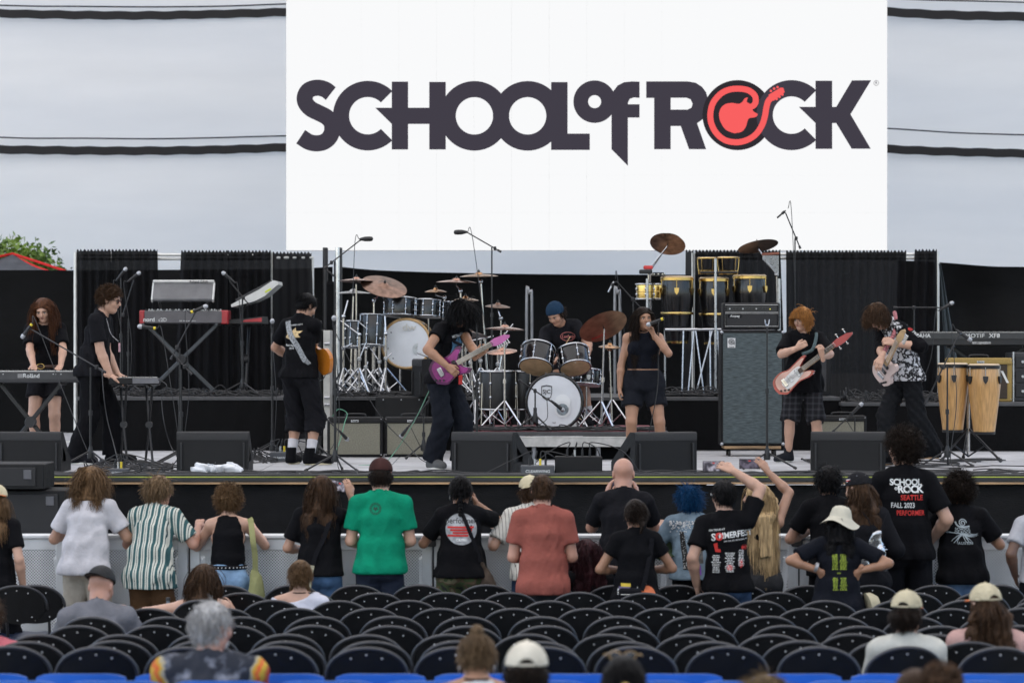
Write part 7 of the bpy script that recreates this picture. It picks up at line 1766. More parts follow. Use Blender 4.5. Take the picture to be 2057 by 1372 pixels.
# rear kit --------------------------------------------------------
d = 35.0; kc = pt(819, 691, d); kr = 48 * d / F_PX
T = drum('rear bass drum with white head and wooden hoop', kc + V3(0, .2, 0), (-.10, -1, .02), kr, .40, hoop=M('maple_hoop', (.42, .26, .11), .4, var=.2), nl=10, name='bass_drum', hoopw=.036)
fr = lambda px, py, off: (lambda a, b_: (X(px, d) + a, kc[1] - off - a * 0 - (X(px, d) + a - kc[0]) * -.10, Z(py, d) + b_))
T.put(flat(MB(), curve_mesh([arc2(0, 0, .072, 0, 350, 35)]), fr(841, 702, .030)), 'port_ring', CHR2); T.put(flat(MB(), T2('dw', .11, .012, 1.2), fr(822, 658, .030)), 'lettering', M('faint_beige', (.48, .47, .43), .6, var=0))
for px, py, sx_ in ((780, 700, 1), (790, 720, -1), (856, 720, 1), (786, 668, 1), (858, 664, 1)): T.put(MB().ell(fr(px, py, .030)(0, 0), (.008, .004, .008), seg=8, rings=4), 'screw', BLACK2)
for lb, px, py, w2, h2 in (('left rack tom of the rear kit, black with round chrome lugs', 803, 617, 64, 36), ('right rack tom of the rear kit, black with round chrome lugs', 860, 620, 48, 34), ('floor tom at the left of the rear kit', 748, 664, 50, 62), ('dark green tom behind the purple guitarist', 915, 625, 50, 34), ('second floor tom at the left of the rear kit', 712, 672, 36, 52)):
 c = pt(px, py, 35.15 if py < 650 else 34.9); ln = h2 * 35 / F_PX; T = drum(lb, c, rotm(-6, 2, 0) @ V3(0, 0, 1), w2 / 2 * 35 / F_PX, ln, nl=8, name='rack_tom' if py < 650 else 'floor_tom', loc=(c[0], c[1], RT)); T.put(MB().cyl((c[0], c[1] + .12, RT), (c[0], c[1] + .12, c[2]), .011), 'mount_tube', CHR)
for lb, px, py, dia, tl, base, mat, arm in (
  ('flat bronze cymbal highest at the left of the rear kit', 716, 561, .43, (-3, 1), (716, 35.0), BRZP, None), ('large smoky cymbal tilted toward the audience in the rear kit', 772, 572, .55, (26, 14), (752, 34.9), BRZ2, (751, 604, 34.9)),
  ('flat holed cymbal low at the left of the rear kit', 710, 585, .42, (1, 0), (704, 35.2), CHR2, None), ('small splash cymbal above the right rack tom of the rear kit', 875, 582, .26, (3, 0), (893, 35.2), BRZ, (893, 598, 35.2)),
  ('wide flat crash cymbal right of centre in the rear kit', 917, 563, .48, (1, 1), (930, 35.1), BRZP, (925, 585, 35.1)), ('highest flat cymbal in the rear kit near the boom stand', 962, 551, .46, (2, -1), (981, 35.2), BRZ, (966, 566, 35.2)),
  ('hi-hat cymbals of the rear kit behind the guitarist', 935, 599, .32, (2, 0), (935, 35.3), BRZ, None), ('low dark cymbal at the right of the rear kit', 1000, 612, .3, (6, 3), (1008, 35.4), BRZ2, (1006, 640, 35.4))):
 cymbal(lb, px, py, d if base is None else base[1], dia, tl, base, RT, mat, arm, rad=.26, ph=random.uniform(0, 120), hat='hi-hat' in lb)
for k, (px, dd) in enumerate(((690, 34.7), (722, 34.65), (735, 34.75), (762, 34.8), (775, 34.6), (885, 34.8), (905, 34.6), (945, 34.7), (965, 34.9), (1000, 34.8))):
 T = TH('drum_hardware_stand', 'bare chrome hardware stand in the rear kit, %s from the left' % _ORD[k], 'stand', (X(px, dd), dd, RT), 'bare chrome hardware stands'); h_ = random.uniform(.55, 1.0)
 T.loc(MB().cyl((0, 0, .05), (0, 0, h_), .013), 'tube', CHR); [T.loc(MB().cyl((0, 0, h_ * q), (random.uniform(-.28, .28), random.uniform(-.1, .1), h_ * q + random.uniform(.05, .25)), .009), 'arm', CHR) for q in (1, .6)]; T.loc(MB().ell((0, 0, h_), (.026,) * 3, seg=10, rings=6), 'joint', CHR); tripod(T, T.o, RT, .28, .32, CHR, ph=random.uniform(0, 120), tube=.011)
 T.loc(MB().box((0, 0, h_ * .6), (.05, .05, .05), b=.01), 'clamp', CHR2)
# percussion -------------------------------------------------------
def conga(label, pxc, pyt, pyb, wpx, d, shell, hw, head=HIDE, z0=None, band=None, lugm=None, tilt=0):
 s_ = d / F_PX; r = wpx * s_ / 2; h = (pyb - pyt) * s_; c = pt(pxc, pyb, d); T = TH('conga', label, 'conga', c, 'congas')
 A = rotm(0, tilt, 0); axis = A @ V3(0, 0, 1)
 prof = [(r * .66, 0), (r * .70, h * .06), (r * .86, h * .35), (r * .99, h * .62), (r * 1.02, h * .75), (r * .97, h * .90), (r * .93, h * .97)]
 P = spline([(a, b_, 0) for a, b_ in prof], 4)
 T.loc(MB().lathe([(a, b_) for a, b_, _ in P], (0, 0, 0), axis, 40), 'shell', shell); T.loc(MB().lathe([(r * .67, -.012), (r * .69, 0), (r * .70, .015), (r * .68, .016)], (0, 0, 0), axis, 36), 'base_ring', PLA if hw is GUN else hw)
 T.loc(MB().lathe([(r * .97, h * .965), (r * .985, h * .985), (r * .90, h * 1.0), (.001, h * 1.005)], (0, 0, 0), axis, 36), 'head', head)
 T.loc(MB().lathe([(r * 1.0, h * .93), (r * 1.03, h * .935), (r * 1.03, h * .975), (r * .99, h * .98)], (0, 0, 0), axis, 36), 'rim', hw)
 if band: T.loc(MB().lathe([(r * 1.004 + .001, h * band), (r * 1.012 + .002, h * band + .004), (r * 1.012 + .002, h * band + .024), (r * 1.006 + .001, h * band + .028)], (0, 0, 0), axis, 36), 'band', hw)
 for k in range(6):
  a = 2 * PI * k / 6 + .45; u = V3(math.cos(a), math.sin(a), 0); f = lambda rr, zz: A @ (u * rr + V3(0, 0, zz))
  T.loc(MB().cyl(f(r * 1.07, h * .95), f(r * 1.06, h * .77), .0055, seg=6), 'tuning_rod', CHR if hw is GUN else hw)
  T.loc(MB().prism([(-.028, .03), (.028, .03), (.022, -.02), (0, -.05), (-.022, -.02)], .02, lambda x, z, w_: f(r * 1.02 + w_, h * .78 + z) + np.cross(A @ V3(0, 0, 1), u) * x), 'side_plate', lugm or hw)
 return T
d = 35.0
conga('black and gold conga at the left of the percussion set', 1360, 555, 688, 66, d, DRUMB, GOLD, band=.42); conga('black and gold conga in the middle of the percussion set', 1434, 557, 690, 60, 35.1, DRUMB, GOLD, band=.42); conga('black and gold conga behind the bass amplifier head', 1506, 552, 680, 68, 35.2, DRUMB, GOLD, band=.40)
d = 31.0; WDN = M('conga_wood', (.48, .27, .10), .32, var=.22, vs=10, aniso=(6, 6, .5), coat=.35)
c1 = conga('natural wood conga, left of the pair at right', 1914, 729, 866, 61, 31.05, WDN, GUN, HIDE, lugm=PLA); c2 = conga('natural wood conga, right of the pair at right', 1977, 731, 870, 64, 30.9, WDN, GUN, HIDE, lugm=PLA)
for T in (c1, c2): lettering(T, 'LP', .05, (.0, -.158, .50), INKW, .01); lettering(T, 'ASPIRE', .022, (.0, -.155, .465), INKW, .01)
bx = X(1945, 31.1); T = TH('conga_stand', 'chrome double stand carrying the wooden congas', 'stand', (bx, 31.1, HS)); T.loc(MB().cyl((0, 0, .1), (0, 0, Z(770, 31.1) - HS), .018), 'tube', CHR); T.loc(MB().box((0, -.02, Z(765, 31) - HS), (.20, .05, .03), b=.005), 'bracket', GUN); tripod(T, T.o, HS, .36, .34, GUN, ph=-30, tube=.013)
T = TH('paper_tag', 'white paper tag tied to the right wooden conga', 'tag', pt(2012, 757, 30.75)); T.put(MB().sheet([[pt(2010 + 3 * k + j * 5, 745 + 6 * k, 30.72 + .01 * (k % 2)) for j in (0, 1)] for k in range(5)]), 'tag_sheet', M('paper', (.6, .6, .58), .8))
d = 35.0
for lb, px, py, w2, h2 in (('small black and gold bongo on the left above the congas', 1420, 534, 38, 34), ('larger black and gold bongo on the right above the congas', 1463, 534, 44, 36)):
 s_ = d / F_PX; r = w2 * s_ / 2; h = h2 * s_; c = pt(px, py + h2 / 2, d); T = TH('bongo', lb, 'bongo', c, 'bongos')
 T.loc(MB().lathe([(r * .74, 0), (r * .80, h * .3), (r * .93, h * .8), (r * .95, h * .92)], seg=32), 'shell', DRUMB); T.loc(MB().lathe([(r * .96, h * .90), (r * 1.02, h * .95), (r * .95, h), (.001, h * 1.01)], seg=32), 'head', HIDE); T.loc(MB().tube([(r * math.cos(a), r * math.sin(a), h * .93) for a in np.linspace(0, 2 * PI, 29)[:-1]], .010, 6, closed=True), 'rim', GOLD, ang=180); T.loc(MB().lathe([(r * .78, .0), (r * .84, .012), (r * .86, .045), (r * .80, .05)], seg=32), 'bottom_ring', GOLD)
 for k in range(5): a = 2 * PI * k / 5 + .3; T.loc(MB().tube([(r * 1.04 * math.cos(a), r * 1.04 * math.sin(a), h * .95), (r * 1.0 * math.cos(a), r * 1.0 * math.sin(a), h * .5), (r * .86 * math.cos(a), r * .86 * math.sin(a), .0)], .005, 6), 'tuning_rod', GOLD)
for lb, px, dd, r_ in (('gold timbale drum at the left of the percussion set', 1296, 34.95, .105), ('second gold timbale drum behind the conga', 1328, 35.25, .12)):
 c = pt(px, 586, dd); T = drum(lb, c, (0, 0, 1), r_, .18, M('brass_shell', (.70, .50, .17), .25, 1.0, var=.15), CHR, HIDE, HIDE, 6, 'timbale', 'timbale', 'timbales', loc=(c[0], c[1], RT)); T.put(MB().cyl((c[0] + .05, c[1] + .1, RT), (c[0] + .05, c[1] + .1, c[2]), .012), 'stand_tube', CHR2)
 T.put(MB().lathe([(r_ + .001, -.005), (r_ + .004, 0), (r_ + .001, .005)], c, (0, 0, 1), 32), 'bead', GOLD)
cymbal('dark cymbal tilted on a boom above the left conga', 1342, 487, 35.0, .42, (-34, 12), (1300, 35.0), RT, BRZ2, (1303, 543, 35.0), rad=.25); cymbal('second small cymbal stacked behind the tilted one', 1346, 478, 35.15, .28, (-30, 10), (1312, 35.3), RT, BRZ, (1306, 545, 35.2), rad=.2)
cymbal('dark cymbal tilted above the right conga', 1522, 491, 35.0, .48, (-16, -10), (1565, 35.05), RT, BRZ2, (1560, 552, 35.0), rad=.25)
T = TH('percussion_rack', 'chrome rack of bars and legs carrying the congas', 'rack', (X(1415, 34.9), 34.9, RT)); zr = Z(662, 34.9) - RT
for xa, xb, yy in ((1335, 1398, -.1), (1410, 1462, -.1), (1340, 1560, .15)): T.loc(MB().cyl((X(xa, 34.9) - T.o[0], yy, zr), (X(xb, 34.9) - T.o[0], yy, zr), .018), 'cross_bar', CHR)
for px in (1437, 1300, 1565): T.loc(MB().cyl((X(px, 34.8) - T.o[0], -.12, 0.02), (X(px, 34.8) - T.o[0], -.12, Z(520 if px == 1437 else 560, 34.8) - RT), .016), 'upright', CHR2)
for xa, xb in ((1393, 1380), (1396, 1412), (1430, 1395), (1440, 1446), (1425, 1425), (1372, 1368)): T.loc(MB().cyl((X(xa, 34.9) - T.o[0], -.1, zr), (X(xb, 34.9) - T.o[0], -.2, .01), .0095), 'leg', CHR2)
T.loc(MB().box((0, .0, .012), (1.15, .5, .02), b=.004), 'base_plate', CHR2); T.loc(MB().cyl((X(1405, 34.9) - T.o[0], -.12, Z(548, 34.9) - RT), (X(1480, 34.9) - T.o[0], -.12, Z(548, 34.9) - RT), .013), 'bongo_bar', GUN)
T = TH('wind_chimes', 'row of silver bar chimes hanging at the right of the percussion set', 'chimes', pt(1548, 510, 34.9)); T.loc(MB().box((0, 0, 0), (.20, .03, .03), rotm(0, -3, 0)), 'wood_bar', M('chime_wood', (.22, .07, .04), .4))
for k in range(18): T.loc(MB().cyl((-.09 + k * .0105, 0, -.02), (-.09 + k * .0105, 0, -.07 - .011 * k), .0042, seg=6), 'chime', CHR2)
T = TH('woodblock', 'red jam block clamped above the gold timbale', 'percussion', pt(1302, 541, 34.8)); T.loc(MB().box((0, 0, .02), (.11, .05, .045), b=.01), 'block', M('block_red', (.5, .03, .03), .4)); T.loc(MB().box((-.03, 0, -.03), (.15, .06, .05), b=.01), 'cowbell', GUN)
T = TH('tambourine', 'black tambourine mounted beside the red jam block', 'tambourine', pt(1322, 551, 34.9)); T.loc(MB().lathe([(.062, -.02), (.068, -.02), (.068, .02), (.062, .02)], seg=28), 'frame', GUN)
for k in range(8): a = 2 * PI * k / 8; T.loc(MB().cyl((.068 * math.cos(a), .068 * math.sin(a), -.006), (.068 * math.cos(a), .068 * math.sin(a), .006), .014, seg=10), 'jingle', CHR)
# ---------- microphone stands
micstand('boom stand leaning across the keyboard girl at far left', 182, 29.7, HS, 738, ((212, 748, 29.7), (60, 660, 30.3)), ((46, 676, 30.3), (66, 648, 30.3)), 'silver-headed microphone in front of the keyboard girl', YR, ph=200)
micstand('straight stand left of the pair behind the keyboard player', 243, 35.0, RT, 575, None, ((252, 541, 35.0), (240, 556, 35)), 'microphone left of the pair behind the keyboard player', None); micstand('boom stand right of the pair behind the keyboard player', 258, 34.9, RT, 640, ((246, 636, 34.9), (268, 565, 34.9)), ((279, 549, 34.9), (262, 562, 34.9)), 'microphone right of the pair behind the keyboard player', None)
micstand('boom stand reaching left from the middle keyboard area', 364, 29.6, HS, 742, ((385, 752, 29.6), (308, 668, 29.7)), ((281, 656, 29.7), (306, 659, 29.7)), 'microphone pointing left in front of the red-ended keyboard', YR); micstand('boom stand reaching up to the red-ended keyboard', 361, 29.9, HS, 700, ((343, 722, 29.9), (390, 632, 30.0)), ((413, 616, 30.0), (392, 624, 30.0)), 'microphone pointing right in front of the red-ended keyboard', YR)
micstand('boom stand in front of the end-on white synthesizer', 487, 34.5, RT, 600, ((500, 612, 34.5), (462, 566, 34.5)), ((449, 549, 34.5), (464, 562, 34.5)), 'microphone in front of the end-on white synthesizer', None)
micstand('straight stand left of the left guitarist', 547, 31.6, HS, 660, None, ((547, 645, 31.6), (547, 668, 31.7)), 'microphone upright beside the left guitarist', None); micstand('tall straight stand right of the left guitarist', 673, 28.75, HS, 655, None, ((671, 639, 28.75), (672, 664, 28.85)), 'silver ball microphone right of the left guitarist', None, ph=200)
micstand('tall overhead boom stand left of the rear kit', 672, 34.3, RT, 525, ((650, 540, 34.3), (722, 484, 34.6)), ((748, 480, 34.6), (712, 481, 34.6)), 'dark overhead condenser microphone at left of the rear kit', None, kind='cond', mic_len=.15); micstand('tall overhead boom stand in the middle of the rear kit', 988, 34.3, RT, 497, ((1006, 506, 34.3), (940, 468, 34.6)), ((913, 467, 34.6), (948, 466, 34.6)), 'dark overhead condenser microphone at the middle of the stage', None, kind='cond', mic_len=.15)
micstand('boom stand with pencil microphone behind the singer', 1272, 33.9, HS, 600, ((1290, 622, 33.9), (1238, 565, 33.9)), ((1222, 587, 33.9), (1244, 545, 33.9)), 'silver pencil microphone angled beside the singer', None, kind='pencil')
micstand('tall overhead boom stand behind the bass player', 1597, 35.4, RT, 480, ((1608, 500, 35.4), (1578, 428, 35.4)), ((1561, 438, 35.4), (1582, 420, 35.4)), 'highest microphone above the bass amplifier', PLA, kind='pencil')
micstand('empty straight stand in front of the bass cabinet', 1541, 29.3, HS, 655, None, None, None, None, ph=215)
T = TH('empty_mic_clip', 'empty grey clip on top of the stand by the bass cabinet', 'clip', pt(1541, 652, 29.3))
for sx in (-1, 1): T.loc(MB().tube([(0, 0, -.02), (sx * .018, 0, .01), (sx * .022, 0, .05)], [.008, .007, .004], 6), 'prong', CHR2)
micstand('long horizontal boom stand at the far right', 1836, 34.3, HS + .555, 617, ((1795, 618, 34.3), (1888, 618, 34.3)), ((1912, 609, 34.3), (1890, 622, 34.3)), 'silver-headed microphone at the far right drape', None); micstand('boom stand in front of the wooden congas', 1903, 29.9, HS, 735, ((1858, 812, 29.9), (1927, 671, 30.1)), ((1948, 682, 30.2), (1922, 664, 30.2)), 'microphone pointing at the wooden congas', None)
micstand('short boom stand at the small amplifier behind the bass player', 1717, 32.6, HS, 838, ((1672, 868, 32.6), (1722, 820, 32.6)), ((1730, 812, 32.6), (1712, 830, 32.6)), 'microphone on the short boom by the small amplifier', None, r=.2); micstand('short boom stand at the left combo amplifier', 637, 31.7, HS, 835, ((640, 826, 31.7), (688, 872, 31.7)), ((697, 882, 31.8), (684, 868, 31.7)), 'microphone against the left combo amplifier', None, r=.2); micstand('short boom stand at the right combo amplifier', 851, 31.7, HS, 830, ((862, 805, 31.7), (812, 868, 31.7)), ((806, 876, 31.8), (818, 860, 31.7)), 'microphone against the right combo amplifier', None, r=.2)
micstand('low boom stand in front of the white bass drum', 1075, 31.7, DZ, 788, ((1042, 763, 31.7), (1115, 812, 31.8)), ((1130, 823, 31.85), (1108, 806, 31.8)), 'microphone at the port of the white bass drum', None, r=.22); micstand('straight black stand beside the crash cymbal', 958, 30.7, HS, 640, None, None, None, None, r=.25)
# ---------- stage boxes, bag, cables
for lb, x0, x1, y0, y1, d, txt in (('grey stage box with white lettering at the centre edge', 1046, 1114, 935, 955, 27.85, 'CLEARWING'), ('small grey stage box at the left edge of the stage', 219, 257, 941, 953, 27.9, 'CLEARWING'), ('black plug box at the stage edge in front of the drum riser', 1115, 1210, 917, 953, 27.95, None), ('dark stage box behind the left guitarist', 542, 590, 908, 925, 31.0, 'CLEARWING')):
 xa, xb = X(x0, d), X(x1, d); h_ = Z(y0, d) - HS; T = TH('stage_box', lb, 'stage box', ((xa + xb) / 2, d, HS)); T.loc(MB().box((0, .09, h_ / 2), (xb - xa, .18, h_), b=.008), 'case_body', M('box_grey', (.055, .058, .065), .5) if txt else BOXB)
 if txt: lettering(T, txt, (xb - xa) * .115, (0, -.002, h_ * .42), INKW, .016, 1.1, .12)
 for k in range(4):
  x = (k - 1.5) * (xb - xa) * .16; T.loc(MB().cyl((x, .09, h_), (x, .09, h_ + .06), .011, seg=8), 'plug', CHR2 if k == 1 else YR if txt and k == 2 else PLA); T.loc(MB().tube(spline([(x, .09, h_ + .06), (x + .02, .10, h_ + .13), (x + .15 * (k - 1), .16, h_ + .05), (x + .3 * (k - 1.4), .22, .01)], 6), .0055, 5), 'lead', CABL)
f = Field((-.35, -.2, -.05), (.35, .2, .22), .011)
for k in range(9): f.ell((random.uniform(-.18, .18), random.uniform(-.05, .05), random.uniform(.02, .06)), (random.uniform(.05, .10), .06, random.uniform(.025, .05)), rotm(0, random.uniform(-30, 30), 0), .03)
f.wrinkle(.030, 17, 40, 1.2); f.plane((0, 0, .0), (0, 0, -1)); T = TH('plastic_bag', 'crumpled white plastic bag lying at the stage edge', 'bag', (X(440, 28.05), 28.05, HS + .002)); mesh_obj('bag_body', [f.mesh()], M('bag_white', (.62, .63, .65), .4, var=.1, bump=.6, bs=30), T.t)
def tangle(name, label, x0, x1, y0, y1, z, n, rad=.006, amp=.25, seed=1, mat=CABL, hz=.02):
 rn = random.Random(seed); mb = MB()
 for i in range(n):
  x = rn.uniform(x0, x1); y = rn.uniform(y0, y1); a = rn.uniform(0, 6.28) ; P = []
  for k in range(rn.randint(5, 11)):
   P.append((min(max(x, x0), x1), min(max(y, y0), y1), z + rad + abs(rn.gauss(0, hz)) * (0 < k))); a += rn.uniform(-1.1, 1.1); x += amp * math.cos(a); y += amp * .4 * math.sin(a)
  mb.tube(spline(P, 5), rad, 5)
 o = mb.build(name, mat, None, ang=180, fix=False); return tag(o, label, 'cables', kind='stuff')
tangle('cable_tangle', 'tangle of black cables along the stage edge', -5.0, 5.0, 27.75, 28.25, HS, 105, .0065, .3, 1, hz=.012); tangle('cable_tangle', 'tangle of cables at the keyboard player\'s feet', X(180, 29), X(345, 29), 28.2, 29.9, HS, 45, .006, .2, 2, hz=.03)
tangle('cable_tangle', 'tangle of cables on the keyboard platform', X(215, 34.6), X(560, 34.6), 34.3, 35.2, RT, 80, .007, .15, 3, hz=.035); tangle('cable_tangle', 'tangle of cables around the rear kit', X(682, 34.5), X(1020, 34.5), 34.3, 35.0, RT, 60, .008, .15, 4, hz=.025)
tangle('cable_tangle', 'tangle of cables under the percussion rack', X(1320, 34.5), X(1460, 34.5), 34.35, 35.0, RT, 40, .008, .15, 5, hz=.04); tangle('cable_tangle', 'tangle of cables on the drum riser', X(940, 31.8), X(1335, 31.8), 31.6, 32.1, DZ, 55, .007, .2, 6, hz=.015)
tangle('cable_tangle', 'tangle of cables on the low platform at right', X(1700, 34.3), X(1900, 34.3), 34.1, 34.9, HS + .555, 90, .007, .14, 7, hz=.05); tangle('cable_tangle', 'tangle of cables by the left guitarist\'s feet', X(505, 31), X(600, 31), 30.6, 32.2, HS, 35, .006, .15, 8, hz=.04); tangle('cable_tangle', 'tangle of cables in front of the congas', X(1640, 30), X(2057, 30), 28.6, 31.5, HS, 26, .006, .35, 9, hz=.008)
def wire(label, pts, r, mat, name='cable'): tag(MB().tube(spline([pt(*q) for q in pts], 9), r, 6).build(name, mat, None, ang=180), label, 'cable')
GRN = M('green_cable', (.09, .27, .17), .5, var=0)
wire('pale green guitar cable hanging from the purple guitar', [(873, 747, 29.3), (866, 775, 29.3), (855, 800, 29.6), (838, 835, 30.2), (815, 875, 30.8), (795, 905, 31.2), (770, 930, 30.3), (720, 935, 30.2)], .005, GRN); wire('pale green guitar cable running down the left combo amplifier', [(668, 836, 32.2), (680, 822, 32.1), (697, 830, 32.1), (692, 850, 32.0), (683, 885, 31.8), (672, 910, 31.5), (655, 928, 30.7)], .005, GRN)
wire('thin dark cable slanting from the tall mic stand to the floor', [(672, 665, 28.8), (700, 720, 29.5), (735, 790, 30.5), (775, 850, 31.0), (815, 890, 30.9), (845, 922, 30.6), (880, 938, 29.9)], .005, CABL); wire('black cable hanging from the singer\'s microphone', [(1323, 647, 30.0), (1322, 700, 30.05), (1322, 760, 30.05), (1318, 800, 30.0), (1308, 850, 30.0), (1300, 905, 30.0), (1330, 940, 29.4)], .005, CABL)
wire('grey cable hanging from the small synthesizer to the floor', [(318, 762, 30.3), (335, 775, 30.2), (325, 800, 30.2), (330, 850, 30.1), (345, 900, 30.1), (370, 935, 29.6)], .005, CABL); wire('black cable from the boom stand at the far left down to the floor', [(205, 745, 29.7), (208, 790, 29.6), (215, 840, 29.6), (228, 890, 29.5), (240, 938, 29.0)], .005, CABL)
# handles standing behind the drummer, tent and tree beyond the fence
for k, px in enumerate((1063, 1240)):
 T = TH('steel_handle', 'tall upright steel handle loop behind the %s of the drummer' % ('left' if k == 0 else 'right'), 'handle', (X(px, 36.5), 36.5, HS)); zt = Z(592, 36.5) - HS; T.loc(MB().tube(spline([(-.03, 0, 0), (-.03, 0, zt - .04), (0, 0, zt), (.03, 0, zt - .04), (.03, 0, .6), (.03, 0, 0)], 6), .018, 8), 'loop', M('steel_dull', (.28, .28, .29), .4, .8), ang=180)
d = 43.5; T = TH('canopy_tent', 'red and grey canopy tent roof beyond the black cloth wall', 'tent', (X(35, d), d, 0)); zt = Z(510, d); m1 = cloth('tent_grey', (.08, .085, .095)); m2 = cloth('tent_red', (.55, .03, .03))
q = [(-1.05, -1.0, Z(548, d)), (.85, -1.0, Z(548, d)), (.85, 1.0, Z(548, d)), (-1.05, 1.0, Z(548, d))]; ap = (-.07, 0, zt)
for k, mm in enumerate((m1, m2, m1, m2)): a, b_ = q[k], q[(k + 1) % 4]; T.loc(MB().sheet([[tuple(np.array(a) + (np.array(ap) - np.array(a)) * s_ + (np.array(b_) - np.array(a)) * u * (1 - s_) - V3(0, 0, .09 * math.sin(PI * s_))) for u in np.linspace(0, 1, 9)] for s_ in np.linspace(0, .999, 9)]), 'roof_panel', mm)
for sx, sy in ((-1.05, -1), (.85, -1), (.85, 1), (-1.05, 1)): T.loc(MB().cyl((sx, sy, 0), (sx, sy, Z(548, d)), .03), 'leg', CHR2)
T.loc(MB().tube([np.array(q[0]) , ap, np.array(q[1])], .02, 5), 'red_piping', m2)
d = 45.3; T = TH('tree', 'leafy green tree rising behind the canopy tent at left', 'tree', (X(15, d), d, 0)); BARK = M('bark', (.09, .06, .04), .9)
zt = Z(512, d); T.loc(MB().tube(spline([(0, 0, 0), (.05, 0, 1.5), (-.03, .05, 2.6), (0, 0, zt)], 6), np.linspace(.16, .05, 19), 8), 'trunk', BARK)
lm = bpy.data.materials.new('leaf'); lm.use_nodes = True; t, N, L_, b = nodes_of(lm); b.inputs['Roughness'].default_value = .55; nz = N.new('ShaderNodeTexNoise'); nz.inputs['Scale'].default_value = 5; rp = N.new('ShaderNodeValToRGB'); rp.color_ramp.elements[0].color = (.035, .085, .012, 1); rp.color_ramp.elements[1].color = (.16, .26, .035, 1); rp.color_ramp.elements[0].position = .35; rp.color_ramp.elements[1].position = .65; L_.new(nz.outputs[0], rp.inputs[0]); L_.new(rp.outputs[0], b.inputs['Base Color'])
rn = np.random.default_rng(5); LV, LF = [], []; nn = 0
cl = [(rn.uniform(-1.4, .75), rn.uniform(-.5, .5), 0) for _ in range(95)]
for (x, y, _) in cl:
 ztop = Z(486 + 26 * max(0, (x + .5)) ** 1.3 * .9, d); z = rn.uniform(3.3, ztop - .08)
 T.loc(MB().cyl((0, 0, min(2.6, z - .2)), (x, y, z), .02, .006, 5), 'branch', BARK)
 for k in range(110):
  c = V3(x, y, z) + rn.normal(size=3) * V3(.16, .16, .12); a = nrm(rn.normal(size=3)); b2 = nrm(np.cross(a, rn.normal(size=3))); s1, s2 = rn.uniform(.04, .07), rn.uniform(.018, .03)
  LV += [c - a * s1, c + b2 * s2, c + a * s1, c - b2 * s2]; LF.append((nn, nn + 1, nn + 2, nn + 3)); nn += 4
o = T.loc(MB().add(LV, LF), 'foliage', lm, fix=False); o['kind'] = 'stuff'
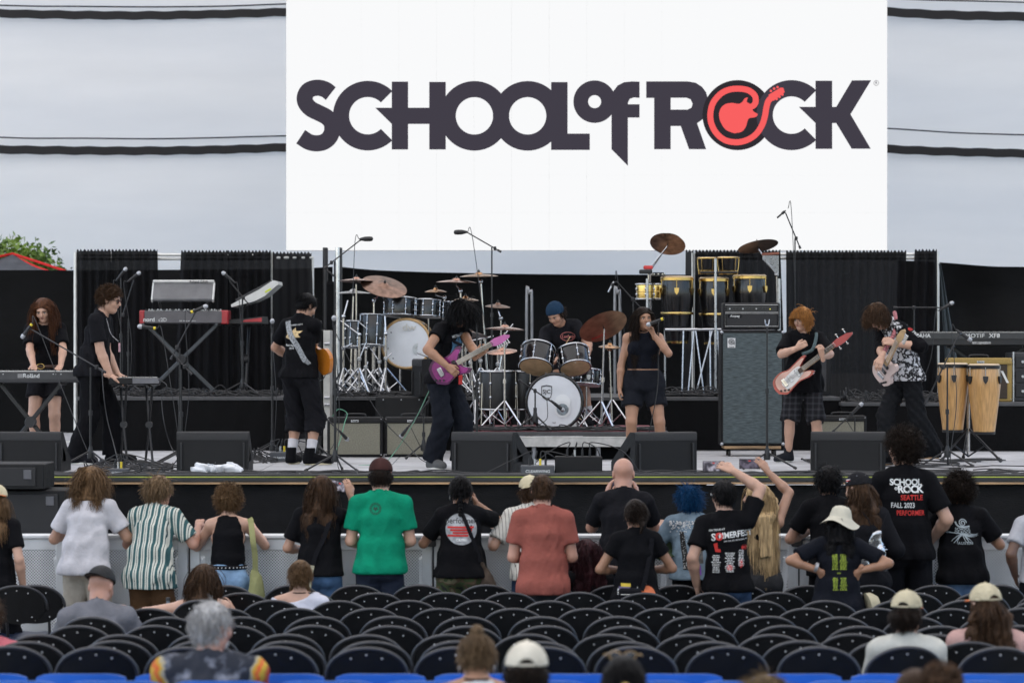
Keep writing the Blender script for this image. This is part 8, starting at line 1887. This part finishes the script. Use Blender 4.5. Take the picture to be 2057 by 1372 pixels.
# ================================================================== THE BAND
def guitar(label, c, u, n, body, bodymat, scale=.37, guard=None, fret=None, head_mat=None, knobs=3, bass=False, back=None, burst=None):
 """c: body centre, u: unit vector along the neck, n: unit normal out of the front"""
 u = nrm(u); n = nrm(np.asarray(n) - u * (np.asarray(n) @ u)); v = np.cross(n, u)
 T = TH('bass_guitar' if bass else 'electric_guitar', label, 'guitar', c - V3(0, 0, .15)); fn = lambda a, b_, w_: np.asarray(c) + u * a + v * b_ + n * w_
 body = [(a * .92, b_ * (.74 if bass else .86)) for a, b_ in body]
 lp = [tuple(q[:2]) for q in spline([(a, b_, 0) for a, b_ in body + [body[0]]], 5)[:-1]]
 T.put(MB().prism(lp, .042, lambda a, b_, w_: fn(a, b_, w_ - .042)), 'body', bodymat, ang=30)
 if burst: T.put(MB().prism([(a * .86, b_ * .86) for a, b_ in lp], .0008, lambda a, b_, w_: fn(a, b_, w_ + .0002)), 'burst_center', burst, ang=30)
 if back: T.put(MB().prism([(a * .99, b_ * .99) for a, b_ in lp], .01, lambda a, b_, w_: fn(a, b_, w_ - .050)), 'body_back', back, ang=30)
 L_ = scale; wn = M('fretboard', (.05, .028, .016), .45) if fret is None else fret
 T.put(MB().box(fn(.13 + L_ * .5 - .02, 0, .006), (L_, .052 if bass else .05, .026), np.stack([u, v, n], 1), b=.006), 'neck', M('maple_neck', (.42, .25, .11), .4)); T.put(MB().box(fn(.10 + L_ * .5, 0, .020), (L_ + .02, .048, .006), np.stack([u, v, n], 1), b=.001), 'fretboard', wn)
 for k in range(20): a = .11 + L_ * (1 - .94 ** k) / (1 - .94 ** 20); T.put(MB().box(fn(.13 + L_ - (a - .11), 0, .0238), (.0026, .046, .0016), np.stack([u, v, n], 1), b=.0004), 'fret', CHR)
 hm = head_mat or bodymat; h0 = .11 + L_
 T.put(MB().prism([(0, -.026), (.03, -.040), (.10, -.046), (.19, -.030), (.20, -.010), (.15, .020), (.05, .034), (0, .026)], .016, lambda a, b_, w_: fn(h0 + a * (1.2 if bass else 1), b_, w_ - .004)), 'headstock', hm)
 for k in range(4 if bass else 6):
  s_ = (1 if k % 2 else -1) if bass else -1; a = h0 + .04 + k * (.045 if bass else .024)
  T.put(MB().cyl(fn(a, s_ * .030, .004), fn(a, s_ * .068, .004), .005).ell(fn(a, s_ * .072, .004), (.014, .014, .010), seg=8, rings=5), 'tuning_peg', CHR)
 for a in ((-.02, .06) if not bass else (-.03, .07)): T.put(MB().box(fn(a, 0, .006), (.036, .085, .016), np.stack([u, v, n], 1), b=.004), 'pickup', PLA if not bass else CHR2)
 T.put(MB().box(fn(-.10, 0, .006), (.045, .09, .016), np.stack([u, v, n], 1), b=.004), 'bridge', CHR)
 for k in range(knobs): T.put(MB().cyl(fn(-.11 - .035 * k, -.085 + .02 * k, .0), fn(-.11 - .035 * k, -.085 + .02 * k, .018), .011, .010), 'knob', PLA)
 if guard: T.put(MB().prism([tuple(q[:2]) for q in spline([(a, b_, 0) for a, b_ in guard[0] + [guard[0][0]]], 4)[:-1]], .003, lambda a, b_, w_: fn(a, b_, w_ + .001)), 'pickguard', guard[1])
 ns = 4 if bass else 6
 for k in range(ns): b_ = (k - (ns - 1) / 2) * (.009 if not bass else .013); T.put(MB().cyl(fn(-.10, b_, .017), fn(h0 + .02, b_ * .75, .027), .0011 if not bass else .0016, seg=4), 'string', CHR)
 return T, fn
STRAT = [(-.20, -.10), (-.22, 0), (-.20, .11), (-.10, .165), (0, .13), (.08, .135), (.17, .165), (.215, .13), (.16, .085), (.13, .04), (.13, -.04), (.15, -.08), (.20, -.125), (.155, -.16), (.06, -.135), (0, -.125), (-.10, -.16)]
RICK = [(-.24, -.08), (-.25, .02), (-.21, .12), (-.10, .155), (.0, .12), (.09, .13), (.22, .15), (.26, .125), (.17, .075), (.13, .03), (.13, -.03), (.20, -.07), (.24, -.12), (.17, -.145), (.04, -.115), (-.06, -.13), (-.16, -.15)]
TELE = [(-.20, -.10), (-.22, 0), (-.20, .11), (-.10, .16), (0, .125), (.08, .13), (.14, .10), (.13, .04), (.13, -.04), (.16, -.07), (.185, -.11), (.13, -.15), (.05, -.13), (-.02, -.125), (-.10, -.16)]
FC = dict(face=True, h=.0105)
def loc_of(p, w):  # world -> person local
 o = p if isinstance(p, tuple) else None
 (x, y, z), yaw = p; c, s_ = math.cos(R(yaw)), math.sin(R(yaw)); dx, dy = w[0] - x, w[1] - y
 return (dx * c + dy * s_, -dx * s_ + dy * c, w[2] - z)
def wdir(yaw, v): c, s_ = math.cos(R(yaw)), math.sin(R(yaw)); return (v[0] * c + v[1] * s_, -v[0] * s_ + v[1] * c, v[2])
# 1 keyboard girl
B = ((X(92, 31.75), 31.75, HS), 180); l = lambda px, py, d: loc_of(B, pt(px, py, d))
p = person('girl with long brown hair in black tee playing the keyboard at far left', B[0], 180, top=Z(601, 31.75) - HS, sk='fair', fem=True, sw=.95, bw=.96, lean=4, hunch=10, head=(24, -6, 4), Rr=dict(hand=l(68, 741, 31.3), elbow=(1, -.4, -.2), dir=(-.2, 1, -.3), palm=(0, 0, -1), curl=30), L=dict(hand=l(122, 741, 31.3), elbow=(-1, -.4, -.2), dir=(.1, 1, -.3), palm=(0, 0, -1), curl=30), **FC)
shirt(p, BLACK, hem=.56, sleeve=.78, off=.018, loose=.012, flare=.01, seed=201); trousers(p, BLACK2, .26, off=.012, loose=.012, top=.9, name='shorts'); shoes(p, BLACK2); hair(p, 'auburn', 'long', 1700, .40, 41, curl=.010, cf=26, wd=.05, mass=.5, rad=.0026)
MB().tube([(.152 * math.cos(a) * p.s, .112 * math.sin(a) * p.s, p.pel[2] + .075) for a in np.linspace(0, 2 * PI, 25)[:-1]], .020, 6, closed=True).build('belt', M('leather', (.05, .022, .012), .5), p.root, ang=180); MB().tube([(.04 * math.cos(a) + .035, .13 * p.s, p.pel[2] + .075 + .028 * math.sin(a)) for a in np.linspace(0, 2 * PI, 13)[:-1]], .005, 5, closed=True).build('belt_buckle', GOLD, p.root, ang=180); MB().box((-.03, .15, p.pel[2] - .05), (.09, .004, .06)).build('pass_card', INKR, p.root)
# 2 keyboard player in profile
B = ((X(188, 30.6), 30.6, HS), -100); l = lambda px, py, d: loc_of(B, pt(px, py, d))
p = person('man in sunglasses and black tee playing the small synthesizer', B[0], -100, top=Z(578, 30.6) - HS, sk='fair', sw=1.0, bw=.96, lean=10, hunch=14, head=(14, 4, 0), L=dict(hand=l(236, 752, 30.72), elbow=(-.4, -1, -.5), dir=wdir(-100, (1, -.2, -.35)), palm=(0, 0, -1), curl=35), Rr=dict(hand=l(222, 757, 30.38), elbow=(.4, -1, -.5), dir=wdir(-100, (1, .1, -.3)), palm=(0, 0, -1), curl=35), feet=[(-.12, .16, 4), (.12, -.16, -10)], **FC)
shirt(p, BLACK2, hem=.475, sleeve=.72, off=.016, loose=.018, flare=.02, seed=211, wr=.011); trousers(p, BLACK, 1.0, loose=.022, cuff=.015); shoes(p, BLACK2); hair(p, 'brown', 'curly', 1500, .045, 42, g=.04, curl=.007, off=.014, rad=.0026); glasses(p, M_GLS, M('red_lens', (.12, .015, .01), .12, var=0), name='sunglasses')
bs_ = [p.neckb + V3(.05, -.02, .03), p.neckb + p.Rc @ V3(.065, .07, -.03), p.chest + p.Rc @ V3(.06, .15, .02), p.waist + V3(.03, .26, .12)]; MB().tube(spline(bs_, 6), .005, 5).build('lanyard', M('lanyard', (.25, .25, .26), .7, var=.6, vs=80), p.root, ang=180); MB().box(p.waist + V3(.03, .27, .06), (.05, .006, .09)).build('pass_card', M('pass_pink', (.6, .35, .38), .5), p.root)
# 3 left guitarist from behind
B = ((X(603, 30.35), 30.35, HS), -28); l = lambda px, py, d: loc_of(B, pt(px, py, d))
p = person('guitarist in black tee and long shorts seen from behind at left', B[0], -28, top=Z(591, 30.35) - HS, sk='mid', sw=.98, bw=.98, lean=2, hunch=16, head=(30, -22, 0), L=dict(hand=l(590, 722, 30.75), elbow=(-1, -.35, -.5), curl=50), Rr=dict(hand=l(622, 716, 30.75), elbow=(1, -.5, -.5), curl=45), feet=[(-.12, .02, 14), (.13, -.02, -42)], **FC)
shirt(p, BLACK, hem=.485, sleeve=.70, off=.016, loose=.014, flare=.014, seed=221); trousers(p, BLACK2, .70, loose=.030, off=.012, name='long_shorts', seed=6, wr=.011); shoes(p, BLACK, M('sole_cream', (.55, .48, .32), .7), high=True); socks(p, WHITE, .10); hair(p, 'black', 'short', 1300, .028, 43, jit=.3)
cz = p.chest[2]; rn = random.Random(8); INKT = M('print_gold', (.45, .33, .17), .8, var=.5, vs=40)
decal(p, [('gold_print', INKT, [curve_mesh([spline([(r_ * math.cos(a), r_ * .7 * math.sin(a), 0) for a, r_ in [(k * 2 * PI / 14, rn.uniform(.05, .12)) for k in range(14)]], 2)[:, :2].tolist()])], (-.02, cz + .03)), ('lettering', INKW, [T2('Rich Pecker', .030, .01, dz=-.085, rot=-4), T2('1974', .03, .01, dz=-.115), T2('SUNKEN CITY', .022, .01, dx=.03, dz=.125, rot=4)], (-.03, cz))])
st = on_body(p, [(-.105, p.SL[2] + .045), (-.085, cz + .09), (-.02, cz), (.05, cz - .10), (.12, p.waist[2] - .01), (.155, p.waist[2] - .07)], .010); strip(p.root, 'guitar_strap', st, .058, M('strap_pattern', (.22, .23, .24), .8, var=.8, vs=70), .004)
T, fn = guitar('amber electric guitar worn by the left guitarist', pt(647, 722, 30.42), (-.60, .75, .25), (.85, .5, .1), STRAT, M('amber_finish', (.42, .14, .015), .18, var=.25, vs=6, coat=.6))
tag(MB().tube(spline([pt(650, 722, 30.5), pt(657, 740, 30.4), pt(650, 760, 30.4), pt(642, 765, 30.5)], 6), .005, 5).build('guitar_lead', CABL), 'short black lead looping from the amber guitar', 'cable'); MB().box(p.pel + V3(.16, -.03, -.10), (.03, .012, .09)).build('pass_card', INKR, p.root)
# 4 purple guitarist
B = ((X(893, 29.4), 29.4, HS), -128); gc = pt(903, 738, 29.05); gu = nrm(pt(985, 692, 28.95) - gc); gn = nrm(V3(.25, -.95, .22)); l = lambda px, py, d: loc_of(B, pt(px, py, d))
p = person('guitarist with shaggy black hair bowed over a purple guitar', B[0], -128, top=Z(606, 29.4) - HS, sk='tan', sw=.98, bw=.92, lean=12, hunch=26, head=(48, 6, 0), Rr=dict(hand=l(898, 735, 28.98), elbow=(1, -.65, -.1), dir=wdir(-128, (.75, -.2, -.6)), palm=wdir(-128, (0, 1, -.1)), curl=55), L=dict(hand=l(962, 720, 28.98), elbow=(-.3, .2, -1), dir=wdir(-128, (.55, -.35, .45)), palm=wdir(-128, (-.3, .9, .3)), curl=60), feet=[(-.14, .08, 10), (.12, -.06, -20)], **FC)
shirt(p, BLACK, hem=.475, sleeve=.42, off=.015, loose=.014, flare=.014, seed=231); trousers(p, cloth('dark_jean', (.009, .0105, .015)), 1.0, loose=.024, cuff=.012, seed=7); shoes(p, cloth('shoe_grey', (.09, .09, .09))); hair(p, 'black', 'mop', 2000, .15, 44, g=.26, curl=.009, rad=.0028, back=.0)
decal(p, [('blue_print', M('print_blue', (.05, .13, .22), .8, var=.9, vs=26), [curve_mesh([spline([(.085 * math.cos(a) * q, .11 * math.sin(a) * q, 0) for a, q in [(k * 2 * PI / 12, .8 + .35 * (k % 2)) for k in range(12)]], 2)[:, :2].tolist()])], (0, p.chest[2] - .07)), ('lettering', INKW, [T2('METALLICA', .036, .012, .8, rot=14)], (0, p.chest[2] + .055))], back=False)
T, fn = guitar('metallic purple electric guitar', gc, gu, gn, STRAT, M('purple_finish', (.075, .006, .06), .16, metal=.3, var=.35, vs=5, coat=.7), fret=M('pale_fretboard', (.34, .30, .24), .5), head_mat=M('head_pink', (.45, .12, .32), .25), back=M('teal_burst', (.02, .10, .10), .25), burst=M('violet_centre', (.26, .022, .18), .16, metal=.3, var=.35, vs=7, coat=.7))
T.put(MB().tube(spline([fn(.2, .14, -.02), p.root.location + Vector((.05, -.06, 1.28)), p.root.location + Vector((-.04, .02, 1.42))], 6), .014, 6), 'strap', BLACK2); MB().box(p.pel + V3(-.05, .16, -.03), (.06, .006, .10)).build('pass_card', INKR, p.root)
a = p.arm['L']; MB().lathe([(.031, -.018), (.034, -.012), (.034, .012), (.031, .018)], a['W'] - nrm(a['W'] - a['E']) * .06, nrm(a['W'] - a['E']), 14).build('wristband', BLACK2, p.root)
# 5 drummer
B = ((X(1140, 33.5), 33.5, DZ), 180); l = lambda px, py, d: loc_of(B, pt(px, py, d))
p = person('drummer in navy beanie and dark tee bending over the kit', B[0], 180, 1.74, seat=.52, sk='mid', sw=1.04, lean=18, side=12, hunch=22, head=(36, -30, 8), Rr=dict(hand=l(1112, 728, 33.0), elbow=(1, -.3, -.4), dir=wdir(180, (.5, -.6, .5)), curl=60), L=dict(hand=l(1178, 722, 33.05), elbow=(-1, -.3, -.3), dir=wdir(180, (-.4, -.7, .1)), curl=60), feet=[(-.24, .40, -8), (.22, .40, 8)], **FC)
shirt(p, BLACK2, hem=.33, sleeve=.70, off=.018, loose=.016, seed=241); trousers(p, BLACK, .40, name='shorts'); shoes(p, BLACK2); socks(p, WHITE, .09); hair(p, 'dkbrown', 'short', 1100, .05, 45, capped=True, jit=.8)
decal(p, [('oval_print', M('print_rust', (.32, .10, .09), .8, var=.3), [curve_mesh([[(.085 * math.cos(a), .05 * math.sin(a)) for a in np.linspace(0, 2 * PI, 30)[:-1]], [(.078 * math.cos(a), .044 * math.sin(a)) for a in np.linspace(0, 2 * PI, 30)[:-1]]]), T2('Ludwig', .05, .012, shear=.3)], (0, p.chest[2] + .02))], back=False)
hc, Rh, s_ = p.head; f = Field(hc - .16, hc + .18, .006); P_ = lambda *q: hc + Rh @ V3(*q) * s_
f.ell(P_(0, -.016, .036), np.array((.097, .118, .112)) * s_, Rh, 0); f.plane(P_(0, .06, .035), Rh @ nrm(V3(0, .45, -1))); f.wrinkle(.002, 3, 120); mesh_obj('beanie', [f.mesh()], cloth('beanie_navy', (.012, .030, .058), bump=.6, bs=120), p.root)
for nm, hnd, tip in (('left', 'L', (1135, 690, 32.7)), ('right', 'R', (1150, 668, 32.7))):
 w0 = wx(p, p.arm[hnd]['W'] + p.arm[hnd]['dir'] * .08); T = TH('drumstick', 'wooden drumstick in the drummer\'s %s hand' % nm, 'drumstick', w0); e = pt(*tip); T.put(MB().cyl(w0 - nrm(e - w0) * .08, w0 + nrm(e - w0) * .33, .0075, .0045, seg=8), 'stick', M('hickory', (.5, .32, .15), .5)); T.put(MB().ell(w0 + nrm(e - w0) * .335, (.006, .006, .008), seg=8, rings=5), 'tip', M('hickory', (.5, .32, .15), .5))
# 6 singer
B = ((X(1292, 30.15), 30.15, HS), 180); l = lambda px, py, d: loc_of(B, pt(px, py, d))
p = person('singer with long dark hair in sleeveless black top and shorts', B[0], 180, top=Z(618, 30.15) - HS, sk='tan', fem=True, sw=1.0, bw=1.2, hw=1.24, lean=0, hunch=4, head=(2, 16, 2), Rr=dict(hand=l(1243, 790, 30.1), elbow=(1, -.5, 0), curl=40), L=dict(hand=l(1313, 673, 29.96), elbow=(-1, -.1, -1.2), dir=wdir(180, (-.25, -.2, .9)), palm=wdir(180, (-.6, -.3, .2)), curl=70), feet=[(-.19, .0, 10), (.12, .0, -10)], **FC)
shirt(p, cloth('ink_navy', (.006, .007, .011)), hem=.594, tank=True, off=.010, loose=.0, wr=.004, neck=.037, name='sleeveless_top'); MB().lathe([(.058, -.01), (.060, .0), (.055, .03), (.053, .03)], p.neckb + V3(0, .004, .012), nrm(p.hb - p.neckb), 20).build('collar', cloth('ink_navy', (.006, .007, .011)), p.root); trousers(p, cloth('black_twill', (.010, .011, .015)), .285, off=.014, loose=.006, top=.84, name='shorts', wr=.009); shoes(p, BLACK2); hair(p, 'dkbrown', 'long', 1900, .46, 46, curl=.016, cf=24, wd=.085, mass=.8, rad=.0026, back=.16)
mc = pt(1303, 652, 29.86); microphone('black handheld microphone at the singer\'s mouth', mc, nrm(pt(1325, 643, 29.84) - mc), 'dyn', YR)
# 7 bass player
B = ((X(1615, 31.0), 31.0, HS), 168); gc = pt(1592, 757, 30.68); gu = nrm(pt(1690, 682, 30.5) - gc); gn = nrm(V3(-.12, -.97, .2)); l = lambda px, py, d: loc_of(B, pt(px, py, d))
p = person('young red-haired bass player in black tee and plaid shorts', B[0], 168, top=Z(620, 31.0) - HS, sk='fair', sw=1.0, bw=1.0, lean=0, hunch=6, head=(14, -32, -4), Rr=dict(hand=l(1600, 700, 30.65), elbow=(1, -.1, -.8), dir=wdir(168, (.8, -.3, .5)), palm=wdir(168, (.2, .9, 0)), curl=60), L=dict(hand=l(1652, 716, 30.55), elbow=(-1, -.2, -.8), dir=wdir(168, (-.2, -.3, .9)), palm=wdir(168, (-.4, .8, 0)), curl=60), feet=[(-.16, .0, 10), (.16, .03, -30)], **FC)
shirt(p, BLACK, hem=.44, sleeve=.86, off=.022, loose=.024, flare=.026, seed=251, wr=.012)
m_pl = cloth('plaid', (.03, .03, .033)); t, N, L_, b = nodes_of(m_pl); tc = [q for q in N if q.type == 'TEX_COORD'][0]; sx_ = N.new('ShaderNodeSeparateXYZ'); L_.new(tc.outputs['Object'], sx_.inputs[0]); a1 = stripes(N, L_, sx_.outputs[0], .06, .35); a2 = stripes(N, L_, sx_.outputs[2], .06, .35); ad = N.new('ShaderNodeMath'); L_.new(a1, ad.inputs[0]); L_.new(a2, ad.inputs[1]); rp = N.new('ShaderNodeValToRGB'); rp.color_ramp.elements[0].color = (.012, .012, .014, 1); rp.color_ramp.elements[1].color = (.038, .038, .043, 1); hf = N.new('ShaderNodeMath'); hf.operation = 'MULTIPLY'; hf.inputs[1].default_value = .5; L_.new(ad.outputs[0], hf.inputs[0]); L_.new(hf.outputs[0], rp.inputs[0]); L_.new(rp.outputs[0], b.inputs['Base Color'])
trousers(p, m_pl, .53, loose=.016, off=.010, name='plaid_shorts', seed=8); shoes(p, cloth('canvas_black', (.015, .016, .02)), high=True); hair(p, 'ginger', 'mop', 2000, .10, 47, g=.24, curl=.006, rad=.0028, st='fringe', fr=True)
for l2 in p.leg.values(): MB().ell(l2['A'] + V3(.0, .0, .0) + np.cross(l2['fd'], V3(0, 0, 1)) * .054, (.014, .014, .014)).build('ankle_patch', INKW, p.root)
guard = ([(-.12, -.075), (-.13, .015), (-.02, .045), (.10, .055), (.13, .025), (.13, -.025), (.04, -.06), (-.04, -.075)], M('guard_white', (.62, .60, .58), .35, var=0))
T, fn = guitar('red burst bass guitar with white pickguard', gc, gu, gn, RICK, M('red_burst', (.26, .012, .014), .16, var=.5, vs=3.2, coat=.7), .43, guard, head_mat=M('head_red', (.30, .03, .03), .25), bass=True, burst=M('burst_pale_sheen', (.48, .27, .23), .2, var=.3, vs=5, coat=.6))  # pale burst centre, with the face's reflection painted into its colour
T.put(MB().tube(spline([fn(.22, .13, -.02), pt(1632, 702, 30.72), pt(1640, 675, 30.85), pt(1637, 668, 31.0)], 6), .018, 6), 'strap', M('strap_teal', (.05, .08, .085), .8, var=.6, vs=50))
# 8 right guitarist
B = ((X(1812, 30.2), 30.2, HS), 120); gc = pt(1776, 742, 29.9); gu = nrm(V3(.13, -.52, .40)); gn = nrm(V3(-.75, -.5, -.3)); l = lambda px, py, d: loc_of(B, pt(px, py, d))
p = person('guitarist with brown mop hair in white print raglan shirt at right', B[0], 120, top=Z(612, 30.2) - HS, sk='fair', sw=1.02, bw=.95, lean=24, hunch=26, head=(52, -4, 0), Rr=dict(hand=l(1772, 716, 29.80), elbow=(1, -.5, -.3), dir=wdir(120, (-.3, -.4, -.6)), palm=wdir(120, (.3, .9, 0)), curl=40), L=dict(hand=l(1798, 690, 29.85), elbow=(-1, -.2, -.7), dir=wdir(120, (-.7, -.3, .2)), palm=wdir(120, (0, .8, -.4)), curl=65), feet=[(-.05, -.38, 6, .06), (.10, .10, -12)], **FC)
m_rg = cloth('raglan_print', (.5, .5, .5)); t, N, L_, b = nodes_of(m_rg); tc = [q for q in N if q.type == 'TEX_COORD'][0]; vo = N.new('ShaderNodeTexVoronoi'); vo.feature = 'DISTANCE_TO_EDGE'; vo.inputs['Scale'].default_value = 13; nz = N.new('ShaderNodeTexNoise'); nz.inputs['Scale'].default_value = 18; nz.inputs['Detail'].default_value = 6; L_.new(tc.outputs['Object'], nz.inputs['Vector']); va = N.new('ShaderNodeVectorMath'); va.operation = 'MULTIPLY_ADD'; va.inputs[1].default_value = (.16, .16, .16); L_.new(nz.outputs['Color'], va.inputs[0]); L_.new(tc.outputs['Object'], va.inputs[2]); L_.new(va.outputs[0], vo.inputs['Vector'])
mm = N.new('ShaderNodeMath'); mm.operation = 'MULTIPLY'; L_.new(vo.outputs['Distance'], mm.inputs[0]); L_.new(nz.outputs[0], mm.inputs[1]); rp = N.new('ShaderNodeValToRGB'); e = rp.color_ramp.elements; e[0].position = .035; e[0].color = (.02, .02, .022, 1); e[1].position = .10; e[1].color = (.55, .55, .57, 1); L_.new(mm.outputs[0], rp.inputs[0])
L_.new(rp.outputs[0], b.inputs['Base Color'])
shirt(p, m_rg, hem=.475, sleeve=.05, off=.018, loose=.02, flare=.022, seed=261, wr=.011)
f = Field(p.lo - .02, p.hi + .02, p.h)
for a in p.arm.values():
 n = nrm(a['W'] - a['E']); e_ = a['E'] + (a['W'] - a['E']) * .35; f.cone(a['S'] + (p.neckb - a['S']) * .45 + V3(0, 0, .012), a['S'], .060, .074, .02); f.cone(a['S'], a['E'], .074, .064, .02); f.cone(a['E'], e_ + n * .03, .064, .060, .02, cut=[(e_, n)])
f.wrinkle(.010, 9); mesh_obj('raglan_sleeves', [f.mesh()], BLACK, p.root)
a = p.arm['L'];
for k, (m_, tx, sz) in enumerate(((INKR, '@', .05), (INKW, 'TVXT', .045))):
 c_ = a['S'] + (a['E'] - a['S']) * (.35 + .3 * k); ex = nrm(a['E'] - a['S']); on = V3(*wdir(120, (.5, -.85, .1))); on = nrm(on - ex * (on @ ex)); ey = np.cross(on, ex); mb = MB(); flat(mb, text_mesh(tx, sz, .02), lambda u_, v_: c_ + on * .082 + ex * u_ + ey * v_ ); mb.build('sleeve_print', m_, p.root, smooth=False)
trousers(p, cloth('black_jean', (.010, .0105, .012)), 1.0, loose=.018, cuff=.010, seed=9, wr=.010); shoes(p, BLACK, M('gum_sole', (.35, .2, .1), .6)); hair(p, 'brown', 'mop', 2200, .115, 48, g=.26, curl=.003, rad=.0028, st='fringe', fr=True)
T, fn = guitar('pale pink electric guitar held upright', gc, gu, gn, TELE, M('shell_pink', (.55, .42, .38), .25, var=.08, coat=.5), fret=M('maple_board', (.45, .30, .15), .4), head_mat=M('maple_head', (.45, .3, .15), .4))
T.put(MB().tube(spline([fn(.15, .1, -.02), pt(1797, 668, 29.95), pt(1799, 640, 30.1), pt(1797, 628, 30.25)], 6), .022, 6), 'strap', M('plaid_strap', (.30, .10, .11), .8, var=.9, vs=60))
